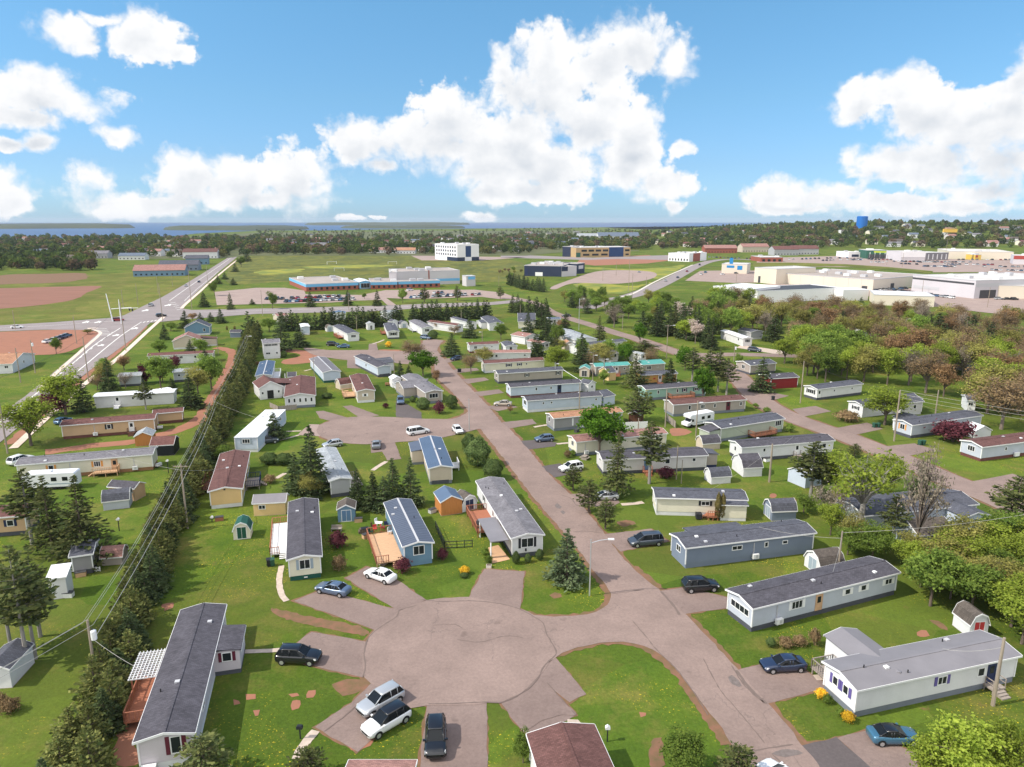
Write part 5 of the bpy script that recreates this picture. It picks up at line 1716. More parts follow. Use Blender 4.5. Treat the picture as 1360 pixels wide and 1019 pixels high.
# repairs and long cracks in the paving
for c, q in (('f4', [(405, 640), (420, 632), (450, 655), (466, 675), (450, 682), (420, 668)]), ('n4', [(435, 690), (450, 675), (485, 700), (475, 712), (450, 710)]), ('n4', [(475, 735), (495, 728), (515, 745), (500, 758), (485, 750)]), ('f4', [(590, 965), (660, 945), (720, 960), (650, 978)]),
    ('f3', [(430, 835), (520, 780), (590, 745), (660, 800), (600, 800), (500, 830), (440, 865)])):
 S('road_patch', smooth_closed(gpts(c, q), 0.5, 0.08, 5), 0.072, 'patch' if c != 'f3' else 'drive')
for c, q, w in (('f2', [(870, 335), (800, 355), (790, 380), (705, 437), (665, 480), (650, 540), (655, 590), (645, 640)], 0.12), ('f3', [(0, 310), (90, 318), (200, 315), (300, 322), (400, 345), (480, 385), (515, 410), (530, 455), (555, 500), (570, 540), (520, 590), (495, 640), (450, 690), (380, 730), (330, 748), (270, 745), (120, 752), (30, 752)], 0.13),
    ('f3', [(150, 480), (250, 490), (350, 465), (430, 470)], 0.10), ('f3', [(40, 420), (140, 415), (180, 440)], 0.07), ('f4', [(0, 400), (60, 470), (100, 520), (190, 610), (270, 720), (320, 800)], 0.10), ('f4', [(300, 560), (370, 690), (430, 760), (520, 870), (560, 920)], 0.09), ('f4', [(500, 955), (580, 940), (680, 925)], 0.12), ('f4', [(420, 590), (480, 680), (560, 750)], 0.13),
    ('f4', [(590, 965), (640, 1010)], 0.12), ('f4', [(0, 272), (50, 268)], 0.10), ('f3', [(805, 285), (940, 268)], 0.09), ('f3', [(530, 660), (600, 740), (655, 800)], 0.09), ('f2', [(480, 870), (560, 810), (640, 740)], 0.09), ('n4', [(480, 610), (560, 640), (600, 690), (680, 690)], 0.14), ('n4', [(570, 890), (680, 885), (790, 900)], 0.12), ('f4', [(120, 275), (170, 330), (200, 375)], 0.3), ('f4', [(440, 610), (500, 690), (570, 752)], 0.3)):
 ribbon('road_crack', gpts(c, q), w, 0.0745, 'crack', rough=0.05, step=0.5)
# ---------------------------------------------------------------- the mobile homes
def SP(key, wall, c, x, y, z=3.0):
 """place along a wall of a built house that is seen at this spot (height z)"""
 H = HREC[key]
 p = np.array(G(c, x, y, z)[:2]) - H['a']
 u, v = float(np.dot(p, H['du'])), float(np.dot(p, H['dv']))
 o = H['o']
 return {'f': u - o, 'b': H['L'] - o - u, 'a': H['W'] - o - v, 'c': v - o}[wall]
def F(key, *fts):
 for ft in fts: feature(HREC[key], ft)
V = dict(ridge='v')
# foreground, round the turning circle
house('ll', 'long pale lilac mobile home with dark roof and burgundy shutters beside the conifer hedgerow', 'f1', (562, 920), (828, 876), (948, 332), 'w_lilac', 'r_dark', 'skirt_white', z=3.1, feats=[('w', 'f', .68, .75, 1.45, .75, 's_burgundy', 1), ('w', 'c', .25, 1.0, 1.1, 1.0), ('w', 'a', .45, 1.2, 1.0, 1.0), ('box', 'f', .02, .3, .1, .9, 0, .75, 'propane', 'oil_tank')], **V)
s0, s1 = SP('ll', 'c', 'f1', 900, 520, 3), SP('ll', 'c', 'f1', 925, 445, 3)
F('ll', ('annex', 'c', s0 - 0.2, s1 + 0.9, 2.5, 2.75, 'r_dark', 'w_lilac', 'skirt_dark', 'shed', .6))
for q in ((.75, 1.75, 1.55, 2.6, 'trim', 'window'), (.85, 1.65, 1.65, 2.5, 'glass', 'pane'), (.42, .72, 1.55, 2.6, 's_burgundy', 'shutter'), (1.78, 2.08, 1.55, 2.6, 's_burgundy', 'shutter')):
 e_ = .07 if q[5] == 'pane' else .05
 F('ll', ('box', 'c', s0 - 0.2 - e_, s0 - .18, q[0], q[1], q[2], q[3], q[4], q[5]))
F('ll', ('deck', 'a', .36, .72, 2.6, .9, 'deck_red', 'deck_red', None))
house('cream', 'cream mobile home with dark green skirting and flat white ramp beside it', 'o', (380, 745), (428, 739), (425.7, 663), 'w_cream', 'r_dark', 'skirt_green', z=3.1, feats=[('w', 'f', .5, 1.15, 1.1, .95, 's_grey', 2), ('deck', 'a', .08, .62, 2.7, .62, 'deck_white', 'deck_red', 'r'), ('box', 'f', .45, .56, .0, .06, .25, .4, 'trim', 'skirting_vent')], **V)
house('blue', 'blue mobile home with ribbed slate blue metal roof and busy timber deck', 'n3', (535, 1003), (775, 968), (645, 638), 'w_blue', 'metal_dark', 'w_blue', z=3.1, metal=True, feats=[('w', 'f', .52, 1.3, 1.1, 1.0), ('w', 'c', .5, .9, 1.0, 1.0), ('deck', 'a', .34, .95, 3.7, .8, 'deck_tan', 'deck_red', 'r')], **V)
house('white', 'white mobile home with grey shingle roof, black shutters and red cedar deck', 'o', (678.5, 716), (723.6, 710.7), (665, 636), 'w_white', 'r_grey', 'skirt_dark', z=3.1, feats=[('w', 'f', .5, 1.5, 1.15, .9, 's_black', 2), ('w', 'a', .22, .7, 1.0, 1.0, 's_black'), ('w', 'a', .72, .7, 1.0, 1.0), ('deck', 'a', .30, .66, 3.3, .9, 'deck_red', 'deck_red', 'r'), ('d', 'a', .5, None)], vents=6, **V)
F('white', ('box', 'a', .62, .98, .3, 3.0, 2.55, 2.66, 'metal_grey', 'porch_roof'), ('box', 'a', .64, .66, 2.8, 2.9, 0, 2.55, 'trim', 'porch_post'), ('box', 'a', .95, .97, 2.8, 2.9, 0, 2.55, 'trim', 'porch_post'), ('box', 'f', .42, .47, .0, .12, .9, 1.3, 's_black', 'wall_planter'))
house('teal', 'cream mobile home with slate blue metal roof near the clipped round shrubs', 'n3', (728, 414), (920, 400), (838, 175), 'w_beige', 'metal_slate', 'skirt_grey', z=3.1, metal=True, feats=[('box', 'f', .1, .85, .0, .05, .12, .75, 'skirt_dark', 'storage_panel'), ('deck', 'c', .35, .52, 2.2, .7, 'deck_white', 'deck_white', 'r'), ('w', 'a', .8, .8, .9, 1)], **V)
F('teal', ('annex', 'a', .05, .36, 2.2, 2.75, 'metal_dark', 'w_beige', 'skirt_grey', 'shed', .5))
house('sage', 'grey mobile home with faded pale green roof behind the dark spruce clump', 'o', (437, 639.7), (467.4, 635.7), (470.4, 592), 'w_grey', 'r_pale', 'skirt_dark', z=3.1, feats=[('deck', 'c', .1, .4, 2.0, .7, 'deck_grey', 'deck_grey', 'o'), ('w', 'a', .5, 1, .9, 1)], **V)
house('yellow', 'yellow mobile home with broad brown roof beside the conifer hedgerow', 'n2', (315, 588), (580, 562), (722, 275), 'w_yellow', 'r_redbrown', 'skirt_white', z=3.1, vents=4, feats=[('w', 'c', .2, .8, .9, 1), ('w', 'c', .75, .8, .9, 1), ('deck', 'c', .36, .58, 2.4, .8, 'deck_grey', 's_navy', 'o'), ('box', 'f', .44, .5, 0, .04, 3.05, 3.3, 'dark_grey', 'gable_vent'), ('deck', 'a', .3, .62, 2.2, .8, 's_brown', 's_brown', None)], **V)
house('flat', 'narrow white trailer with bright flat roof beside the conifer hedgerow', 'o', (310.4, 581.8), (341.9, 581.4), (349.5, 544.8), 'w_paleblue', 'metal_white', 'skirt_white', z=3.1, flat=True, o=.12, feats=[('w', 'f', .5, 1.3, .75, 1.35, 's_grey', 3), ('d', 'c', .5, 'deck_grey'), ('w', 'c', .8, .8, .7, 1.2)])
# bottom centre: seen from its far gable, so the ridge runs towards the viewer
house('btm', 'white mobile home with red brown roof at the foot of the driveway slabs', 'o', (725, 1060), (826, 1044), (768, 966), 'w_white', 'r_redbrown', 'skirt_white', z=3.0, vents=0, **V)
house('btm2', 'low roof corner of a greyish pink home below the silver cars', 'f2', (560, 1075), (860, 1075), (850, 990), 'w_grey', 'r_pink', 'skirt_white', z=2.9, vents=0)
# right side of the street
house('r1', 'long white mobile home with pale metal roof and purple shutters nearest the camera', 'f5', (250, 698), (950, 548), 4.8, 'w_white', 'metal_grey', 'skirt_grey', z=3.1, metal=False, slope=.2, vents=5,
  feats=[('w', 'a', .35, .62, .8, 1.05, 's_purple', 1), ('w', 'a', .68, .62, .8, 1.05, 's_purple', 1), ('w', 'f', .52, .95, .75, 1.05, 's_purple', 2), ('w', 'f', .77, .75, .8, 1.0), ('d', 'f', .84, 'deck_grey', 's_navy')])
s0, s1 = SP('r1', 'b', 'f5', 470, 545, 3.6), SP('r1', 'b', 'f5', 330, 575, 3.4)
F('r1', ('annex', 'b', .62, .82, 4.2, 2.9, 'metal_grey', 'w_white', 'skirt_grey', 'gable', 2.2, [('w', .7, .6, .8, 1.0)]), ('deck', 'b', .84, .97, 2.6, .8, 'deck_grey', 'deck_grey', None))
house('r2', 'light grey mobile home with charcoal roof and white window surrounds behind small brown bushes', 'f4', (510, 350), (1138, 195), 4.8, 'w_bluegrey', 'r_dark', 'skirt_dark', z=3.1, vents=4,
  feats=[('w', 'a', .5, 2.6, .75, 1.0, None, 4), ('w', 'f', .29, 1.35, .85, 1.05, 's_white', 3), ('d', 'f', .44, None, 'deck_tan'), ('w', 'f', .64, .75, .65, 1.2, 's_white'), ('w', 'f', .755, .75, .65, 1.2, 's_white'), ('w', 'f', .94, 1.0, .65, 1.2, 's_white', 2), ('ac', 'f', .165)])
house('r3', 'blue grey mobile home with dark roof and small white framed windows', 'f4', (225, 92), (782, 26), 4.8, 'w_slate', 'r_slate', 'w_slate', z=3.1, vents=4, feats=[('w', 'a', .5, 1.0, .8, 1.0), ('w', 'f', .39, 1.3, .55, 1.3), ('w', 'f', .62, .5, .65, 1.2), ('w', 'f', .77, .7, .45, 1.35), ('ac', 'f', .53)])
F('r3', ('annex', 'b', .45, .86, 1.6, 3.0, 'r_slate', 'w_slate', 'skirt_grey', 'shed', 1.2))
house('r4', 'cream mobile home with grey roof and two brown columnar cedars', 'n4', (1190, 632), ('n5', 645, 650), 4.7, 'w_cream', 'r_slate', 'skirt_white', z=3.0, feats=[('w', 'a', .33, .65, .8, 1, 's_white'), ('w', 'a', .7, .65, .8, 1, 's_white'), ('w', 'f', .55, 1.1, .6, 1.3, 's_black', 2)])
F('r4', ('annex', 'f', .70, .985, 1.5, 2.75, 'r_slate', 'w_cream', 'skirt_white', 'shed', 1.0), ('deck', 'f', .56, .68, 1.7, .65, 'deck_red', 'deck_red', 'l'), ('box', 'f', .435, .5, .6, 1.6, .15, 1.0, 's_black', 'garbage_box'))
house('r5', 'white gabled home with dark roof half hidden behind two tall street pines', 'q6', (425, 775), ('n5', 345, 312), 5.2, 'w_offwhite', 'r_dark', 'skirt_dark', z=3.0, feats=[('d', 'f', .42, 'deck_red', 's_blue'), ('w', 'a', .5, .8, .5, 1.4), ('w', 'f', .88, .6, .6, 1.3), ('w', 'f', .62, .8, .8, 1.1)])
F('r5', ('annex', 'c', .3, .9, 2.8, 2.6, 'r_slate', 'w_greige', 's_navy', 'shed', .4))
house('r6', 'off white mobile home with brown roof behind the big green maple', 'q6', (128, 575), (1165, 475), 4.8, 'w_cream', 'r_pink', 'skirt_grey', z=3.0, feats=[('w', 'a', .5, 1.0, .9, 1), ('ac', 'f', .1), ('w', 'f', .9, .7, .7, 1.2)])
house('r7', 'grey mobile home with faded orange brown roof beside the green maple', 'm4', (425, 885), (952, 835), 4.9, 'w_midgrey', 'r_tan', 'skirt_grey', z=3.0, feats=[('w', 'a', .35, .8, 1.0, .9), ('w', 'f', .93, .7, .9, 1.0), ('box', 'f', .26, .28, 0, .06, .9, 2.6, 'trim', 'downspout'), ('ac', 'f', .4)], trim='trim')
house('r8', 'long pale blue mobile home with charcoal roof and tiny windows', 'm4', (225, 752), (795, 712), 4.8, 'w_paleblue', 'r_dark', 'skirt_white', z=3.0, feats=[('w', 'a', .5, 1.6, 1.0, .9), ('w', 'f', .21, .45, .45, 1.3), ('w', 'f', .32, .45, .45, 1.3), ('w', 'f', .93, .5, .5, 1.3)])
house('r9', 'long white mobile home with dark roof sixth along the right of the street', 'm4', (98, 650), (640, 615), 4.8, 'w_paleblue', 'r_dark', 'skirt_red', z=3.0, feats=[('w', 'a', .5, 1.0, .8, 1), ('w', 'f', .36, .5, .7, 1.1), ('w', 'f', .57, .45, .6, 1.2), ('d', 'f', .69, None, 's_navy')])
house('r10', 'long greige mobile home with slate roof and black shuttered windows', 'm4', (5, 548), (502, 518), 4.8, 'w_greige', 'r_slate', 'skirt_dark', z=3.0, feats=[('w', 'a', .5, 1.2, 1.0, .9), ('w', 'f', .44, .6, .7, 1.1, 's_black'), ('w', 'f', .93, .6, .8, 1.1, 's_black')])
house('r11', 'cream mobile home with long dark brown roof and paired shuttered windows', 'q1', (705, 665), ('m4', 362, 445), 4.7, 'w_cream', 'r_brown', 'skirt_white', z=3.0, feats=[('w', 'f', .4, 1.0, .7, 1.1, 's_navy', 2), ('w', 'f', .58, .7, .6, 1.2, 's_navy'), ('w', 'f', .7, .5, .5, 1.3), ('w', 'a', .5, .9, .9, 1)])
house('r12', 'white mobile home with pinkish roof behind a bare leaning tree', 'q1', (600, 545), (1235, 540), 4.8, 'w_white', 'r_pink', 'skirt_white', z=3.0, feats=[('w', 'f', .3, .7, .7, 1, None), ('w', 'f', .38, .7, .7, 1), ('w', 'f', .9, .6, .5, 1.3)])
house('r13', 'white mobile home with dark shingle roof last in the street row', 'q1', (535, 455), (880, 440), 4.8, 'w_white', 'r_brown', 'skirt_red', z=3.0, feats=[('w', 'f', .2, .9, .8, 1), ('w', 'f', .76, .5, .4, 1.3), ('w', 'a', .5, .7, .9, 1)])
house('r14', 'small white house with grey gable roof and one dark window facing the camera', 'q1', (945, 470), (1085, 465), 9, 'w_white', 'r_slate', 'skirt_white', z=3.0, feats=[('w', 'f', .45, .8, 1.0, 1)], **V)
# second row between the streets
house('s1', 'grey home with white gable end and dark roof beside the upper cross street', 'm5', (440, 960), (922, 885), 5.6, 'w_sage', 'r_slate', 'skirt_grey', z=3.0, feats=[('w', 'f', .92, 1.5, 1.0, .95, None, 3), ('deck', 'f', .43, .78, 2.2, .7, 's_brown', 'deck_red', None), ('w', 'a', .5, .5, .5, 1.2)])
F('s1', ('annex', 'a', .35, .98, 3.0, 2.6, 'r_dark', 'w_sage', 'skirt_grey', 'shed', .3))
house('s2', 'long white mobile home with charcoal roof running to the second street', 'n5', (595, 255), (1300, 200), 4.9, 'w_white', 'r_dark', 'skirt_dark', z=3.0, feats=[('w', 'a', .45, .6, .8, 1), ('w', 'f', .24, .5, .6, 1.2), ('d', 'f', .6, 'deck_grey'), ('w', 'f', .9, .8, .8, 1), ('w', 'f', .83, .6, .8, 1)])
house('s3', 'greige mobile home with brown roof and white framed windows above the motorhome', 'm5', (80, 782), (635, 742), 5.2, 'w_greige', 'r_redbrown', 'skirt_grey', z=3.0, feats=[('w', 'f', .22, .6, .9, .9), ('w', 'f', .40, 1.0, .8, 1.0, None, 3), ('w', 'f', .57, .55, .8, 1.0), ('d', 'f', .76, None, 's_burgundy'), ('w', 'f', .94, .55, .8, 1.0)])
house('s4', 'mint green mobile home with dark roof and red timber deck', 'q3', (150, 958), (845, 905), 4.8, 'w_mint', 'r_dark', 'skirt_grey', z=3.0, feats=[('w', 'f', .2, .5, .8, 1), ('w', 'f', .52, .5, .8, 1), ('w', 'f', .64, .6, .7, 1.1, 's_navy'), ('w', 'f', .84, .9, .7, 1.1, 's_navy'), ('deck', 'f', .36, .74, 2.4, .7, 'deck_red', 'deck_red', None)])
house('s5', 'orange tan mobile home with dark roof and white front door', 'q3', (100, 795), (515, 775), 4.8, 'w_orange', 'r_slate', 'skirt_dark', z=3.0, feats=[('d', 'f', .52, 'deck_red'), ('w', 'f', .8, .7, .9, 1, 's_navy'), ('box', 'f', .33, .39, 0, .04, 1.6, 2.0, 's_red', 'wall_ornament')])
house('s6', 'beige mobile home under a bright teal metal roof', 'q2', (770, 700), (1170, 682), 5.2, 'w_greige', 'metal_teal', 'skirt_grey', z=3.0, feats=[('w', 'f', .33, .9, .7, 1.1), ('d', 'f', .62, 'deck_red'), ('w', 'f', .85, .6, .5, 1.2)])
house('s7', 'beige porch fronted home with teal metal roof and twin windows right of the tall spruce', 'q3', (110, 680), (375, 662), 6.5, 'w_greige', 'metal_teal', 'skirt_grey', z=3.0, feats=[('w', 'f', .3, 1.3, .9, .9, None, 3), ('w', 'f', .7, .5, .4, 1.3)])
house('s8', 'white home with long pale grey gable roof below the upper road', 'q2', (540, 400), (795, 385), (440, 285), 'w_white', 'r_pale', 'skirt_white', z=3.0, feats=[('w', 'a', .5, .8, .8, 1)], **V)
house('s9', 'mobile home with long dark slate roof behind the pale willow', 'q2', (560, 470), (1130, 410), 5.0, 'w_white', 'r_slate', 'skirt_white', z=3.0, feats=autowin('f', 4, 5))
house('s10', 'small pale grey home half hidden by greenery above the teal roof', 'q2', (880, 560), (1040, 545), 5, 'w_offwhite', 'r_grey', 'skirt_white', z=2.8, feats=autowin('f', 2, 6))
house('s11', 'small white house with gable window behind the dark pine near the teal roof', 'q3', (95, 560), (165, 550), 6, 'w_white', 'r_pale', 'skirt_white', z=3.0, feats=[('w', 'f', .5, .8, .9, 1)], **V)
house('s12', 'white home with blue grey roof behind the tall dark spruce at the bend', 'q2', (250, 165), (385, 160), 5, 'w_white', 'r_bluegrey', 'skirt_white', z=3.0, feats=autowin('f', 3, 9))
# back row near the conifer windbreak
house('k1', 'white mobile home with grey roof and four narrow dark windows', 'q5', (775, 330), (915, 320), (700, 232), 'w_white', 'r_slate', 'skirt_white', z=3.0, feats=[('w', 'f', .5, 1.6, .9, .9, None, 4), ('deck', 'a', .4, .7, 2.2, .6, 'deck_red', 'deck_red', None)], **V)
house('k2', 'white mobile home with grey roof and two big black shuttered windows', 'q5', (1225, 305), (1365, 300), (1130, 215), 'w_white', 'r_slate', 'skirt_dark', z=3.0, feats=[('w', 'f', .5, 1.8, 1.0, .9, 's_black', 3), ('w', 'a', .5, .7, .8, 1), ('deck', 'a', .2, .5, 2, .6, 'deck_red', 'deck_red', None)], **V)
house('k3', 'white home with grey roof and porch beside a blue pickup', 'm3', (680, 205), (772, 200), (610, 148), 'w_white', 'r_grey', 'skirt_white', z=3.0, feats=[('w', 'f', .45, 1.6, 1.0, .9, None, 3), ('deck', 'a', .2, .6, 2, .7, 'deck_white', 'deck_white', None)], **V)
house('k4', 'white home with pinkish brown roof in front of the windbreak', 'q1', (390, 235), (475, 222), (275, 160), 'w_white', 'r_brown', 'skirt_white', z=3.0, feats=[('w', 'f', .5, 1.2, .9, 1)], **V)
house('k5', 'small white home with grey roof right of the dark round spruce', 'q1', (540, 205), (628, 198), (470, 135), 'w_white', 'r_slate', 'skirt_white', z=2.9, feats=[('w', 'f', .5, .9, .7, 1)], **V)
house('k6', 'white home with side wing and slate roof under the light green maple', 'q1', (760, 215), (928, 210), (650, 140), 'w_white', 'r_slate', 'skirt_white', z=3.0, feats=[('w', 'f', .75, .8, .7, 1)], **V)
F('k6', ('annex', 'a', .3, .7, 2.4, 2.6, 'r_slate', 'w_white', 'skirt_white', 'shed', .4), ('deck', 'a', .05, .3, 2.4, .7, 'deck_white', 'deck_white', None))
house('k7', 'cream home with slate roof and dark window under tall spruces', 'q1', (1085, 190), (1290, 190), (1010, 115), 'w_cream', 'r_slate', 'skirt_white', z=3.0, feats=[('w', 'f', .35, .7, .6, 1.1), ('w', 'f', .75, .8, .6, 1.1)])
house('k8', 'pale blue tall shed like home with lean roof beside the dark spruces', 'q5', (255, 250), (355, 245), 9, 'w_paleblue', 'metal_white', 'skirt_white', z=3.4, feats=[], slope=.12, **V)
house('k9', 'white house with pale roof behind the windbreak by the road', 'q5', (1225, 90), (1359, 75), 6, 'w_white', 'r_pale', 'skirt_white', z=3.2, feats=autowin('f', 3, 3))
house('k10', 'white house with pale blue metal roof behind the windbreak by the road', 'q5', (605, 100), (760, 95), 7, 'w_white', 'metal_slate', 'skirt_white', z=3.0, feats=autowin('f', 3, 4), **V)
house('k11', 'house with dusty pink hip like roof behind the windbreak by the road', 'q5', (-20, 130), (115, 120), 7, 'w_beige', 'r_pink', 'skirt_white', z=3.0)
house('k12', 'low pale home with pinkish roof half hidden by young spruces at the bend', 'q1', (1165, 365), (1330, 340), 8, 'w_white', 'r_pink', 'skirt_white', z=2.9, feats=autowin('f', 2, 8), **V)
house('k13', 'mauve roofed home behind the dark round spruce below the bend', 'q2', (150, 440), (260, 425), 8, 'w_grey', 'r_pink', 'skirt_white', z=2.9, feats=autowin('f', 2, 12), **V)
# left of the street, upper half
house('u1', 'cream mobile home with dusty red roof and single small gable window', 'm3', (188, 682), (332, 672), (295, 552), 'w_beige', 'r_redbrown', 'skirt_white', z=3.1, feats=[('w', 'f', .45, .6, .6, 1.1, 's_white'), ('deck', 'a', .45, .72, 3.2, .6, 'deck_tan', 'deck_tan', None)], **V)
house('u2', 'white mobile home with charcoal roof and pale blue gable', 'm3', (345, 500), (455, 488), (302, 402), 'w_paleblue', 'r_dark', 'skirt_dark', z=3.1, feats=[('box', 'f', .1, .9, .0, .05, .1, .9, 'skirt_dark', 'storage_panel'), ('w', 'a', .5, .8, .8, 1)], **V)
F('u2', ('annex', 'c', .35, .7, 4, 2.7, 'r_slate', 'w_white', 'skirt_white', 'gable', 1.2))
house('u3', 'grey house with white ridge cap and wide triple window at the street corner', 'm3', (705, 690), (842, 676), (690, 548), 'w_greige', 'r_grey', 'skirt_grey', z=3.1, feats=[('w', 'f', .48, 2.0, 1.0, .9, None, 3)], trim='trim', metal=False, **V)
F('u3', ('annex', 'a', .25, .62, 3.4, 2.75, 'r_grey', 'w_greige', 'skirt_grey', 'gable', 1.6, [('w', .5, .6, .8, 1.0)]), ('deck', 'a', .02, .24, 3.0, .6, 'deck_white', 'deck_white', None))
house('u4', 'pale blue grey mobile home with light grey metal roof split in two tones', 'm2', (1180, 540), (1320, 528), (1165, 428), 'w_paleblue', 'metal_grey', 'skirt_green', z=3.1, vents=1, metal=True, **V)
house('u5', 'white cottage with brown pink roof and glazed sunroom gable', 'm2', (888, 725), (1130, 710), (985, 580), 'w_white', 'r_redbrown', 'skirt_grey', z=3.0, feats=[('w', 'f', .13, .5, .9, .9), ('w', 'f', .31, .5, .9, .9), ('w', 'f', .50, .5, .9, .9), ('w', 'f', .69, .5, .9, .9), ('w', 'f', .88, .5, .9, .9)], **V)
house('u6', 'white house with arched garage door and pink brown roof', 'm2', (700, 660), (880, 640), (770, 600), 'w_white', 'r_redbrown', 'skirt_white', z=3.1, zs=.3, slope=.55, feats=[('box', 'f', .33, .62, 0, .04, .1, 2.3, 'black', 'garage_door'), ('w', 'f', .12, .5, .6, 1.2), ('w', 'f', .86, .5, .6, 1.2)], vents=0, **V)
F('u6', ('annex', 'c', .1, .9, 6.5, 2.9, 'r_redbrown', 'w_white', 'skirt_white', 'shed', 1.0))
house('u7', 'beige house with blue metal roof and long glazed side beside the hedgerow', 'm2', (672, 565), (800, 558), (925, 448), 'w_offwhite', 'metal_slate', 'skirt_white', z=3.2, metal=True, feats=[('w', 'f', .42, .8, 1.0, .9), ('w', 'c', .25, .8, 1.0, .9), ('w', 'c', .5, .8, 1.0, .9), ('w', 'c', .75, .8, 1.0, .9), ('deck', 'c', .2, .8, 2.0, .8, 'deck_white', 'deck_white', None)], **V)
house('u8', 'tall white two storey house with grey roof and row of small windows', 'm2', (728, 320), (862, 312), 7.5, 'w_white', 'r_grey', 'skirt_white', z=5.4, name='two_storey_house', cat='house', feats=[('w', 'f', .28, 2.0, .6, 3.8, None, 5), ('w', 'f', .7, 1.6, .6, 3.8, None, 4), ('w', 'f', .25, 1.2, .6, 1.0, None, 2), ('w', 'f', .8, .6, .6, 1.0)])
# left of the hedgerow
house('v1', 'long cream mobile home with orange shutters and orange timber steps', 'n1', (108, 388), (1150, 304), 4.8, 'w_cream', 'r_grey', 'skirt_brown', z=3.1, vents=5, feats=[('w', 'f', .24, .75, .8, 1.0, 's_orange'), ('w', 'f', .58, .95, .85, 1.0, 's_orange', 3), ('d', 'f', .71, None, 'deck_tan'), ('deck', 'f', .56, .745, 1.8, .8, 'deck_tan', 'deck_tan', 'l'), ('ac', 'f', .385), ('ac', 'f', .865)])
house('v2', 'tan mobile home with brown roof, black shutters and white door', 'm1', (447, 940), (1165, 886), 5.0, 'w_tan', 'r_brown', 'skirt_red', z=3.1, feats=[('w', 'f', .50, .7, .85, 1.0, 's_black'), ('d', 'f', .745, 's_brown'), ('ac', 'f', .35)])
house('v3', 'plain white flat trailer with tiny white steps behind the tan home', 'm1', (697, 722), (1308, 688), 4.4, 'w_white', 'metal_white', 'skirt_white', z=3.0, slope=.1, feats=[('d', 'f', .28, 'deck_white'), ('w', 'f', .48, .5, .6, 1.2), ('w', 'f', .7, .7, .7, 1.0)], vents=2)
house('v4', 'tan home at the left edge with brown roof behind the tall spruces', 'n1', (-260, 800), (195, 765), 5.0, 'w_tan', 'r_brown', 'skirt_dark', z=3.1, feats=[('w', 'f', .72, .8, .8, 1, 's_navy')])
house('v5', 'white house with wide pink roof beside the bare dirt lot', 'q7', (-150, 890), (140, 878), (215, 770), 'w_white', 'r_tan', 'skirt_white', z=3.0, feats=[('w', 'f', .75, .9, .7, 1.1, None, 2), ('w', 'c', .5, .8, .8, 1)])
house('v6', 'blue house with slate gable roof by the small dark conifers', 'q4', (205, 262), (500, 250), 8.5, 'w_blue', 'r_slate', 'skirt_white', z=3.2, slope=.5, name='bungalow', cat='house', feats=[('w', 'f', .78, .7, 1.1, .9), ('w', 'c', .3, .8, 1, .9)], vents=1, **V)
house('v7', 'beige house with pink brown cross gable roof by the big road', 'q4', (70, 415), (400, 400), 8.5, 'w_beige', 'r_pink', 'skirt_white', z=3.0, slope=.45, name='bungalow', cat='house', feats=[('w', 'f', .78, .6, .6, 1.2)], vents=1, **V)
F('v7', ('annex', 'c', .55, .95, 5.0, 2.7, 'r_redbrown', 'w_beige', 'skirt_white', 'shed', .5))
house('v8', 'long white mobile home with brown roof and twin windows behind the round trees', 'q4', (-210, 580), (540, 545), 4.8, 'w_white', 'r_brown', 'skirt_white', z=3.0, feats=[('w', 'f', .5, .9, .7, 1.1, None, 2), ('w', 'f', .72, .6, .7, 1.1)])
house('v9', 'pale blue trailer with light grey roof behind the pollarded trees', 'q4', (75, 765), (395, 740), 4.6, 'w_bluegrey', 'r_pale', 'skirt_dark', z=3.0, feats=[('w', 'f', .2, .6, .6, 1.1)])
house('v10', 'pale grey trailer half hidden by the budding tree near the pavement', 'm1', (885, 570), (1062, 560), 5, 'w_bluegrey', 'r_pale', 'skirt_dark', z=3.0)
house('v11', 'small white end of a trailer beside the bushy green tree', 'm2', (-60, 690), (62, 670), 4.4, 'w_white', 'metal_white', 'skirt_white', z=2.9, slope=.1)
house('v12', 'dark brown roofed tan annex right of the tan home', 'm2', (-100, 850), (132, 830), 4.0, 'w_tan', 'r_brown', 'skirt_red', z=2.6)
house('v13', 'grey roofed dark shed home behind the spruces at the left', 'f1', (290, 130), (395, 115), 5, 'w_midgrey', 'r_slate', 'skirt_dark', z=2.8, name='small_house', cat='house')
# right side, along the second street
house('t1', 'white mobile home with slate roof and four black shutters near the red barn', 'm5', (1165, 665), ('m6', 245, 575), 4.8, 'w_white', 'r_slate', 'skirt_dark', z=3.0, feats=[('w', 'a', .5, 1.7, .9, .9, 's_black', 3), ('w', 'f', .38, .5, .5, 1.2), ('w', 'f', .78, .5, .5, 1.2), ('d', 'f', .05, None)])
house('t2', 'white end gable mobile home with three shuttered windows behind the lime green tree', 'q8', (150, 392), (600, 340), 4.8, 'w_white', 'r_slate', 'skirt_white', z=3.0, feats=[('w', 'a', .5, 1.2, .7, 1, 's_black', 3), ('w', 'f', .9, .6, .6, 1.1)])
house('t3', 'long pale grey mobile home with dark roof and orange shutters', 'q8', (520, 540), (1055, 465), 5.0, 'w_bluegrey', 'r_slate', 'skirt_dark', z=3.0, feats=[('w', 'a', .48, 1.0, 1.0, .9, 's_orange', 2), ('w', 'f', .8, .4, .4, 1.3)])
F('t3', ('annex', 'b', .6, .85, 3.0, 2.7, 'r_slate', 'w_white', 'skirt_white', 'gable', 1.0))
house('t4', 'white mobile home with rusty red roof and three pane end window', 'q8', (1048, 705), (1560, 640), 5.0, 'w_bluegrey', 'r_redbrown', 'skirt_red', z=3.0, feats=[('w', 'a', .5, 1.3, .9, .95, None, 3), ('w', 'f', .36, .5, .6, 1.1), ('box', 'f', .48, .55, .2, .5, .3, 1.1, 'trim', 'utility_box')])
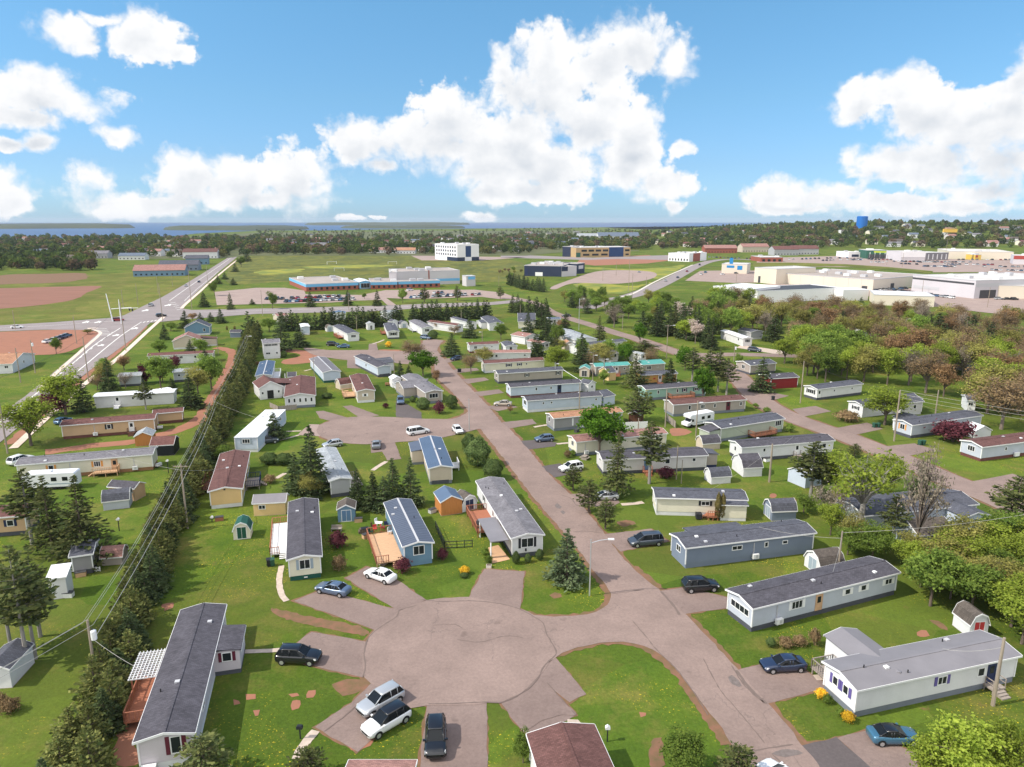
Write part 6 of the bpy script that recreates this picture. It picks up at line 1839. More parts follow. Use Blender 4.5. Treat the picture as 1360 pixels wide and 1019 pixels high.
house('t5', 'large blue grey house with dark cross gables behind the big bare trunk', 'n6', (255, 712), (1050, 628), 7.0, 'w_bluegrey', 'r_slate', 'skirt_dark', z=3.1, feats=[('w', 'f', .5, .8, .8, 1)])
F('t5', ('annex', 'f', .72, .94, 3.4, 2.9, 'r_slate', 'w_paleblue', 'skirt_dark', 'gable', 2.5, [('w', .5, .7, .9, .9)]))
house('t6', 'low grey house with porch gable above the second street', 'm5', (660, 485), (860, 468), 7, 'w_greige', 'r_slate', 'skirt_dark', z=3.0, feats=[('w', 'f', .6, .7, .6, 1.1), ('w', 'a', .5, 1.2, 1, .8)])
house('t7', 'long dark red building with charcoal roof behind the round spruce', 'm5', (815, 585), (1030, 572), 6, 'w_red', 'r_dark', 'w_red', z=3.0, name='red_building', cat='building')
house('t8', 'long white mobile home with bright roof ridge below the chestnut tree', 'm5', (605, 282), (680, 280), ('m5', 362, 225), 'w_white', 'metal_white', 'skirt_white', z=3.0, feats=[('w', 'f', .5, 1.6, 1, .9, None, 3), ('w', 'a', .15, .8, .8, 1), ('w', 'a', .8, .8, .8, 1)], **V)
house('t9', 'pale home with grey roof between the chestnut tree and a dark spruce', 'm5', (665, 235), (760, 228), 8, 'w_grey', 'r_slate', 'skirt_white', z=3.0, **V)
house('t10', 'white mobile home with dark windows on a rise among brown budding trees', 'm6', (405, 175), (590, 185), 5, 'w_white', 'r_slate', 'skirt_dark', z=3.0, feats=[('w', 'f', .45, .9, .9, .9, 's_black'), ('w', 'f', .8, 1.1, .9, .9, 's_black')])
house('t11', 'low white building with cluttered flat roof among brown budding trees', 'm6', (60, 165), (235, 195), 6, 'w_white', 'metal_white', 'skirt_white', z=3.0, flat=True)
house('t12', 'white cabin with grey roof left of the white mobile home on the rise', 'm6', (245, 150), (330, 160), 5, 'w_white', 'r_grey', 'skirt_white', z=2.8)
house('t13', 'dark blue cabin with white trim deep among the olive trees', 'm6', (862, 392), (968, 415), 6.5, 'w_slate', 'r_slate', 'skirt_white', z=3.4, name='cabin', cat='cabin', feats=[('w', 'c', .5, 1.0, 1.2, .9), ('deck', 'c', .0, 1.0, 1.6, .6, 'deck_grey', 'deck_white', None)], **V)
house('t14', 'small white cottage with dark windows behind the large brown tree', 'm6', (965, 690), (1035, 695), 6, 'w_white', 'r_grey', 'skirt_white', z=2.9, feats=[('w', 'f', .4, .9, .8, 1)])
house('t15', 'white gabled cottage behind the long grey home with orange shutters', 'q8', (440, 372), (610, 360), 7, 'w_offwhite', 'r_slate', 'skirt_white', z=3.2, feats=[('w', 'f', .65, .7, .8, 1)], slope=.35)
house('t16', 'grey roofed house at the right edge among bare trees', 'm6', (1215, 460), (1420, 500), 7, 'w_greige', 'r_weather', 'skirt_white', z=3.0)
# ---------------------------------------------------------------- sheds and small buildings
shed('small yellow shed with grey metal roof beside the yellow home', 'n2', (665, 768), (905, 755), 3.0, 2.2, 'w_yellow', 'metal_grey', axis='u', win=[('f', .27, .9, .6, 1.2, None)], slope=.55)
shed('little shed with a dark green door on the open lawn', 'n2', (512, 948), (640, 936), 2.6, 2.3, 'w_cream', 'skirt_green', 'gambrel', 'v', 'f', 's_green')
shed('small blue shed with tan roof and double door', 'n3', (52, 815), (180, 806), 2.8, 2.2, 'w_blue', 'r_weather', 'gable', 'v', 'f', 's_blue')
shed('orange stained wooden shed with slate blue metal roof', 'n3', (828, 768), (985, 746), 4.4, 2.4, 'wood_orange', 'metal_slate', 'gable', 'v', None, win=None)
shed('white barn roofed shed with navy door next to the orange shed', 'n3', (985, 742), (1095, 712), 2.6, 2.3, 'w_white', 'r_weather', 'gambrel', 'v', 'f', 's_navy')
shed('grey blue barn roofed shed on the lawn below the cream home', 'n1', (780, 728), (975, 706), 3.0, 2.5, 'w_bluegrey', 'r_slate', 'gambrel', 'u', None)
shed('tan shed with black roof just behind the grey blue barn shed', 'n1', (825, 640), (1020, 655), 2.6, 2.3, 'w_tan', 'r_dark', 'gable', 'u', None)
shed('small orange shed with pale roof between two dirt tracks', 'n1', (1020, 245), (1150, 235), 3.6, 2.2, 'wood_orange', 'r_pale', 'gable', 'v', None)
shed('black walled shed with brown roof by the dirt track', 'n1', (1140, 320), (1310, 310), 4.5, 2.3, 's_black', 'r_brown', 'gable', 'u', None)
shed('pale pink tin shed right of the tall spruces', 'f1', (432, 165), (520, 158), 2.4, 1.9, 'w_greige', 'r_pink', 'gambrel', 'u', None)
shed('white shed with charcoal roof at the left edge', 'f1', (-70, 690), (52, 682), 4.2, 2.2, 'w_white', 'r_slate', 'gable', 'v', None)
shed('tall white tin shed beside the leaning left spruces', 'f1', (215, 310), (290, 300), 2.4, 2.9, 'w_white', 'metal_white', 'lean', 'u', None)
shed('white gambrel barn with charcoal roof and white gable', 'n5', (605, 475), (745, 468), ('x' and 4.8), 2.9, 'w_white', 'r_dark', 'gambrel', 'u', None)
shed('dark gambrel shed with grey door behind the blue grey home', 'n5', (820, 805), (1000, 798), 3.0, 2.6, 'w_slate', 'r_slate', 'gambrel', 'u', 'a', 's_grey')
shed('white gambrel shed with mossy roof above the light grey home', 'f5', (92, 210), (190, 195), 3.2, 2.4, 'w_white', 'r_weather', 'gambrel', 'u', 'a', 's_grey')
shed('beige barn roofed shed with dark roof behind the grey home', 'n5', (302, 272), (430, 262), 3.0, 2.2, 'w_beige', 'r_dark', 'gambrel', 'u', None)
shed('low grey shed with curved white gable above the cream home', 'n5', (365, 530), (510, 520), 2.8, 2.2, 'w_white', 'r_slate', 'gambrel', 'u', None)
shed('pale weathered shed behind the sparse dark pine', 'n5', (940, 505), (1070, 560), 4.0, 2.4, 'w_paleblue', 'metal_white', 'gable', 'v', None)
shed('white garage with mossy roof beside the bare trunk', 'n6', (610, 965), (865, 945), 5.2, 2.7, 'w_paleblue', 'r_weather', 'gable', 'u', None, win=[('f', .85, .4, .5, 1.4)])
shed('small white shed with red door panel behind the nearest white home', 'f5', (722, 470), (800, 465), 2.6, 2.6, 'w_white', 'r_weather', 'gambrel', 'v', 'f', 's_red')
shed('little beige shed with teal roof and dark double door', 'q2', (590, 810), (700, 815), 3.6, 2.5, 'w_beige', 'metal_teal', 'gable', 'v', 'f', 'dark_grey')
shed('bright yellow shed with dark roof by the tall spruce', 'q2', (920, 860), (1000, 850), 5, 2.6, 'w_yellow', 'r_slate', 'gable', 'u', None)
shed('little white shed with black windows and grey gable', 'q2', (690, 990), (770, 970), 3.0, 2.4, 'w_white', 'r_slate', 'gable', 'v', None, win=[('f', .5, .7, .6, 1.2)])
shed('white shed with grey lean roof between two mobile homes', 'm4', (800, 790), (885, 775), 3.4, 2.4, 'w_paleblue', 'r_slate', 'lean', 'u', None)
shed('small white shed with dark window in the back lawn', 'q5', (1008, 285), (1085, 280), 3.0, 2.6, 'w_white', 'r_pale', 'gable', 'v', 'f', 'dark_grey', dw=.8)
shed('white shed with an arched grey door by the windbreak', 'q5', (545, 305), (618, 300), 3.0, 2.4, 'w_white', 'r_weather', 'gambrel', 'v', 'f', 's_grey')
shed('white double door shed right of the windbreak cedar', 'm3', (520, 205), (578, 200), 3.0, 2.5, 'w_white', 'r_slate', 'gambrel', 'v', 'f', 's_grey')
shed('tall narrow white shed in front of the windbreak', 'm3', (455, 205), (502, 200), 3.0, 2.9, 'w_white', 'r_slate', 'gable', 'v', None)
shed('white shed with grey double door and white roof by the round bushes', 'm3', (462, 652), (528, 645), 3.0, 2.5, 'w_white', 'metal_white', 'gable', 'v', 'f', 's_grey')
shed('barn roofed shed of pale pink boards with dark brown roof', 'q5', (700, 960), (830, 940), 3.2, 2.4, 'w_beige', 'r_brown', 'gambrel', 'u', None)
shed('dark slate garden shed alone on the bright lawn', 'q4', (730, 370), (850, 368), 3.2, 2.2, 'w_slate', 'r_dark', 'gable', 'u', None)
shed('dark brown open sided shelter beside the black pine', 'q6', (720, 345), (850, 360), 3.2, 2.1, 's_brown', 's_brown', 'gable', 'v', None)
shed('small beige shed with brown roof beside the light green maple', 'q2', (425, 520), (530, 515), 4.0, 2.6, 'w_beige', 'r_tan', 'gable', 'v', None)
shed('grey playhouse with black roof behind the sunroom cottage', 'q5', (110, 910), (200, 905), 3.6, 2.6, 'w_beige', 'r_dark', 'gable', 'u', None)
shed('small white outbuilding behind the rusty roofed home', 'q8', (985, 640), (1105, 632), 3.0, 1.8, 'w_white', 'metal_white', 'gable', 'v', None)
# ---------------------------------------------------------------- vehicles
for a in [('dark blue sedan parked on the driveway below the cream home', 'f2', (572, 290), (466, 268), 'sedan', 'steelblue'), ('white sedan with dark sunroof parked below the blue home', 'f2', (768, 238), (670, 204), 'sedan', 'white', 'paint_white'),
   ('black hatchback at the end of the path to the lilac home', 'f2', (298, 566), (452, 572), 'suv', 'black'), ('silver estate car parked alongside a white crossover', 'f2', (798, 718), (640, 806), 'suv', 'silver'),
   ('white crossover with black roof half on the grass', 'f2', (822, 802), (664, 894), 'suv', 'white', 'paint_black'), ('black car facing the camera on the lowest driveway', 'f3', (62, 850), (58, 992), 'suv', 'black'),
   ('black crossover on the driveway of the light grey home', 'f4', (222, 270), (352, 262), 'suv', 'black'), ('navy sedan on the broad driveway near the brown bushes', 'f4', (716, 598), (556, 606), 'sedan', 'navy'),
   ('dark slate minivan on the driveway by the blue grey home', 'n4', (1222, 972), (1008, 990), 'van', 'slate'), ('teal blue coupe with black roof below the nearest white home', 'f5', (308, 906), (496, 906), 'coupe', 'teal', 'paint_black'),
   ('dark blue hatchback on the driveway by the maple', 'n4', (426, 198), (284, 210), 'hatch', 'steelblue'), ('white crossover on the dark driveway behind a street pine', 'n4', (640, 412), (470, 440), 'suv', 'white'),
   ('pale sedan tucked behind two young street pines', 'n4', (850, 640), (768, 642), 'sedan', 'silver'), ('white minivan parked at the back of the slate blue roof', 'n3', (580, 162), (726, 138), 'van', 'white'),
   ('small white hatchback parked by the street corner', 'n3', (930, 118), (972, 160), 'hatch', 'white'), ('grey sedan parked by the short path', 'n3', (338, 284), (342, 212), 'sedan', 'grey'),
   ('navy car on the dark driveway of the corner house', 'm3', (520, 745), (523, 790), 'suv', 'steelblue'), ('blue pickup like car beside the porch of a white home', 'm3', (680, 284), (744, 290), 'suv', 'steelblue'),
   ('dark blue car by the big round spruce', 'm3', (966, 440), (910, 448), 'hatch', 'navy'), ('silver sedan parked on a short driveway right of the street', 'm3', (1352, 788), (1228, 786), 'sedan', 'beige'),
   ('black pickup on the lawn beside the blue car', 'q5', (572, 462), (656, 464), 'suv', 'black'), ('bright blue car on the lawn beside the black pickup', 'q5', (780, 484), (682, 486), 'sedan', 'blue'),
   ('dark car driving on the road behind the park', 'm4', (540, 118), (504, 118), 'sedan', 'black'), ('silver car parked under the tall dark spruces', 'm4', (206, 236), (250, 236), 'suv', 'silver'),
   ('dark pickup at the end of the long white home', 'm5', (654, 376), (728, 384), 'suv', 'slate'), ('dark pickup parked beside the flat white trailer', 'n2', (715, 226), (816, 214), 'suv', 'slate'),
   ('silver car showing behind the faded green roof', 'n2', (1292, 240), (1216, 252), 'hatch', 'silver'), ('white car entering at the bottom of the street', 'f4', (668, 1120), (590, 1056), 'hatch', 'white'),
   ('white pickup behind the left end of the long cream home', 'n1', (90, 390), (228, 345), 'suv', 'white'), ('blue car behind the end of the tan home', 'm1', (425, 935), (530, 900), 'hatch', 'blue')]:
 car(a[0], a[1], a[2], a[3], a[4], a[5], a[6] if len(a) > 6 else None)
def scar(label, c, p, q, kind, paint, group):
 a, b = G(c, *p), G(c, *q)
 small_car(label, (a[0] + b[0]) / 2, (a[1] + b[1]) / 2, math.atan2(b[1] - a[1], b[0] - a[0]), kind, paint, group, z=0.13)
for p, q, k, m, l in (((790, 513), (815, 503), 'suv', 'silver', 'silver car waiting at the junction'), ((602, 588), (655, 585), 'van', 'red', 'dark red van turning at the junction'), ((832, 566), (882, 562), 'suv', 'black', 'black car waiting on the right arm of the junction'), ((65, 627), (118, 624), 'sedan', 'white', 'white car driving in from the left'),
      ((980, 408), (998, 398), 'sedan', 'silver', 'silver car beyond the junction'), ((1048, 387), (1067, 376), 'sedan', 'navy', 'dark blue car farther up the big road'), ((1268, 238), (1276, 230), 'suv', 'black', 'dark car where the big road meets the trees')):
 scar(l, 'd1', p, q, k, m, 'cars on the big road')
for p, q, k, m, l in (((808, 379), (824, 373), 'sedan', 'silver', 'silver car lowest on the curved avenue'), ((872, 361), (889, 355), 'sedan', 'navy', 'dark car halfway up the curved avenue'), ((922, 328), (938, 322), 'sedan', 'red', 'reddish car on the curved avenue'), ((988, 294), (1006, 287), 'suv', 'navy', 'navy car near the top of the curved avenue'),
      ((665, 332), (684, 328), 'sedan', 'silver', 'lone pale car in the empty car park'), ((992, 345), (1018, 338), 'suv', 'white', 'white van like car by the avenue'), ((1016, 334), (1040, 328), 'suv', 'teal', 'teal car next to the white one by the avenue'), ((1102, 342), (1134, 340), 'sedan', 'white', 'white car in front of the pale showroom'), ((1178, 336), (1202, 334), 'hatch', 'slate', 'dark car in front of the pale showroom')):
 scar(l, 'd3', p, q, k, m, 'cars about the avenue')
for i, (x, y, m) in enumerate(((362, 312, 'white'), (410, 298, 'silver'), (440, 288, 'navy'), (470, 278, 'blue'), (500, 266, 'teal'))):
 scar('parked car in the row on the bare dirt lot', 'm1', (x - 25, y + 8), (x + 28, y - 3), 'sedan', m, 'cars on the dirt lot')
rc = random.Random(3)
PAL = ['white', 'silver', 'black', 'navy', 'grey', 'white', 'blue', 'slate', 'silver', 'red', 'black', 'white']
def lot_row(label, group, c, p, q, n, ang, gap=0.12):
 a, b = np.array(G(c, *p)[:2]), np.array(G(c, *q)[:2])
 for i in range(n):
  if rc.random() < gap: continue
  t = (i + rc.uniform(0.4, 0.6)) / n
  x, y = a + (b - a) * t
  small_car(label, x, y, ang + rc.choice((0, math.pi)) + rc.uniform(-.04, .04), rc.choice(('sedan', 'suv', 'suv', 'hatch', 'van')), rc.choice(PAL), group, z=hill(x, y) + 0.16)
lot_row('small parked car in the long row before the school', 'cars in the school car park', 'd2', (45, 474), (150, 472), 4, 1.5, .2)
lot_row('small parked car in the long row before the school', 'cars in the school car park', 'd2', (150, 488), (545, 474), 19, 1.5, .06)
lot_row('small parked car in the long row before the school', 'cars in the school car park', 'd2', (180, 470), (500, 458), 13, 1.5, .2)
lot_row('small parked car in the right hand row before the school', 'cars in the school car park', 'd2', (815, 466), (1195, 448), 20, 1.5, .06)
lot_row('small parked car in the right hand row before the school', 'cars in the school car park', 'd2', (850, 447), (1080, 436), 11, 1.5, .2)
scar('white car standing by the school entrance', 'd2', (797, 428), (840, 424), 'van', 'white', 'cars in the school car park')
for (p, q, n) in (((100, 262), (430, 252), 15), ((280, 268), (560, 258), 15), ((440, 264), (800, 262), 18), ((540, 276), (620, 278), 4), ((620, 272), (950, 274), 16), ((700, 284), (800, 288), 5), ((800, 276), (1100, 276), 16), ((820, 298), (1000, 300), 10), ((930, 288), (1200, 290), 14), ((1140, 300), (1400, 302), 12), ((1180, 318), (1400, 322), 10), ((1000, 262), (1300, 264), 12)):
 lot_row('small parked car in the crowded shopping car park', 'cars in the shopping car park', 'd4', p, q, n, 1.45, .15)
lot_row('parked car in the row before the grey store wall', 'cars before the grey store', 'd4', (670, 430), (985, 468), 14, 1.9, .05)
lot_row('parked car in the row before the grey store wall', 'cars before the grey store', 'd4', (560, 428), (740, 416), 8, 1.6, .2)
lot_row('dark vehicle parked by the right end of the grey store', 'cars before the grey store', 'd4', (1200, 472), (1330, 476), 3, .1, 0)
lot_row('parked car before the brick houses by the avenue', 'cars before the brick houses', 'd3', (1040, 250), (1360, 262), 16, 1.5, .1)
# motorhome and travel trailer
def camper(label, c, tail, nose, L, motor):
 t, n = np.array(G(c, *tail)), np.array(G(c, *nose))
 mid = (t + n) / 2
 root = thing('motorhome' if motor else 'travel_trailer', label, 'motorhome' if motor else 'travel trailer', (mid[0], mid[1], 0.02), math.atan2(n[1] - t[1], n[0] - t[0]))
 h = L / 2
 mb = MB()
 prof = [(-h, .55), (h - (2.0 if motor else 0.5), .55), (h - (2.0 if motor else 0.1), 1.0), (h - (1.95 if motor else 0), 1.9), (h - (0.7 if motor else 0.15), 2.2), (h - (0.6 if motor else 0.4), 2.75), (h - 1.0, 3.0), (-h + 0.2, 3.0), (-h, 2.8)]
 mb.prism(prof, -1.2, 1.2)
 obj('body', mb, 'metal_white', root)
 mb = MB()
 mb.box(-h + 0.3, h - 2.4, -1.215, 1.215, 1.0, 1.18)
 obj('stripe', mb, 's_grey', root)
 for x in (-h + 1.2, -h + 3.0):
  mb = MB()
  mb.box(x, x + 0.9, -1.22, 1.22, 1.6, 2.3)
  obj('window', mb, 'car_glass', root)
 mb = MB()
 mb.box(-0.4, 0.4, -0.4, 0.4, 3.0, 3.25)
 obj('roof_unit', mb, 'trim', root)
 if motor:
  mb = MB()
  mb.prism([(h - 2.05, .5), (h, .5), (h, 1.15), (h - 0.9, 1.3), (h - 1.5, 2.1), (h - 2.05, 2.1)], -1.0, 1.0)
  cb = obj('cab', mb, 'metal_white', root)
  mb = MB()
  mb.hexa([(h - 0.93, -0.9, 1.34), (h - 0.88, -0.9, 1.34), (h - 0.88, 0.9, 1.34), (h - 0.93, 0.9, 1.34), (h - 1.46, -0.85, 2.06), (h - 1.41, -0.85, 2.06), (h - 1.41, 0.85, 2.06), (h - 1.46, 0.85, 2.06)])
  obj('windscreen', mb, 'car_glass', cb)
  for s in (-1, 1):
   mb = MB()
   mb.box(h - 1.9, h - 1.3, s * 1.0, s * 1.012, 1.35, 1.9)
   obj('side_window', mb, 'car_glass', cb)
   mb = MB()
   mb.box(h - 0.05, h + 0.02, s * 0.7 - 0.15, s * 0.7 + 0.15, .8, 1.0)
   obj('headlight', mb, 'lamp_white', cb)
 else:
  mb = MB()
  mb.tube((h, 0, .6), (h + 1.1, 0, .55), .05, .05, 6)
  obj('hitch', mb, 'dark_grey', root)
 for x in ((-h + 1.8, h - 1.2) if motor else (-h + 2.6, -h + 3.5)):
  for s in (-1, 1):
   mb = MB()
   mb.wheel((x, s * 1.02, .4), .4, .28)
   obj('wheel', mb, 'rubber', root)
camper('white motorhome with cab parked below the greige mobile home', 'm5', (410, 905), (105, 962), 8.0, True)
camper('long white travel trailer under the left spruces', 'n1', (590, 545), (190, 565), 9.0, False)
# ---------------------------------------------------------------- small things in the gardens
def bin_(label, c, p, m='bin_green', group=None):
 X, Y, Z = G(c, *p)
 root = thing('wheelie_bin', label, 'wheelie bin', (X, Y, 0.02), 0.4, group)
 mb = MB()
 mb.hexa([(-.24, -.28, .05), (.24, -.28, .05), (.24, .28, .05), (-.24, .28, .05), (-.3, -.36, 1.0), (.3, -.36, 1.0), (.3, .36, 1.0), (-.3, .36, 1.0)])
 obj('bin_body', mb, m, root)
 mb = MB()
 mb.hexa([(-.32, -.4, 1.0), (.32, -.4, 1.0), (.32, .4, 1.0), (-.32, .4, 1.0), (-.28, -.3, 1.12), (.28, -.3, 1.12), (.28, .38, 1.08), (-.28, .38, 1.08)])
 obj('lid', mb, m, root)
 mb = MB()
 for s in (-1, 1): mb.wheel((s * 0.0, 0, 0), .01, .01)
 for s in (-1, 1):
  mb = MB()
  mb.tube((s * .27, .3, .1), (s * .33, .3, .1), .1, .1, 8)
  obj('wheel', mb, 'black', root)
bin_('green bin beside the ramp of the cream home', 'f2', (262, 165)); bin_('black bin next to the green one by the ramp', 'f2', (247, 166), 's_black')
bin_('green bin at the white end of the light grey home', 'f4', (421, 350))
for x, l in ((318, 'left'), (348, 'right')): bin_('dark green bin, %s of the pair under the lime tree' % l, 'm6', (x, 878))
for x, l in ((635, 'left'), (660, 'right')): bin_('green bin, %s of the pair by the driveway below the burgundy tree' % l, 'm6', (x, 1000))
bin_('black bin on the lawn corner of the second street', 'm5', (830, 745), 's_black')
for x, l in ((418, 'left'), (434, 'right')): bin_('black bin, %s of the pair by the upper street' % l, 'q1', (x, 760), 's_black')
def post(label, c, p, top, head, m='s_black', name='garden_post', cat='garden post'):
 X, Y, Z = G(c, *p)
 h = HT(c, p[0], p[1], p[0], top)
 root = thing(name, label, cat, (X, Y, 0))
 mb = MB()
 mb.box(-.05, .05, -.05, .05, -.1, h)
 obj('post', mb, m, root)
 mb = MB()
 if head == 'mail':
  mb.prism([(-.28, h - .12), (.28, h - .12), (.28, h + .1), (.2, h + .2), (-.2, h + .2), (-.28, h + .1)], -.16, .16)
 else:
  mb.prism([(-.22, h - .15), (.22, h - .15), (.22, h + .05), (0, h + .22), (-.22, h + .05)], -.16, .16)
 obj('mailbox' if head == 'mail' else 'bird_house', mb, m if head == 'mail' else 'trim', root)
post('black mailbox on a post by the pale stepping path', 'f2', (380, 898), 850, 'mail', name='mailbox_post', cat='mailbox')
post('bird house on a thin post on the large lawn by the street', 'f3', (787, 910), 850, 'bird')
post('white bird house on a dark post left of the hedgerow', 'n1', (898, 880), 790, 'bird')
post('short dark post on the lawn below the yellow home', 'n2', (350, 810), 775, 'bird')
post('feeder on a tall post at the end of the cream home', 'n1', (1268, 445), 350, 'bird')
def fence(label, c, pts, h, m, name='fence', cat='fence', gap=1.8, solid=False):
 P = [np.array(G(c, *p)[:2]) for p in pts]
 root = thing(name, label, cat, (P[0][0], P[0][1], 0))
 o0 = P[0]
 for a, b in zip(P[:-1], P[1:]):
  L = np.linalg.norm(b - a)
  d = (b - a) / L
  nrm = np.array((-d[1], d[0])) * 0.03
  n = max(1, round(L / gap))
  for i in range(n + 1):
   q = a + d * L * i / n - o0
   mb = MB()
   mb.box(q[0] - .05, q[0] + .05, q[1] - .05, q[1] + .05, 0, h + .08)
   obj('fence_post', mb, m, root)
  for z0, z1 in ([(0.05, h)] if solid else [(h - .08, h), (.1, .16), (h * .5, h * .5 + .05)]):
   mb = MB()
   p0, p1 = a - o0, b - o0
   q = [(p0[0] - nrm[0], p0[1] - nrm[1]), (p1[0] - nrm[0], p1[1] - nrm[1]), (p1[0] + nrm[0], p1[1] + nrm[1]), (p0[0] + nrm[0], p0[1] + nrm[1])]
   mb.hexa([(x, y, z0) for x, y in q] + [(x, y, z1) for x, y in q])
   obj('fence_panel' if solid else 'fence_rail', mb, m, root)
fence('black wire fence between the blue home and the orange shed', 'f3', [(60, 5), (98, 92), (150, 90), (215, 86)], 1.1, 's_black', gap=1.3)
fence('white board fence beside the dark open shelter', 'q6', [(655, 430), (930, 420)], 1.7, 'trim', solid=True)
fence('grey board fence round the corner of the sunroom cottage', 'm2', [(785, 800), (850, 830), (985, 815)], 1.3, 'deck_grey', solid=True)
fence('brown picket pile fence under the left spruces', 'f1', [(300, 192), (425, 188)], .6, 's_white', gap=.5)
fence('tall dark board fence beside the grey roofed motorhome lot', 'm5', [(30, 900), (95, 955)], 1.6, 'deck_grey', solid=True)
def grounded(name, label, cat, c, p, z, parts, rz=0.0, group=None):
 X, Y, Z = G(c, *p, z)
 root = thing(name, label, cat, (X, Y, z), rz, group)
 for nm, m, bxs in parts:
  mb = MB()
  for b in bxs: mb.box(*b)
  obj(nm, mb, m, root)
 return root
CH = lambda m: [('seat', m, [(-.28, .28, -.28, .28, .38, .46)]), ('backrest', m, [(-.28, .28, .24, .3, .46, .95)])] + [('leg', m, [(x - .03, x + .03, y - .03, y + .03, 0, .38)]) for x in (-.22, .22) for y in (-.22, .22)]
for p, m, l, r_ in (((330, 880), 's_red', 'red patio chair on the timber deck', .4), ((385, 870), 's_red', 'red patio chair nearer the blue home', 2), ((345, 830), 's_white', 'white patio chair at the back of the timber deck', 1), ((415, 845), 's_navy', 'navy folding chair beside the blue home wall', 3)):
 grounded('patio_chair', l, 'chair', 'n3', p, .81, CH(m), r_)
grounded('patio_table', 'small white table on the timber deck', 'table', 'n3', (360, 850), .81, [('table_top', 'trim', [(-.5, .5, -.4, .4, .7, .74)])] + [('leg', 'trim', [(x - .03, x + .03, y - .03, y + .03, 0, .7)]) for x in (-.4, .4) for y in (-.3, .3)])
grounded('barbecue', 'black barbecue on the lilac home deck', 'barbecue', 'f1', (625, 625), .92, [('cart', 's_black', [(-.5, .5, -.25, .25, .1, .8)]), ('hood', 's_black', [(-.4, .4, -.27, .27, .8, 1.12)])])
grounded('barbecue', 'dark barbecue by the cedar deck railing', 'barbecue', 'n3', (1110, 850), .92, [('cart', 'dark_grey', [(-.5, .5, -.25, .25, .1, .8)]), ('hood', 'dark_grey', [(-.4, .4, -.27, .27, .8, 1.12)])], 1.2)
grounded('storage_bench', 'pale bench at the foot of the blue shed', 'bench', 'n3', (40, 880), 0, [('seat', 'deck_grey', [(-.8, .8, -.3, .3, .4, .48)]), ('backrest', 'deck_grey', [(-.8, .8, .25, .31, .48, .9)]), ('leg', 'deck_grey', [(-.75, -.65, -.25, .25, 0, .4)]), ('leg', 'deck_grey', [(.65, .75, -.25, .25, 0, .4)])])
grounded('firewood_pile', 'low pile of clutter beside the timber deck', 'wood pile', 'n3', (250, 890), 0, [('logs', 'bark', [(-.9, .9, -.4, .4, 0, .4), (-.7, .7, -.35, .35, .4, .7)]), ('cover', 's_black', [(-.5, .6, -.42, .42, .7, .74)])], .3)
grounded('planter', 'stone planter by the cedar walk', 'planter', 'f3', (285, 172), 0, [('pot', 'concrete', [(-.35, .35, -.3, .3, 0, .4)]), ('soil', 'bark', [(-.3, .3, -.25, .25, .4, .42)])])
S('board_walk', gpts('f3', [(282, 88), (325, 78), (375, 138), (300, 156)]), 0.05, 'deck_tan')
# pergola over the deck of the lilac home
H = HREC['ll']
mp, WL = wallmap(H, 'a')
pg = bpy.data.objects.new('pergola', None); COL.objects.link(pg); pg.parent = H['root']
a0, a1 = .35 * WL, .56 * WL
for s in (a0, a1):
 for d in (.15, 2.5):
  mb = MB()
  wbox(mb, mp, s - .06, s + .06, d, d + .12, .9, 2.95)
  obj('pergola_post', mb, 'deck_red', pg)
mb = MB()
for i in range(12):
 s = a0 + (a1 - a0) * i / 11
 wbox(mb, mp, s - .03, s + .03, .03, 2.9, 2.95, 3.08)
for i in range(9):
 wbox(mb, mp, a0 - .2, a1 + .2, .1 + i * .33, .16 + i * .33, 3.08, 3.14)
obj('lattice', mb, 'trim', pg)
# goals on the sports field
for p, q, l in (((378, 286), (428, 283), 'white goal farthest left on the sports field'), ((416, 321), (468, 320), 'white goal in front of the school roof'), ((702, 285), (748, 284), 'white goal at the right of the sports field')):
 a, b = np.array(G('d2', *p)[:2]), np.array(G('d2', *q)[:2])
 d = b - a
 L = float(np.linalg.norm(d))
 root = thing('football_goal', l, 'goal', (a[0], a[1], 0.1), math.atan2(d[1], d[0]))
 for x in (0, L):
  mb = MB(); mb.box(x - .12, x + .12, -.12, .12, 0, 2.6)
  obj('goal_post', mb, 'trim', root)
 mb = MB(); mb.box(-.12, L + .12, -.12, .12, 2.6, 2.84)
 obj('crossbar', mb, 'trim', root)
# ---------------------------------------------------------------- poles, lamps and wires
pole('p1', 'wooden pole with white transformer rising from the near hedgerow', 'f1', (414, 690), (397, 395), trafo=1.6, r=.16)
pole('p2', 'twin armed wooden pole in the hedgerow beside the yellow home', 'n2', (166, 862), (140, 375), arms=1, r=.16)
pole('p3', 'wooden pole in the hedgerow left of the flat white trailer', 'm2', (382, 952), (345, 720), r=.15)
pole('p4', 'wooden pole with lamp head at the far end of the hedgerow', 'm2', (625, 420), (610, 255), lamp=(.9, .1), r=.13)
pole('l1', 'tall pale steel street lamp on the corner lawn', 'f3', (712, 291), (742, 52), lamp=(2.2, .5), m='steel', r=.1, name='street_lamp', cat='street lamp')
pole('l2', 'wooden pole with curved lamp arm before the big spruce', 'n2', (1172, 568), (1156, 340), lamp=(-1.4, .8))
pole('l3', 'slim pole with lamp on the corner by the clipped shrubs', 'm3', (1038, 975), (1048, 735), r=.1, m='steel')
pole('r1', 'thick leaning wooden pole at the end of the nearest white home', 'f5', (825, 757), (897, 470), r=.19)
pole('r2', 'wooden pole behind the light grey home', 'f5', (168, 196), (178, 18), r=.14)
pole('r3', 'weathered pole standing on the open lawn between the sheds', 'n5', (802, 512), (808, 225), r=.2)
pole('r4', 'tall wooden pole by the second street near the orange shutters', 'm6', (456, 972), (494, 618), r=.19)
pole('r5', 'leaning wooden pole behind the long grey home', 'm6', (742, 796), (768, 618), r=.18)
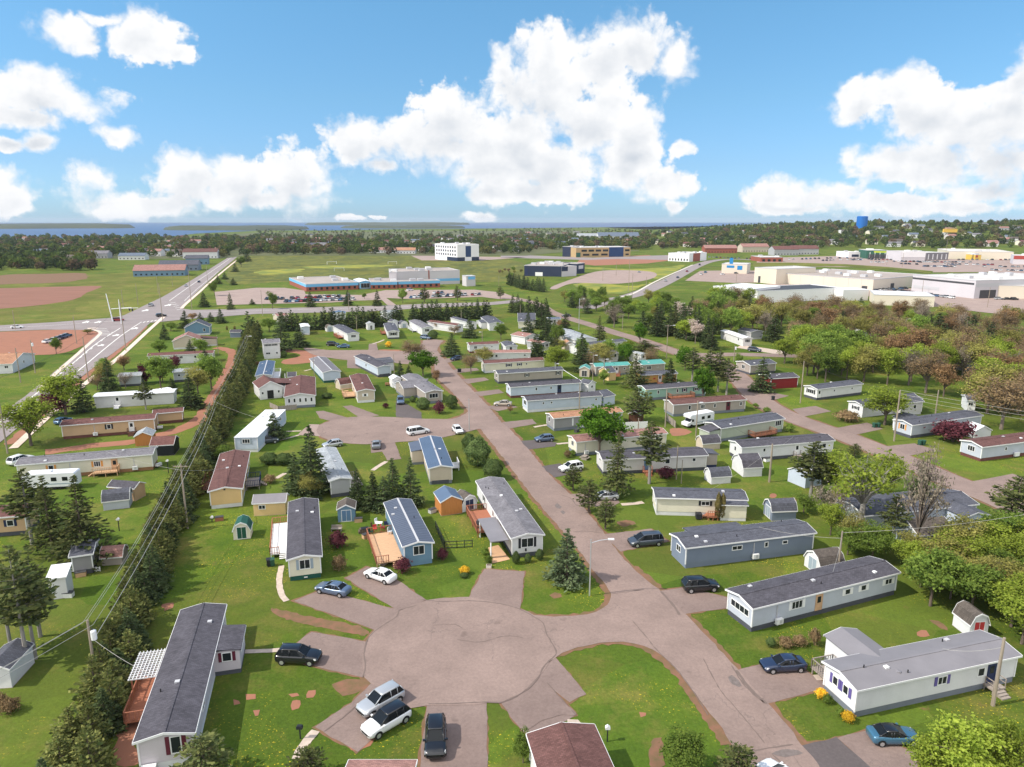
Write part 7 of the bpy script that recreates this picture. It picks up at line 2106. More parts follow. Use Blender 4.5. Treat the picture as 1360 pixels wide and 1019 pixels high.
pole('r6', 'tall pale pole by the driveway near the red building', 'm5', (1035, 768), (1052, 450), r=.16)
pole('r7', 'dark pole in front of the motorhome', 'n5', (250, 168), (251, -100), r=.15, lamp=(.5, .1))
pole('r8', 'pair pole left of the greige mobile home, the nearer one', 'm4', (1265, 948), (1270, 665), r=.15)
pole('r9', 'grey pole before the brown roof behind the maple', 'n4', (1058, 228), (1060, 32), r=.15)
pole('r10', 'slim grey pole at the end of the white gabled home', 'n5', (102, 492), (115, 240), r=.11)
pole('r11', 'short grey pole above the cream home', 'n5', (140, 522), (142, 345), r=.09)
pole('r12', 'dark pole between the rows behind the pale blue mobile home', 'm4', (620, 815), (628, 622), r=.14)
pole('r13', 'pale lamp pole at the end of the greige mobile home', 'm4', (437, 590), (440, 462), r=.12, lamp=(.5, .1), m='steel')
pole('r14', 'black pole left of the teal roof', 'm4', (720, 595), (724, 400), r=.14, lamp=(.6, .2))
pole('r15', 'black pole in front of the teal roof', 'm4', (803, 605), (807, 430), r=.14, lamp=(.6, .2))
pole('r16', 'tall cross armed pole with lamp by the upper road', 'm4', (1275, 430), (1283, 178), arms=1, lamp=(1.8, .3))
pole('r17', 'pole by the pale willow on the upper road', 'm4', (943, 216), (947, 100), arms=1)
pole('r18', 'tall pale pole on the grass wedge by the upper road', 'm4', (616, 218), (622, -20), lamp=(1.6, .3), m='steel')
pole('r19', 'pole with transformer box beside the upper cross street', 'm5', (535, 455), (536, 332), trafo=1.0)
pole('r20', 'pole behind the chestnut tree home', 'm5', (808, 300), (809, 190))
pole('r21', 'pole at the corner of the upper bend with a pale lamp', 'm3', (1136, 372), (1141, 225), lamp=(-.5, .1))
pole('c1', 'pole beside the charcoal roofed home with pale gable', 'm3', (475, 578), (473, 400))
pole('c2', 'pole by the windbreak right of the small white shed', 'm3', (192, 218), (194, 108))
pole('c3', 'pole by the windbreak behind the narrow shed', 'm3', (475, 160), (474, 72))
pole('c4', 'pole before the pinkish brown roof in the back row', 'm3', (978, 150), (981, 70))
pole('c5', 'pole in the back row before the slate roofed home', 'm4', (176, 120), (178, 30))
pole('c6', 'pale pole on the lawn by the sunroom cottage', 'm2', (1120, 590), (1112, 410), r=.1)
pole('c7', 'white pole between the beige house and the arched garage', 'm2', (905, 660), (898, 545), r=.12, m='trim')
pole('c8', 'slim pole at the end of the dirt track by the beige house', 'q4', (595, 560), (590, 345), r=.12)
for k, f, t, l in (('b1', (948, 375), (908, 12), 'tall dark pole on the right kerb below the junction'), ('b2', (668, 608), (625, 268), 'tall dark pole on the right kerb before the spruce'), ('b3', (266, 543), (238, 295), 'pole with transformer before the pink roofed house'), ('b4', (156, 612), (126, 352), 'leftmost pole before the pink roofed house'), ('b5', (578, 322), (558, 115), 'pole at the edge of the dirt lot'), ('b6', (116, 215), (104, 70), 'pole by the left arm of the junction')):
 pole(k, l, 'm1', f, t, r=.16, trafo=1.3 if k == 'b3' else None)
pole('b7', 'dark pole at the left edge beside the pavement', 'n1', (58, 297), (-22, -270), r=.17)
for k, f, t, l in (('b8', (865, 588), (850, 385), 'tall dark pole on the far kerb of the junction'), ('b9', (1020, 525), (1000, 310), 'tall pole on the grass right of the junction'), ('b10', (1105, 392), (1099, 282), 'pole halfway along the far big road'), ('b11', (734, 503), (729, 388), 'pole on the field behind the junction'), ('b12', (657, 525), (652, 420), 'pole left of the field behind the junction'), ('b13', (917, 400), (914, 330), 'thin pole on the field near the blue houses'), ('b14', (841, 440), (837, 348), 'thin pole on the field by the far road')):
 pole(k, l, 'd1', f, t, r=.16)
for k, f, t, l in (('s1', (36, 558), (30, 422), 'dark pole by the school road at the left'), ('s2', (494, 535), (490, 430), 'pole by the school road before the trees'), ('s3', (1290, 400), (1288, 345), 'pale pole right of the school')):
 pole(k, l, 'd2', f, t, r=.14)
for k, f, t, l in (('t1', (482, 372), (480, 302), 'left lamp pole in the empty car park'), ('t2', (553, 347), (553, 268), 'middle lamp pole in the empty car park'), ('t3', (619, 430), (615, 262), 'tall pole in front of the curved avenue'), ('t4', (637, 478), (634, 330), 'tall pole at the foot of the curved avenue'), ('t5', (345, 440), (345, 385), 'pole by the navy building lane'), ('t6', (713, 398), (711, 350), 'thin pole at the kerb of the avenue'), ('t7', (1190, 388), (1194, 330), 'pole before the pale showroom')):
 pole(k, l, 'd3', f, t, r=.16)
for k, f, t, l in (('w1', (308, 405), (310, 318), 'pole by the cream warehouse wall'), ('w2', (672, 412), (672, 350), 'pole at the corner of the cream warehouse'), ('w3', (818, 440), (822, 370), 'lamp pole before the grey store'), ('w4', (1165, 515), (1170, 408), 'pole by the right end of the grey store'), ('w5', (472, 605), (476, 500), 'pole among the brown trees with a pale lamp'), ('w6', (728, 655), (731, 570), 'lamp pole by the white home on the rise'), ('w7', (630, 290), (632, 235), 'lamp pole in the shopping car park'), ('w8', (940, 262), (942, 150), 'very tall sign pole by the shops'), ('w9', (712, 300), (713, 225), 'lamp pole before the white store')):
 pole(k, l, 'd4', f, t, r=.17, lamp=(.8, .1) if k in ('w5', 'w6') else None)
grounded('shop_sign', 'yellow roadside sign on the very tall pole', 'sign', 'd4', (946, 262), 0.1, [('sign_board', 'yellow_panel', [(-8, 8, -1, 1, 32, 36)]), ('sign_frame', 'ochre_panel', [(-5, 5, -1.2, 1.2, 36.02, 36.8)])])
def offs(p, dx, dz=0.0): return (p[0] + dx, p[1], p[2] + dz)
for dx, dz, l in ((-.5, -.3, 'left'), (0, 0.05, 'middle'), (.5, -.5, 'right')):
 ends = [offs((POLES['p1'][0] - 16, POLES['p1'][1] - 38, 9.3), dx, dz)] + [offs(POLES[k], dx, dz) for k in ('p1', 'p2', 'p3', 'p4')]
 wire('%s power line along the conifer hedgerow' % l, ends, .7, .022, 'wire_pale', 'power lines along the hedgerow')
wire('thick telephone cable along the hedgerow', [offs(POLES[k], .3, -2.2) for k in ('p1', 'p2', 'p3', 'p4')], .5, .035, 'wire_pale')
wire('service wire from the transformer pole to the lilac home', [offs(POLES['p1'], 0, -1.8), tuple(HREC['ll']['a'] + HREC['ll']['dv'] * 9) + (3.4,)], .4, .022, 'wire_pale')
for dz, l in ((0, 'upper'), (-.8, 'middle'), (-1.6, 'lower')):
 r4 = POLES['r4']
 wire('%s power line crossing above the grey home with orange shutters' % l, [offs(r4, 0, dz), (r4[0] + 52, r4[1] - 34, 9.4 + dz)], .9, .022, 'wire_pale', 'power lines by the second street')
wire('power line from the tall street pole back to the driveway pole', [offs(POLES['r4'], 0, -.2), offs(POLES['r6'], 0, -.2)], .9, .02)
wire('power line from the lawn pole towards the motorhome', [offs(POLES['r3'], 0, -.2), offs(POLES['r7'], 0, -.4)], .9, .02)
wire('white pipe like cable across the lawn by the greige home', [G('m4', 502, 518, 3.2), G('m4', 645, 605, 2.4)], .1, .07, 'trim')
wire('power line along the big road', [offs(POLES[k], 0, -.2) for k in ('b7', 'b2', 'b1', 'b8', 'b10')], .9, .03)
wire('power line along the back row of homes', [offs(POLES[k], 0, -.1) for k in ('c2', 'c3', 'c4', 'c5')], .7, .022)
wire('power line crossing to the back pole by the bare trees', [offs(POLES['r2'], 0, -.2), (POLES['r2'][0] + 34, POLES['r2'][1] + 4, 8.2)], .8, .022, 'wire_pale')
for k, h_, l in (('p2', 'yellow', 'yellow home'), ('p2', 'v1', 'long cream home'), ('r2', 'r2', 'light grey home'), ('r2', 'r3', 'blue grey home'), ('r3', 's2', 'long charcoal roofed home'), ('r3', 'r4', 'cream home with cedars'), ('r9', 'r5', 'white gabled home'), ('r9', 'r6', 'off white home by the maple'), ('r12', 'r8', 'pale blue home'), ('r13', 'r10', 'greige home'), ('r4', 't3', 'home with orange shutters'), ('r5', 't2', 'white end gable home'), ('l2', 'sage', 'faded green roofed home'), ('p3', 'flat', 'flat white trailer'), ('c7', 'u5', 'sunroom cottage'), ('r1', 'r1', 'nearest white home'), ('c1', 'u2', 'pale gabled home')):     # SERVICE drops
 H = HREC[h_]
 e = H['a'] + H['du'] * H['L'] * .62 + H['dv'] * H['W'] * .5
 wire('service wire from a pole down to the ' + l, [offs(POLES[k], 0, -1), (e[0], e[1], H['z'] + .7)], .35, .016, 'wire_pale')
# traffic signals over the junction
X, Y, Z = G('d1', 600, 590)
root = thing('traffic_signal', 'white traffic signal mast with long arm at the junction', 'traffic signal', (X, Y, 0), .1)
mb = MB(); mb.tube((0, 0, 0), (-1.5, 0, 13), .3, .18, 8)
obj('mast', mb, 'metal_white', root)
mb = MB(); mb.tube((0, 0, 6), (9, 0, 6.6), .16, .1, 6)
arm = obj('signal_arm', mb, 'metal_white', root)
for x in (4, 8):
 mb = MB(); mb.box(x - .25, x + .25, -.2, .2, 5.0, 6.3)
 obj('signal_head', mb, 's_black', arm)
X, Y, Z = G('d1', 645, 600)
root = thing('traffic_signal', 'shorter signal mast with arm to the right at the junction', 'traffic signal', (X, Y, 0), 0)
mb = MB(); mb.tube((0, 0, 0), (0, 0, 11), .25, .15, 8)
obj('mast', mb, 'metal_white', root)
mb = MB(); mb.tube((0, 0, 7), (8.5, 0, 7.2), .14, .1, 6)
arm = obj('signal_arm', mb, 'metal_white', root)
mb = MB(); mb.box(5.5, 6.0, -.2, .2, 5.7, 7.0)
obj('signal_head', mb, 's_black', arm)
# YARD things scattered about the homes, as in the photo
PT = [('tank', 'propane', [(-.6, .6, -.25, .25, .3, .8)]), ('foot', 'dark_grey', [(-.45, -.35, -.2, .2, 0, .3)]), ('foot', 'dark_grey', [(.35, .45, -.2, .2, 0, .3)])]
TB = lambda m: [('table_top', m, [(-.7, .7, -.45, .45, .68, .74)])] + [('bench', m, [(-.7, .7, y - .14, y + .14, .4, .45)]) for y in (-.75, .75)] + [('leg', m, [(x - .04, x + .04, -.6, .6, 0, .68)]) for x in (-.55, .55)]
BX = lambda m: [('box', m, [(-.6, .6, -.35, .35, 0, .6)]), ('lid', 'dark_grey', [(-.63, .63, -.38, .38, .6, .68)])]
for l, n, cat, c, p, pt, r_ in (('white propane tank at the right end of the long cream home', 'propane_tank', 'propane tank', 'n1', (1195, 400), PT, 1.2), ('white oil tank behind the tan home end', 'propane_tank', 'propane tank', 'n1', (1205, 115), PT, .4),
  ('wooden picnic table on the lawn by the sunroom cottage', 'picnic_table', 'picnic table', 'q5', (760, 1000), TB('deck_tan'), .5), ('picnic table near the white shed with round bushes', 'picnic_table', 'picnic table', 'q5', (1230, 910), TB('deck_red'), .2), ('grey picnic table below the maple', 'picnic_table', 'picnic table', 'n4', (660, 340), TB('deck_grey'), 1.1), ('picnic table on the lawn by the white home with four narrow windows', 'picnic_table', 'picnic table', 'q5', (660, 340), TB('deck_tan'), .9),
  ('white garden box on the lawn behind the slate blue roof', 'garden_box', 'garden box', 'n3', (638, 285), BX('trim'), 0), ('garden box beside the blue shed', 'garden_box', 'garden box', 'n3', (205, 810), BX('deck_tan'), .2), ('dark garden box beside the greige home', 'garden_box', 'garden box', 'n4', (600, 135), BX('dark_grey'), 1), ('low box at the foot of the pole below the yellow home', 'garden_box', 'garden box', 'n2', (405, 800), BX('deck_red'), .3), ('white box by the weathered tin shed', 'garden_box', 'garden box', 'f1', (290, 296), BX('trim'), .1), ('wooden crate stack under the left spruces', 'garden_box', 'garden box', 'f1', (345, 208), BX('deck_tan'), .4),
  ('pale box by the annex of the grey gabled home', 'garden_box', 'garden box', 'n5', (785, 355), BX('trim'), .4), ('box by the cedar deck steps', 'garden_box', 'garden box', 'n3', (1245, 960), BX('dark_grey'), 0), ('box at the timber deck foot nearest the blue shed', 'garden_box', 'garden box', 'n3', (265, 930), BX('deck_tan'), .7), ('long box beside the orange shed door', 'garden_box', 'garden box', 'n3', (760, 740), BX('trim_grey'), .8)):
 grounded(n, l, cat, c, p, 0, pt, r_)
for p, l in (((300, 900), 'green folding chair at the front of the timber deck'), ((440, 900), 'pale chair by the deck steps of the blue home'), ((315, 860), 'brown chair at the left rail of the timber deck')):
 grounded('patio_chair', l, 'chair', 'n3', p, .81, CH({'g': 's_green', 'p': 's_white', 'b': 's_brown'}[l[0]]), 1.5)
# ---------------------------------------------------------------- trees and shrubs that stand alone
for k, c, x, y, t, w, l in (
  ('bluespruce', 'f3', 615, 236, 10, 168, 'full blue green spruce on the corner lawn'), ('yew', 'f3', 400, 156, 104, 36, 'left clipped shrub under the black shutters'), ('yew', 'f3', 450, 150, 114, 30, 'low middle shrub under the black shutters'), ('yew', 'f3', 500, 140, 94, 36, 'right clipped shrub under the black shutters'),
  ('goldbush', 'f3', 182, 200, 165, 44, 'yellow shrub in the small round flower bed'), ('yew', 'f3', 180, 214, 194, 36, 'green cushion in the small round flower bed'), ('yew', 'n3', 1100, 388, 178, 194, 'largest clipped round shrub by the street'), ('yew', 'n3', 1035, 282, 146, 108, 'round shrub behind the largest clipped one'), ('yew', 'n3', 1215, 488, 340, 150, 'clipped egg shaped shrub by the grey shingle roof'),
  ('spruce', 'n3', 200, 700, 410, 150, 'spruce at the left of the dark clump behind the deck'), ('spruce', 'n3', 320, 710, 440, 190, 'low spruce in the dark clump behind the deck'), ('spruce', 'n3', 470, 690, 335, 190, 'tall spruce in the dark clump behind the deck'), ('spruce', 'n3', 600, 690, 330, 190, 'tall spruce at the right of the dark clump'), ('spruce', 'n3', 400, 720, 470, 180, 'foremost spruce in the dark clump'),
  ('spruce', 'n2', 1105, 600, 90, 300, 'big dark spruce beside the faded green roof'), ('spruce', 'n2', 980, 590, 290, 200, 'shorter spruce left of the big dark one'), ('spruce', 'm2', 820, 1040, 835, 190, 'dense spruce right of the flat white trailer'), ('olive', 'n2', 1090, 640, 440, 170, 'pale bush at the foot of the lamp pole'), ('green', 'n2', 445, 350, 240, 130, 'bush behind the yellow home'),
  ('yew', 'n2', 780, 375, 290, 130, 'left half of the low dark hedge'), ('yew', 'n2', 890, 378, 295, 130, 'right half of the low dark hedge'), ('brownbush', 'n2', 785, 520, 455, 100, 'round topped brown shrub by the yellow home steps'),
  ('pine', 'n1', 245, 992, 415, 300, 'left spruce of the three with pale trunk'), ('tallspruce', 'n1', 400, 1045, 470, 330, 'middle spruce of the tall three'), ('tallspruce', 'n1', 640, 1110, 470, 420, 'widest spruce of the tall three'),
  ('pine', 'f1', 50, 535, 135, 170, 'leftmost pine of the near left group'), ('pine', 'f1', 120, 592, 80, 215, 'tallest pine of the near left group'), ('pine', 'f1', 152, 560, 150, 180, 'right front pine of the near left group'), ('pine', 'f1', 172, 465, 130, 170, 'rear pine of the near left group'),
  ('brownbush', 'f1', 45, 785, 728, 88, 'round brown bush on the left lawn'), ('brownbush', 'f1', 5, 770, 705, 60, 'smaller brown bush cut by the left edge'), ('youngpine', 'f1', 870, 1085, 885, 220, 'round topped yellowish conifer by the lilac gable'), ('youngpine', 'f2', 410, 1090, 940, 170, 'yellowish conifer at the bottom edge by the path'), ('redbush', 'f2', 815, 192, 128, 76, 'burgundy bush beside the blue home'), ('redbush', 'f2', 540, 88, 18, 80, 'reddish bush above the lawn bench'), ('brownbush', 'f2', 545, 182, 120, 66, 'brown thorny bush on the cream home lawn'),
  ('redbush', 'f3', 88, 138, 88, 50, 'small dark red shrub at the wire fence'), ('shrub', 'f3', 268, 118, 88, 36, 'upper green shrub by the cedar walk'), ('shrub', 'f3', 284, 152, 120, 38, 'lower green shrub by the cedar walk'), ('green', 'f3', 430, 1000, 870, 90, 'loose green shrub by the lowest red brown roof'),
  ('green', 'f4', 215, 1060, 885, 185, 'grey green bushy tree at the bottom edge'), ('youngpine', 'f4', 440, 1090, 925, 170, 'olive conifer at the bottom edge by the street'), ('yew', 'f4', 585, 507, 470, 40, 'small dark shrub left of the brown bushes'), ('brownbush', 'f4', 648, 508, 468, 74, 'left brown bush behind the navy sedan'), ('brownbush', 'f4', 708, 502, 460, 64, 'middle brown bush behind the navy sedan'), ('brownbush', 'f4', 770, 502, 428, 52, 'upright brown shrub right of the bushes'),
  ('goldbush', 'f5', 97, 726, 686, 52, 'yellow bush left of the white gable'), ('shrub', 'f5', 122, 748, 710, 42, 'green bush under the purple shutters'), ('goldbush', 'f5', 210, 824, 782, 56, 'yellow bush at the corner of the nearest white home'), ('shrub', 'f5', 178, 802, 768, 36, 'small green bush next to the corner yellow bush'),
  ('lime', 'f5', 690, 1170, 845, 330, 'bright yellow green tree at the bottom right edge'), ('lime', 'f5', 560, 1150, 865, 200, 'smaller bright tree by the blue coupe'), ('lime', 'f5', 850, 1150, 840, 220, 'bright tree at the bottom right corner'), ('green', 'f5', 560, 335, 108, 230, 'round fresh green tree behind the light grey home'),
  ('sparse', 'n6', 215, 835, 240, 520, 'broad half leafed tree with pale trunk'), ('grey', 'n6', 600, 1005, 205, 330, 'nearly bare leaning tree with thick trunk'), ('pine', 'n6', 445, 895, 560, 190, 'dark thin pine before the white garage'), ('spruce', 'n6', 610, 720, 330, 220, 'dark spruce behind the bare leaning tree'), ('youngpine', 'n6', 1290, 770, 430, 330, 'wide pine at the right edge by the street'),
  ('lime', 'n6', 60, 600, 250, 300, 'pale spring tree left of the half leafed one'), ('lime', 'n6', 400, 590, 300, 270, 'pale spring tree right of the half leafed one'), ('youngpine', 'n6', 180, 300, 205, 100, 'small dark conifer by the second street'),
  ('pine', 'n5', 1110, 640, 205, 300, 'lopsided sparse pine before the weathered shed'), ('pine', 'n5', 1185, 640, 300, 180, 'second dark pine right of the weathered shed'), ('cedar', 'n5', 412, 800, 590, 50, 'left brown columnar cedar'), ('cedar', 'n5', 446, 798, 600, 46, 'right brown columnar cedar'), ('green', 'n5', 1060, 740, 600, 170, 'young green bush under the sparse pine'), ('grey', 'n5', 1260, 830, 540, 300, 'bare brushy tree by the back pole'),
  ('tallspruce', 'n4', 900, 618, 135, 235, 'tall spruce nearest the street homes'), ('pine', 'n4', 1145, 524, 60, 270, 'tall thin pine before the white gabled home'), ('youngpine', 'n4', 572, 575, 385, 150, 'young pine in a stone ring by the street'), ('youngpine', 'n4', 690, 735, 495, 190, 'middle young pine by the street'), ('youngpine', 'n4', 815, 865, 635, 165, 'lowest young pine by the street'), ('maple', 'n4', 770, 310, -55, 335, 'big deep green maple'),
  ('brownbush', 'n4', 530, 330, 270, 55, 'dark red shrub by the off white gable'), ('shrub', 'n4', 570, 315, 270, 50, 'green shrub by the off white gable'), ('redbush', 'n4', 1270, 480, 400, 150, 'low reddish shrubs before the grey annex'),
  ('lime', 'm4', 450, 520, 332, 195, 'bright yellow green maple by the teal shed'), ('spruce', 'm4', 300, 425, 238, 155, 'dense spruce left of the bright maple'), ('tallspruce', 'm4', 1040, 650, 395, 200, 'tall spruce in front of the teal roof'), ('youngpine', 'q6', 830, 345, -45, 350, 'broad black pine behind the faded orange roof'), ('green', 'm4', 455, 340, 182, 120, 'green tree behind the dense spruce'), ('olive', 'm4', 760, 450, 310, 170, 'feathery olive tree over the slate roof'), ('green', 'm4', 965, 445, 318, 135, 'rich green tree above the teal roof'), ('pine', 'm4', 1110, 430, 295, 190, 'dark flat topped pine by the little white house'), ('olive', 'm4', 640, 470, 350, 70, 'slim grey green tree by the mobile home end'), ('rust', 'm4', 490, 215, 145, 100, 'reddish bush at the upper road'), ('spruce', 'm4', 335, 205, 20, 150, 'very tall dark spruce in the back row'), ('grey', 'm4', 880, 200, 10, 160, 'pale grey willow by the upper road'),
  ('spruce', 'm3', 905, 410, 240, 145, 'big round spruce on the bend island'), ('spruce', 'm3', 1040, 275, 125, 120, 'dark round spruce in the back row'), ('green', 'm3', 1275, 295, 160, 95, 'slim green tree in the back row'), ('maple', 'm3', 690, 565, 380, 205, 'bright green maple by the street'), ('brown', 'm3', 615, 460, 290, 185, 'round brown tree by the upper street'), ('spruce', 'm3', 520, 595, 450, 95, 'spruce by the white shed with round bushes'), ('spruce', 'm3', 585, 600, 485, 95, 'spruce left of the bright green maple'), ('yew', 'm3', 690, 812, 725, 108, 'left clipped shrub at the corner house'), ('yew', 'm3', 905, 808, 706, 96, 'right clipped shrub at the corner house'), ('redbush', 'm3', 812, 846, 752, 92, 'burgundy round shrub at the corner house'), ('yew', 'm3', 612, 760, 714, 50, 'small dark shrub at the corner house porch'), ('brown', 'm3', 1050, 545, 395, 145, 'bare brown young tree by the street'), ('olive', 'm3', 1145, 465, 345, 150, 'olive young tree in front of the pinkish roof'), ('brown', 'm3', 925, 250, 178, 95, 'bare tree before the pinkish brown roof'), ('brown', 'm3', 790, 212, 145, 75, 'brown bush by the windbreak'), ('yew', 'm3', 765, 285, 218, 75, 'dark clipped shrub by the blue pickup'), ('goldbush', 'm3', 430, 348, 302, 48, 'golden round bush on the back lawn'), ('redbush', 'm3', 410, 805, 765, 50, 'small bare red bush on the lawn'), ('rust', 'm3', 790, 620, 520, 70, 'rusty shrub beside the bright green maple'), ('green', 'm3', 575, 680, 605, 60, 'loose shrub behind the corner house'), ('rust', 'm4', 100, 845, 790, 45, 'small red shrub by the silver sedan'),
  ('pine', 'm5', 222, 600, 350, 160, 'left pine of the tall row of four'), ('pine', 'm5', 345, 685, 352, 160, 'second pine of the tall row of four'), ('pine', 'm5', 415, 682, 362, 150, 'third pine of the tall row of four'), ('pine', 'm5', 480, 705, 430, 160, 'right pine of the tall row of four'), ('spruce', 'm5', 742, 680, 420, 185, 'round spruce before the red building'), ('lime', 'm5', 582, 255, 66, 165, 'brilliant yellow green chestnut tree'), ('green', 'm5', 695, 808, 768, 50, 'round shrub on the lawn by the second street'), ('shrub', 'm5', 782, 838, 798, 62, 'wider shrub on the lawn by the second street'), ('green', 'm5', 570, 470, 395, 65, 'shrub by the transformer pole'), ('shrub', 'm5', 955, 985, 920, 70, 'yellow green shrub at the grey home corner'),
  ('lime', 'm6', 390, 860, 585, 280, 'large fresh green tree before the white end gable'), ('burgundy', 'm6', 865, 975, 835, 250, 'wide burgundy tree over the orange shuttered home'), ('brown', 'm6', 1200, 890, 530, 400, 'large brown budding tree right of the grey home'), ('brownbush', 'm6', 130, 832, 760, 170, 'low brown bush on the lawn by the second street'),
  ('lime', 'n1', 235, 238, -120, 385, 'large yellow green tree by the pavement'), ('lime', 'm1', 495, 855, 505, 300, 'large yellow green tree beside the big road'), ('burgundy', 'm1', 405, 860, 690, 195, 'burgundy tree before the yellow green one'), ('spruce', 'm1', 825, 675, 425, 135, 'dark pointed spruce beside the pavement'), ('spruce', 'm1', 635, 835, 560, 150, 'dark spruce right of the yellow green tree'), ('green', 'm1', 1210, 650, 412, 205, 'dense round green tree by the white trailer'), ('brown', 'm1', 735, 665, 550, 115, 'brown bush by the pavement'), ('burgundy', 'm1', 1100, 615, 470, 95, 'slim burgundy tree left of the round green tree'), ('rust', 'm1', 935, 520, 410, 110, 'rusty young tree by the pavement'), ('pine', 'm1', 1098, 815, 605, 130, 'small pine in front of the white trailer'), ('grey', 'm1', 945, 655, 535, 130, 'grey budding tree before the pale trailer'), ('green', 'm1', 425, 400, 275, 75, 'thin young tree by the dirt lot'), ('olive', 'm1', 660, 250, 210, 70, 'golden bush on the dirt corner'), ('spruce', 'm1', 1240, 290, 165, 75, 'small dark spruce below the junction'),
  ('green', 'm2', 345, 665, 392, 195, 'round green tree beside the dirt track'), ('olive', 'm2', 245, 695, 490, 175, 'olive tree left of the dirt track'), ('spruce', 'm2', 190, 805, 555, 195, 'dark wide spruce by the dirt track'), ('darkhedge', 'm2', 628, 270, 78, 110, 'tall rounded conifer at the end of the hedgerow'), ('darkhedge', 'm2', 670, 290, 120, 100, 'second tall conifer at the end of the hedgerow'), ('spruce', 'm2', 875, 375, 85, 160, 'tall dark spruce right of the two storey house'), ('spruce', 'm2', 1010, 345, 180, 155, 'broad spruce before the pale tall shed'), ('green', 'm2', 780, 230, 130, 120, 'fresh green tree behind the two storey house'), ('spruce', 'm2', 415, 165, 55, 90, 'round dark spruce on the far lawn'), ('spruce', 'm2', 340, 155, 85, 70, 'middle dark spruce on the far lawn'), ('spruce', 'm2', 262, 150, 85, 60, 'left dark spruce behind the blue house'), ('spruce', 'm2', 150, 205, 70, 110, 'large dark conifer left of the blue house'), ('rust', 'm2', 205, 150, 90, 70, 'pinkish bush left of the blue house'), ('green', 'm2', 40, 225, 160, 90, 'low green bush by the bungalow drive'), ('yew', 'm2', 890, 425, 372, 50, 'dark shrub by the two storey house'), ('cedar', 'm2', 462, 220, 188, 16, 'left tiny cedar on the lawn'), ('cedar', 'm2', 520, 220, 186, 18, 'right tiny cedar on the lawn'), ('burgundy', 'm2', 70, 520, 415, 90, 'dark red tree by the pale trailer'), ('yew', 'm2', 1215, 730, 690, 80, 'low shrub on the lawn right of the sunroom'), ('rust', 'm2', 690, 490, 455, 50, 'reddish bare shrub by the beige house')):
 tree(k, l, c, (x, y), t, w)
# trees along the school road
for i, (c, x, y, t, w) in enumerate((('d2', 88, 522, 430, 55), ('d2', 290, 512, 430, 60), ('d2', 490, 503, 420, 55), ('d2', 645, 506, 420, 52), ('d2', 780, 492, 415, 50), ('d2', 895, 488, 405, 55), ('d2', 1070, 478, 398, 45), ('d2', 1297, 468, 400, 42), ('d2', 577, 470, 438, 26), ('d2', 965, 460, 428, 34), ('d1', 1225, 525, 435, 45), ('d1', 1085, 512, 430, 60), ('d1', 1140, 452, 370, 50), ('d1', 1160, 390, 342, 42), ('d1', 1195, 365, 325, 40), ('d1', 1250, 325, 280, 42), ('d1', 1282, 300, 245, 45), ('d1', 1312, 270, 215, 50), ('d1', 1240, 395, 355, 40), ('d1', 1340, 498, 468, 35))):
 tree('youngpine' if i in (5, 6, 7) else 'spruce' if i % 4 else 'green', 'small dark roadside tree on the grass between the big road and the school', c, (x, y), t, w, 'roadside trees before the school')
rt = random.Random(11)
# the long conifer hedgerow
line = spline(gpts('o', [(80, 1075), (95, 1040), (120, 985), (143, 925), (163, 870), (182, 820), (198, 775), (214, 735), (230, 695), (249, 655), (267, 618), (282, 588), (297, 558), (309, 532), (320, 505), (327, 480), (333, 460), (338, 447)]), 1.0)
ln = len(line)
for i in range(0, ln, 2):
 p = line[i]
 f = i / ln
 for s in (-1, 1):
  if rt.random() < 0.12: continue
  h = rt.uniform(3.3, 5.8) * (1 + 0.3 * f)
  plant('hedge' if rt.random() < .82 else 'spruce', 'conifer grown into the long unclipped hedgerow', 'hedge conifer', p[0] + s * rt.uniform(.5, 1.5), p[1] + rt.uniform(-.6, .6), h, rt.uniform(3.0, 4.2) * (.9 + .2 * f), 'conifers of the long hedgerow', 'hedge_conifer')
# windbreak behind the back row
for q in (spline(gpts('o', [(378, 440), (420, 438), (470, 436), (532, 432)]), 1.9), spline(gpts('o', [(548, 430), (580, 426), (620, 424), (645, 422)]), 2.0), spline(gpts('o', [(680, 415), (710, 418), (728, 424)]), 3.5), spline(gpts('o', [(676, 378), (700, 385), (722, 388)]), 4.5)):
 for p in q:
  plant('darkhedge' if rt.random() < .7 else 'spruce', 'dark conifer in the windbreak row behind the park', 'windbreak conifer', p[0] + rt.uniform(-.8, .8), p[1] + rt.uniform(-1, 1), rt.uniform(7, 10), rt.uniform(4.2, 5.6), 'conifers of the windbreak', 'windbreak_conifer')
def free(x, y, r=1.5):
 return all((x - a) ** 2 + (y - b) ** 2 > (c + r) ** 2 for a, b, c in FOOT)
def inside(x, y, poly):
 k = False
 for i in range(len(poly)):
  (x1, y1), (x2, y2) = poly[i - 1], poly[i]
  if (y1 > y) != (y2 > y) and x < (x2 - x1) * (y - y1) / (y2 - y1) + x1: k = not k
 return k
KEEP = [gpts('o', q) for q in ([(840, 440), (880, 452), (960, 474), (1050, 464), (1050, 482), (985, 482), (1010, 515), (1130, 572), (1360, 655), (1360, 700), (1120, 600), (1010, 550), (960, 500), (870, 472), (840, 455)], [(1080, 505), (1160, 520), (1360, 590), (1360, 640), (1100, 560)], [(1280, 410), (1360, 405), (1360, 428), (1300, 424)])]
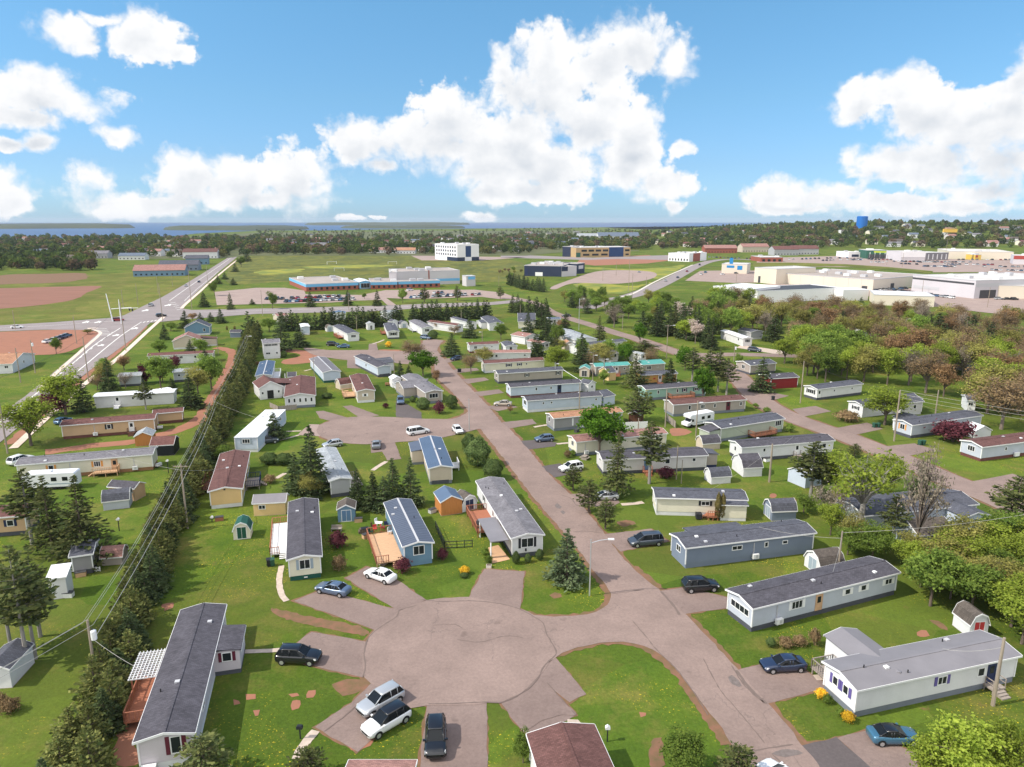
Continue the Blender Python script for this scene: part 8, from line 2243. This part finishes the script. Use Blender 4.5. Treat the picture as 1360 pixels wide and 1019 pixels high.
def grove(label, group, poly, n, kinds, hmin, hmax, gap, wf=.82, cat='tree', r=1.5):
 P = gpts('o', poly)
 xs, ys = [p[0] for p in P], [p[1] for p in P]
 done = []
 for _ in range(n * 30):
  if len(done) >= n: break
  x, y = rt.uniform(min(xs), max(xs)), rt.uniform(min(ys), max(ys))
  if not inside(x, y, P) or not free(x, y, r) or any(inside(x, y, q) for q in KEEP) or any((x - a) ** 2 + (y - b) ** 2 < gap * gap for a, b in TREES[-400:]): continue
  done.append((x, y))
  h = rt.uniform(hmin, hmax) * 1.08
  k = rt.choice(kinds)
  plant(k, label % {'green': 'green', 'lime': 'light green', 'olive': 'olive', 'brown': 'brown budding', 'rust': 'rust coloured', 'grey': 'bare grey', 'spruce': 'dark evergreen', 'blossom': 'pale blossoming', 'tallspruce': 'tall evergreen', 'sparse': 'half leafed', 'maple': 'deep green', 'shrub': 'green'}[k], cat, x, y, h, h * rt.uniform(wf * .8, wf * 1.15), group)
MIX = ['brown', 'brown', 'olive', 'rust', 'brown', 'olive', 'green', 'grey', 'olive', 'brown', 'brown', 'brown', 'spruce', 'lime']
W1 = 'trees of the spring wood on the right'
grove('%s tree in the birch stand below the white home on the rise', W1, [(1035, 478), (1060, 470), (1120, 470), (1150, 480), (1150, 512), (1095, 508), (1060, 498)], 24, ['lime', 'green', 'green', 'lime', 'olive'], 8, 11, 3.6)
grove('%s tree in the spring wood right of the second street', W1, [(1150, 480), (1250, 470), (1390, 480), (1390, 575), (1290, 545), (1230, 528), (1150, 512)], 56, ['olive', 'lime', 'brown', 'brown', 'rust', 'olive', 'lime', 'grey'], 8, 12, 4.0)
grove('%s tree in the brown wood below the store car park', W1, [(1000, 425), (1080, 415), (1150, 418), (1240, 428), (1390, 440), (1390, 482), (1250, 472), (1150, 482), (1060, 470), (1010, 450)], 100, MIX, 7, 11, 4.4)
grove('%s tree among the mixed trees behind the white shed', W1, [(880, 452), (870, 425), (905, 412), (960, 405), (1010, 408), (1010, 425), (1000, 452), (940, 460)], 34, ['spruce', 'green', 'olive', 'brown', 'blossom', 'tallspruce', 'lime', 'green'], 8, 12, 4.8)
grove('%s conifer in the dark row by the upper road', W1, [(868, 448), (900, 452), (948, 466), (945, 458), (905, 440), (880, 440)], 11, ['spruce', 'tallspruce'], 10, 13, 3.8, .5)
grove('%s tree in the scrub between the upper road and the avenue', 'trees below the avenue', [(736, 398), (760, 395), (815, 402), (862, 402), (900, 410), (868, 440), (840, 438), (795, 425), (760, 412)], 34, ['green', 'green', 'lime', 'olive', 'green', 'spruce', 'grey'], 5, 8, 4.2)
grove('%s tree in the thicket at the right behind the nearest white home', 'trees of the right thicket', [(1185, 742), (1235, 735), (1300, 738), (1400, 742), (1400, 880), (1345, 850), (1290, 815), (1235, 790), (1195, 775)], 48, ['green', 'lime', 'lime', 'green', 'lime', 'olive', 'lime'], 4.0, 6.6, 2.6, .95)
grove('%s tree in the thicket between the sheds', 'trees of the right thicket', [(1092, 690), (1130, 655), (1160, 690), (1175, 735), (1150, 748), (1110, 735)], 12, ['green', 'lime', 'grey', 'olive'], 3, 5, 2.8, .9)
grove('%s tree along the back lawns of the middle row', 'trees of the middle row', [(700, 470), (760, 455), (850, 470), (900, 500), (830, 520), (760, 500)], 10, ['green', 'olive', 'lime', 'brown'], 4, 6, 6)
grove('%s tree standing between the middle rows of homes', 'trees between the middle rows', [(690, 440), (760, 440), (850, 455), (930, 500), (960, 540), (880, 545), (760, 500)], 14, ['spruce', 'tallspruce', 'green', 'spruce', 'maple'], 6, 10, 6, .6)
grove('%s tree on the lawns left of the hedgerow', 'trees left of the hedgerow', [(130, 500), (200, 470), (290, 440), (300, 450), (260, 520), (150, 560)], 8, ['green', 'spruce', 'olive'], 4, 7, 6)
grove('%s bush by the rail fence of the field', 'bushes at the field edge', [(660, 362), (690, 360), (700, 372), (670, 376)], 10, ['olive', 'green', 'brown'], 3, 5, 6)
# ---------------------------------------------------------------- large buildings beyond the park
def block(name, label, cat, c, A, B, depth, h, wall, roof, bands=(), units=0, parapet=0.4, ang=None):
 """flat roofed building: A, B are the foot of its front; bands: (wall, s0, s1, z0, z1, material, part name) in fractions"""
 a = np.array(G(c, *A)[:2])
 b = a + B * np.array((math.cos(R(ang)), math.sin(R(ang)))) if ang else np.array(G(c, *B)[:2])
 L = float(np.linalg.norm(b - a))
 du = (b - a) / L
 W = depth if isinstance(depth, (int, float)) else abs(float(np.dot(np.array(G(c, *depth)[:2]) - a, np.array((-du[1], du[0])))))
 root = thing(name, label, cat, (a[0], a[1], G(c, *A)[2]), math.atan2(du[1], du[0]))
 for i in range(6):
  for j in range(4):
   q = a + du * L * (i + .5) / 6 + np.array((-du[1], du[0])) * W * (j + .5) / 4
   FOOT.append((q[0], q[1], max(L / 12, W / 8) + 3))
 mb = MB(); mb.box(0, L, 0, W, -1, h)
 obj('wall', mb, wall, root)
 mb = MB(); mb.box(.4, L - .4, .4, W - .4, h, h + .05)
 rf = obj('roof', mb, roof, root)
 mb = MB()
 for q in ((-.1, L + .1, -.1, .3), (-.1, L + .1, W - .3, W + .1), (-.1, .3, .3, W - .3), (L - .3, L + .1, .3, W - .3)): mb.box(*q, h + .01, h + parapet)
 obj('parapet', mb, 'trim_grey' if wall != 'white_panel' else 'trim', rf)
 rnd = random.Random(len(label))
 for _ in range(units):
  x, y = rnd.uniform(.1, .9) * L, rnd.uniform(.15, .85) * W
  mb = MB(); mb.box(x - 2, x + 2, y - 1.5, y + 1.5, h + .05, h + 1.7)
  obj('roof_unit', mb, rnd.choice(('trim', 'trim_grey')), rf)
 H = dict(root=root, L=L, W=W, o=0.0, z=h, zs=0)
 for (wl, s0, s1, q0, q1, m, nm) in bands:
  mp, WL = wallmap(H, wl)
  mb = MB(); wbox(mb, mp, s0 * WL, s1 * WL, -.1, .12, q0, q1)
  obj(nm, mb, m, root)
 return root
WN = lambda wl, n, z0, z1, w=.5, s0=0.02, s1=.98, m='glass': [(wl, s0 + (s1 - s0) * (i + .5 - w / 2) / n, s0 + (s1 - s0) * (i + .5 + w / 2) / n, z0, z1, m, 'window') for i in range(n)]
block('school', 'long low school wing with pale blue band and brick base', 'school', 'd2', (268, 430), (545, 418), 62, 4.6, 'brick', 'roof_flat', [('f', 0, 1, 2.9, 4.7, 'sky_panel', 'wall_band'), ('a', 0, 1, 2.9, 4.7, 'sky_panel', 'wall_band')] + WN('f', 9, .9, 2.5, .4), 4)
block('school', 'middle school wing with pale blue band right of the entrance', 'school', 'd2', (610, 418), (752, 415), 34, 4.6, 'brick', 'roof_flat', [('f', 0, 1, 2.9, 4.7, 'sky_panel', 'wall_band')] + WN('f', 5, .9, 2.5, .4), 3)
house('entr', 'school entrance with pale blue pitched roof', 'd2', (548, 379), (612, 377), 24, 'sky_panel', 'metal_white', 'skirt_grey', z=5.0, ridge='v', name='school_entrance', cat='school', feats=WN and [('w', 'f', .5, 5, 2.6, .3, None, 3)])
block('school_gym', 'tall grey school gymnasium with blue lower band', 'school', 'd2', (752, 398), (1083, 388), 34, 9.6, 'grey_panel', 'roof_flat', [('f', .55, 1, 2.4, 4.2, 'sky_panel', 'wall_band'), ('f', .49, .51, 4, 10.4, 'brick', 'chimney')], 5)
block('school_gym', 'short grey block at the left of the gymnasium', 'school', 'd2', (709, 398), (750, 398), 26, 9.2, 'grey_panel', 'roof_flat', [], 1)
block('school', 'low brick school wing in front of the gymnasium', 'school', 'd2', (757, 414), (978, 407), 12, 4.6, 'brick', 'roof_flat', [('f', 0, 1, 2.9, 4.7, 'sky_panel', 'wall_band')] + WN('f', 7, .9, 2.5, .4), 2)
block('silo_tower', 'small white tower with pale blue face right of the school', 'tower', 'd2', (1118, 402), (1166, 400), 8, 7, 'grey_panel', 'metal_white', [('f', .2, .95, 4.8, 6.8, 'sky_panel', 'wall_panel')])
block('apartment_building', 'white four storey apartment block with dark base storey', 'apartment building', 'd2', (1070, 269), 29, 54, 18.5, 'white_panel', 'roof_membrane', [('f', 0, .34, .1, 4.4, 'navy_panel', 'base_wall'), ('f', .66, 1, .1, 4.4, 'navy_panel', 'base_wall'), ('f', .38, .63, 4.6, 17, 'blue_panel', 'window_bay'), ('a', .55, 1, .1, 4.4, 'navy_panel', 'base_wall')] + [b for z in (6, 10.2, 14.4) for b in WN('a', 9, z, z + 2.4, .5, .04, .96, 'navy_panel')] + [('a', .05, .34, 4.5, 5, 'trim', 'canopy')], 4, ang=34)
block('navy_building', 'dark navy low building with slanted white end panel', 'commercial building', 'd3', (65, 347), (262, 351), 55, 8.6, 'navy_panel', 'roof_flat', [('f', .3, .5, .3, 3.4, 'trim', 'wall_sign'), ('f', .02, .1, .3, 6, 's_navy', 'door')], 9)
block('navy_building', 'pale slanted entrance block of the navy building', 'commercial building', 'd3', (264, 351), (342, 346), 26, 8.0, 'grey_panel', 'roof_flat', [('f', .0, .4, 4.5, 8.2, 'navy_panel', 'wall_panel')], 0)
block('navy_building', 'navy right end with a small emblem panel by the empty car park', 'commercial building', 'd3', (345, 336), (385, 330), 30, 8.6, 'navy_panel', 'roof_flat', [('f', .2, .8, 4, 7, 'grey_panel', 'emblem_panel')], 0)
block('office_building', 'ochre two storey building with dark window strips and navy wing', 'office building', 'd3', (340, 249), (628, 244), 40, 12, 'ochre_panel', 'roof_membrane', [('f', .6, .87, .2, 12.3, 'blue_panel', 'wall_panel'), ('f', 0, .08, .5, 6, 'green_panel', 'entrance_panel')] + WN('f', 4, 7, 9.6, .75, .08, .6) + WN('f', 3, 2, 4.4, .7, .1, .6) + WN('f', 1, 7, 9.4, .7, .88, 1) + WN('f', 1, 2, 4, .5, .88, 1), 3)
block('office_building', 'dark navy wing at the left of the ochre building', 'office building', 'd3', (268, 244), (338, 246), 34, 12.6, 'navy_panel', 'roof_flat', [], 1)
block('clinic', 'white low building with a brick coloured panel by the avenue', 'commercial building', 'd3', (940, 272), (1032, 264), (845, 266), 9, 'white_panel', 'roof_membrane', [('f', .22, .62, .1, 9.2, 'brick', 'wall_panel')] + WN('a', 7, 1, 3.4, .4), 5)
block('showroom', 'pale cream showroom with blue square sign on its roof', 'showroom', 'd3', (1112, 332), (1246, 336), 24, 8, 'cream_panel', 'roof_membrane', [('f', .2, .5, 5, 7, 'sign_blue', 'sign_panel'), ('f', .62, .82, 3.4, 7, 'sign_blue', 'sign_panel'), ('f', .3, .44, 8.4, 13.5, 'sign_blue', 'roof_sign')])
block('warehouse', 'cream boxy store with tall plain wall right of the showroom', 'store', 'd3', (1284, 380), (1400, 392), 40, 11, 'cream_panel', 'roof_membrane', [('f', .2, .3, .1, 5, 'dark_grey', 'loading_door')])
block('warehouse', 'large white shed roofed warehouse above the woods', 'warehouse', 'd3', (1270, 490), (1420, 470), (1150, 460), 7.5, 'white_panel', 'metal_white', [])
block('warehouse', 'very long cream warehouse with brown flat roof', 'warehouse', 'd4', (30, 384), (555, 427), 74, 7.4, 'cream_panel', 'roof_flat', [('f', .05 + .12 * i, .052 + .12 * i, 0, 7.3, 'trim_grey', 'downspout') for i in range(8)] + [('f', .9, .95, .1, 3, 'dark_grey', 'loading_door'), ('c', .3, .36, .1, 4, 'dark_grey', 'loading_door')], 9)
block('warehouse', 'huge pale grey store with loading doors and flat white roof', 'store', 'd4', (760, 428), (1092, 468), 80, 10.6, 'grey_panel', 'roof_membrane', [('f', 0, .98, 8.2, 9.3, 'dark_grey', 'window_strip'), ('f', .03, .46, 2.6, 4.4, 'trim_grey', 'sign_panel'), ('c', .05, .2, .1, 5, 'dark_grey', 'loading_door'), ('c', 0, 1, 7, 9, 'trim_grey', 'wall_band')], 9)
block('warehouse', 'low cream annex at the right end of the grey store', 'store', 'd4', (1155, 462), (1420, 470), 40, 7.5, 'cream_panel', 'roof_membrane', [], 3)
block('store', 'dark roofed low white store below the long warehouse', 'store', 'd4', (-60, 492), (390, 470), 26, 6.5, 'white_panel', 'dark_grey', [])
block('store', 'white roofed low building behind the brown trees', 'store', 'd4', (560, 500), (880, 512), 26, 5.5, 'cream_panel', 'metal_white', [])
block('greenhouse', 'small white framed hall left of the white roofed building', 'hall', 'd4', (395, 480), (530, 476), 14, 6, 'white_panel', 'metal_white', [])
for a in (('white shop with dark windows left of the green fronted store', (425, 250), (487, 250), 6.5, 'white_panel', [('f', .3, .9, 1, 4, 'navy_panel', 'window')]), ('green fronted store with a yellow green sign', (520, 255), (632, 256), 10, 'green_panel', [('f', .35, .98, 7.4, 9.2, 'lime', 'sign_panel'), ('f', .1, .95, .3, 5.5, 'dark_grey', 'shop_window')] + WN('f', 4, .2, 8, .12, .05, 1, 'trim')),
   ('white store front between green and brick shops', (634, 258), (700, 262), 8.6, 'white_panel', [('f', .55, 1, .3, 8, 'brick', 'wall_panel')]), ('broad store with a tall blank white front', (705, 268), (832, 268), 10.5, 'grey_panel', [('f', 0, 1, 4.5, 11, 'white_panel', 'front_panel')]), ('blue glass fronted store by the big roof', (838, 264), (955, 262), 8.5, 'metal_grey', WN('f', 5, 1, 7, .2, 0, 1, 'trim') + [('f', 0, 1, 7.2, 8.8, 'metal_grey', 'fascia_band')]),
   ('red fronted shop at the right edge', (1300, 285), (1420, 288), 9, 'grey_panel', [('f', 0, 1, 5.5, 9.3, 'red_panel', 'sign_panel')]), ('little yellow and red food stall like shop', (1100, 262), (1130, 262), 6, 'yellow_panel', [('f', 0, .4, 3, 5.5, 'red_panel', 'sign_panel')]), ('red roofed row far left of the shops', (-40, 272), (78, 272), 5, 'brick', WN('f', 4, .5, 3, .5))):
 block('store', a[0], 'store', 'd4', a[1], a[2], 34, a[3], a[4], 'roof_membrane', a[5], 3)
block('mall', 'wide beige shopping hall with an empty flat roof', 'shopping hall', 'd4', (958, 256), (1300, 262), 90, 9, 'cream_panel', 'concrete', [], 6)
# blue water tank on the hill
X, Y, Z = G('o', 1144, 303)
root = thing('water_tank', 'tall blue cylindrical water tank on the wooded hill', 'water tank', (X, Y, Z))
hh = 14.5 / FPX * Y
rr = 6.6 / FPX * Y
mb = MB(); mb.tube((0, 0, -3), (0, 0, hh), rr, rr, 24)
obj('tank', mb, 'tank_blue', root)
mb = MB(); mb.tube((0, 0, hh + .01), (0, 0, hh + .8), rr * .97, rr * .8, 24)
obj('tank_roof', mb, 'tank_blue', root)
FOOT.append((X, Y, rr + 12))
# ---------------------------------------------------------------- houses of the far town
def far_house(label, group, px, py, L, W, h, ang, wall, roof, slope=.45):
 X, Y, Z = G('o', px, py)
 root = thing('far_house', label, 'house', (X, Y, Z), ang, group)
 mb = MB()
 mb.prism([(-W / 2, -.5), (W / 2, -.5), (W / 2, h), (0, h + W / 2 * slope - .1), (-W / 2, h)], -L / 2, L / 2, axis='x')
 obj('wall', mb, wall, root)
 mb = MB()
 for s in (-1, 1):
  q = [(-L / 2 - .4, s * (W / 2 + .5), h - .3), (L / 2 + .4, s * (W / 2 + .5), h - .3), (L / 2 + .4, 0, h + W / 2 * slope), (-L / 2 - .4, 0, h + W / 2 * slope)]
  if s > 0: q = [q[1], q[0], q[3], q[2]]
  mb.hexa(q + [(x, y, z + .2) for x, y, z in q])
 obj('roof', mb, roof, root)
 n = max(2, int(L / 4))
 for i in range(n):
  mb = MB()
  x = -L / 2 + L * (i + .5) / n
  mb.box(x - .7, x + .7, -W / 2 - .06, -W / 2 + .05, 1, 2.3)
  obj('window', mb, 'glass', root)
 FOOT.append((X, Y, L / 2 + 2))
for l, x, y, L, W, h, a, w, r in (('large blue house with pink brown hip like roof by the big road', 215, 366, 40, 18, 5, .25, 'w_blue', 'r_pink'), ('blue house with dark slate roof behind the large blue one', 240, 359, 34, 17, 5.5, .25, 'w_slate', 'r_slate'), ('small blue gabled house along the big road', 263, 351, 22, 14, 6.5, .3, 'w_blue', 'r_slate'), ('red roofed house with white gables beside the big road', 268, 343, 40, 16, 8, .2, 'w_white', 'r_redbrown'), ('grey roofed house in the left trees', 133, 343, 24, 14, 6, .1, 'w_grey', 'r_grey'), ('pale roofed house beyond the left field', 178, 345, 30, 13, 5, .1, 'w_white', 'r_bluegrey'), ('house with low grey roof at the edge of the left trees', 92, 347, 22, 12, 4.5, -.2, 'w_beige', 'r_weather'),
         ('long terrace with pinkish roof behind the sports field', 520, 336, 62, 14, 4.5, 0, 'w_white', 'r_pink'), ('second terrace with mauve roof behind the first', 497, 331, 50, 14, 4.5, 0, 'w_white', 'r_weather'), ('white two storey house behind the sports field', 415, 332, 18, 13, 8, .2, 'w_white', 'r_slate'), ('twin gabled white house right of the terrace', 540, 337, 26, 14, 5, 0, 'w_white', 'r_tan'), ('long grey roofed hall above the office building', 820, 319, 90, 34, 9, .05, 'w_white', 'r_bluegrey'), ('pale hall left of the long grey roofed one', 783, 318, 60, 26, 8, .05, 'w_white', 'r_pale'),
         ('brick apartment row with pinkish roof by the avenue', 955, 336, 46, 18, 7, 0, 'brick', 'r_pink'), ('grey gabled apartments next to the brick row', 1000, 335, 40, 18, 8, .1, 'w_beige', 'r_pink'), ('white gabled apartments left of the shops', 1040, 339, 34, 18, 8, .1, 'w_grey', 'r_brown'), ('grey apartments nearest the shopping car park', 1066, 338, 36, 18, 8, 0, 'w_grey', 'r_brown'), ('small blue church like house with steep roof left of the navy building', 700, 328, 22, 16, 7, .3, 'w_slate', 'r_slate'), ('white house at the right of the apartment block', 662, 334, 16, 12, 6, .2, 'w_white', 'r_weather')):
 far_house(l, None, x, y, L, W, h, a, w, r)
rf = random.Random(21)
for i in range(170):
 z = rf.random()
 if z < .25: x, y = rf.uniform(0, 330), rf.uniform(316, 341)
 elif z < .5: x, y = rf.uniform(340, 700), rf.uniform(314, 335)
 elif z < .72: x, y = rf.uniform(690, 1010), rf.uniform(310, 328)
 else: x, y = rf.uniform(1060, 1370), rf.uniform(301, 328)
 X, Y, Z = G('o', x, y)
 if not free(X, Y, 12): continue
 k = rf.choice((('white', 'w_white'), ('cream', 'w_cream'), ('grey', 'w_grey'), ('white', 'w_offwhite')))
 far_house('small %s walled house among the trees of the far town' % k[0], 'houses of the far town', x, y, rf.uniform(12, 20), rf.uniform(9, 12), rf.uniform(4, 7), rf.uniform(-.5, .5), k[1], rf.choice(('r_slate', 'r_grey', 'r_brown', 'r_pink', 'r_weather', 'r_bluegrey')))
# ---------------------------------------------------------------- far trees: the nearest as single trees, the rest as woods
def crown_cards(n, H, Rx, ball=True):
 d = rdir(n, .25)
 w = rng.uniform(.55, 1.0, n) ** .5
 w = w * (1 + .25 * np.sin(d[:, 0] * 4 + rng.uniform(0, 6)) * np.sin(d[:, 1] * 4 + rng.uniform(0, 6)))
 P = d * w[:, None]
 if not ball:
  P[:, 0] *= (1 - P[:, 2]) * .6
  P[:, 1] *= (1 - P[:, 2]) * .6
 P = P * (Rx, Rx, H * .46) + (0, 0, H * .54)
 N_ = unit(d + rng.normal(size=(n, 3)) * .5)
 D = unit(np.cross(N_, rdir(n)))
 U = np.cross(N_, D)
 Ln = Rx * .46 * rng.uniform(.7, 1.3, n)
 return cards(P, D, U, Ln, Ln * .8)
FK = [('f_far_green', 'green', .34, True), ('f_far_dark', 'dark green', .24, True), ('f_far_olive', 'olive', .17, True), ('f_spruce', 'dark evergreen', .13, False), ('f_far_brown', 'brown', .12, True)]
FT = {}
for m, nm, pr, ball in FK:
 FT[m] = []
 for i in range(3):
  me = mesh_cards(crown_cards(130, 10, 4.6 if ball else 3.4, ball), m)
  FT[m].append(me)
woods = {m: [] for m, *_ in FK}
single = 0
NOGO = [gpts('o', q) for q in ([(290, 362), (312, 333), (322, 333), (312, 362)], [(325, 340), (700, 342), (700, 380), (320, 380)], [(760, 336), (900, 334), (960, 345), (960, 362), (700, 362)], [(0, 356), (110, 362), (190, 360), (260, 362), (230, 400), (0, 430)], [(945, 340), (1060, 342), (1060, 348), (1420, 352), (1420, 336), (1120, 341), (960, 336)])]
spots = []
for (n, x0, x1, y0, y1) in ((720, -30, 345, 316, 343), (170, -20, 125, 343, 360), (300, -30, 345, 318, 340), (1150, 340, 705, 306, 338), (640, 690, 860, 304, 332), (520, 850, 1090, 301, 331), (980, 880, 1400, 298, 330), (40, 640, 705, 346, 372), (50, 345, 560, 333, 339)):
 for _ in range(n):
  spots.append((rf.uniform(x0, x1), y0 + (y1 - y0) * rf.random() ** (1.35 if y0 < 300 else 1.1)))
spots.sort(key=lambda s: -s[1])
for px, py in spots:
 X, Y, Z = G('o', px, py)
 if Y > 5200 or not free(X, Y, 3) or any(inside(X, Y, q) for q in NOGO): continue
 r = rf.random()
 for m, nm, pr, ball in FK:
  if r < pr: break
  r -= pr
 s = rf.uniform(.7, 1.35) * (1.0 if Y < 2000 else .62)
 if Y < 760: s *= .85
 me = rf.choice(FT[m])
 if single < 40:
  o = bpy.data.objects.new('far_tree', me)
  COL.objects.link(o)
  o.location, o.scale, o.rotation_euler = (X, Y, Z), (s * 1.1, s * 1.1, s), (0, 0, rf.uniform(0, 6))
  tag(o, '%s tree at the near edge of the far town' % nm, 'tree', 'trees at the near edge of the far town')
  single += 1
 else:
  co = np.empty(len(me.vertices) * 3, dtype=np.float32)
  me.vertices.foreach_get('co', co)
  co = co.reshape(-1, 3)
  a = rf.uniform(0, 6)
  ca, sa = math.cos(a), math.sin(a)
  woods[m].append(np.stack([(co[:, 0] * ca - co[:, 1] * sa) * s * 1.1 + X, (co[:, 0] * sa + co[:, 1] * ca) * s * 1.1 + Y, co[:, 2] * s + Z], 1))
for m, nm, pr, ball in FK:
 if woods[m]:
  o = obj('far_woodland', mesh_cards(np.concatenate(woods[m]), m), None)
  tag(o, '%s trees of the wooded town towards the sea' % nm, 'woodland', kind='stuff')
# ---------------------------------------------------------------- the sea air
mb = MB(); mb.box(-12600, 12600, -120, 14700, -2, 78)
m = bpy.data.materials.new('haze')
m.use_nodes = True
m.node_tree.nodes.remove(m.node_tree.nodes['Principled BSDF'])
pv = m.node_tree.nodes.new('ShaderNodeVolumePrincipled')
pv.inputs['Color'].default_value = (0.80, 0.88, 1.0, 1)
pv.inputs['Density'].default_value = 0.00004
m.node_tree.links.new(pv.outputs[0], m.node_tree.nodes['Material Output'].inputs['Volume'])
m.cycles.homogeneous_volume = True
M['haze'] = m
tag(obj('haze', mb, 'haze'), kind='stuff')
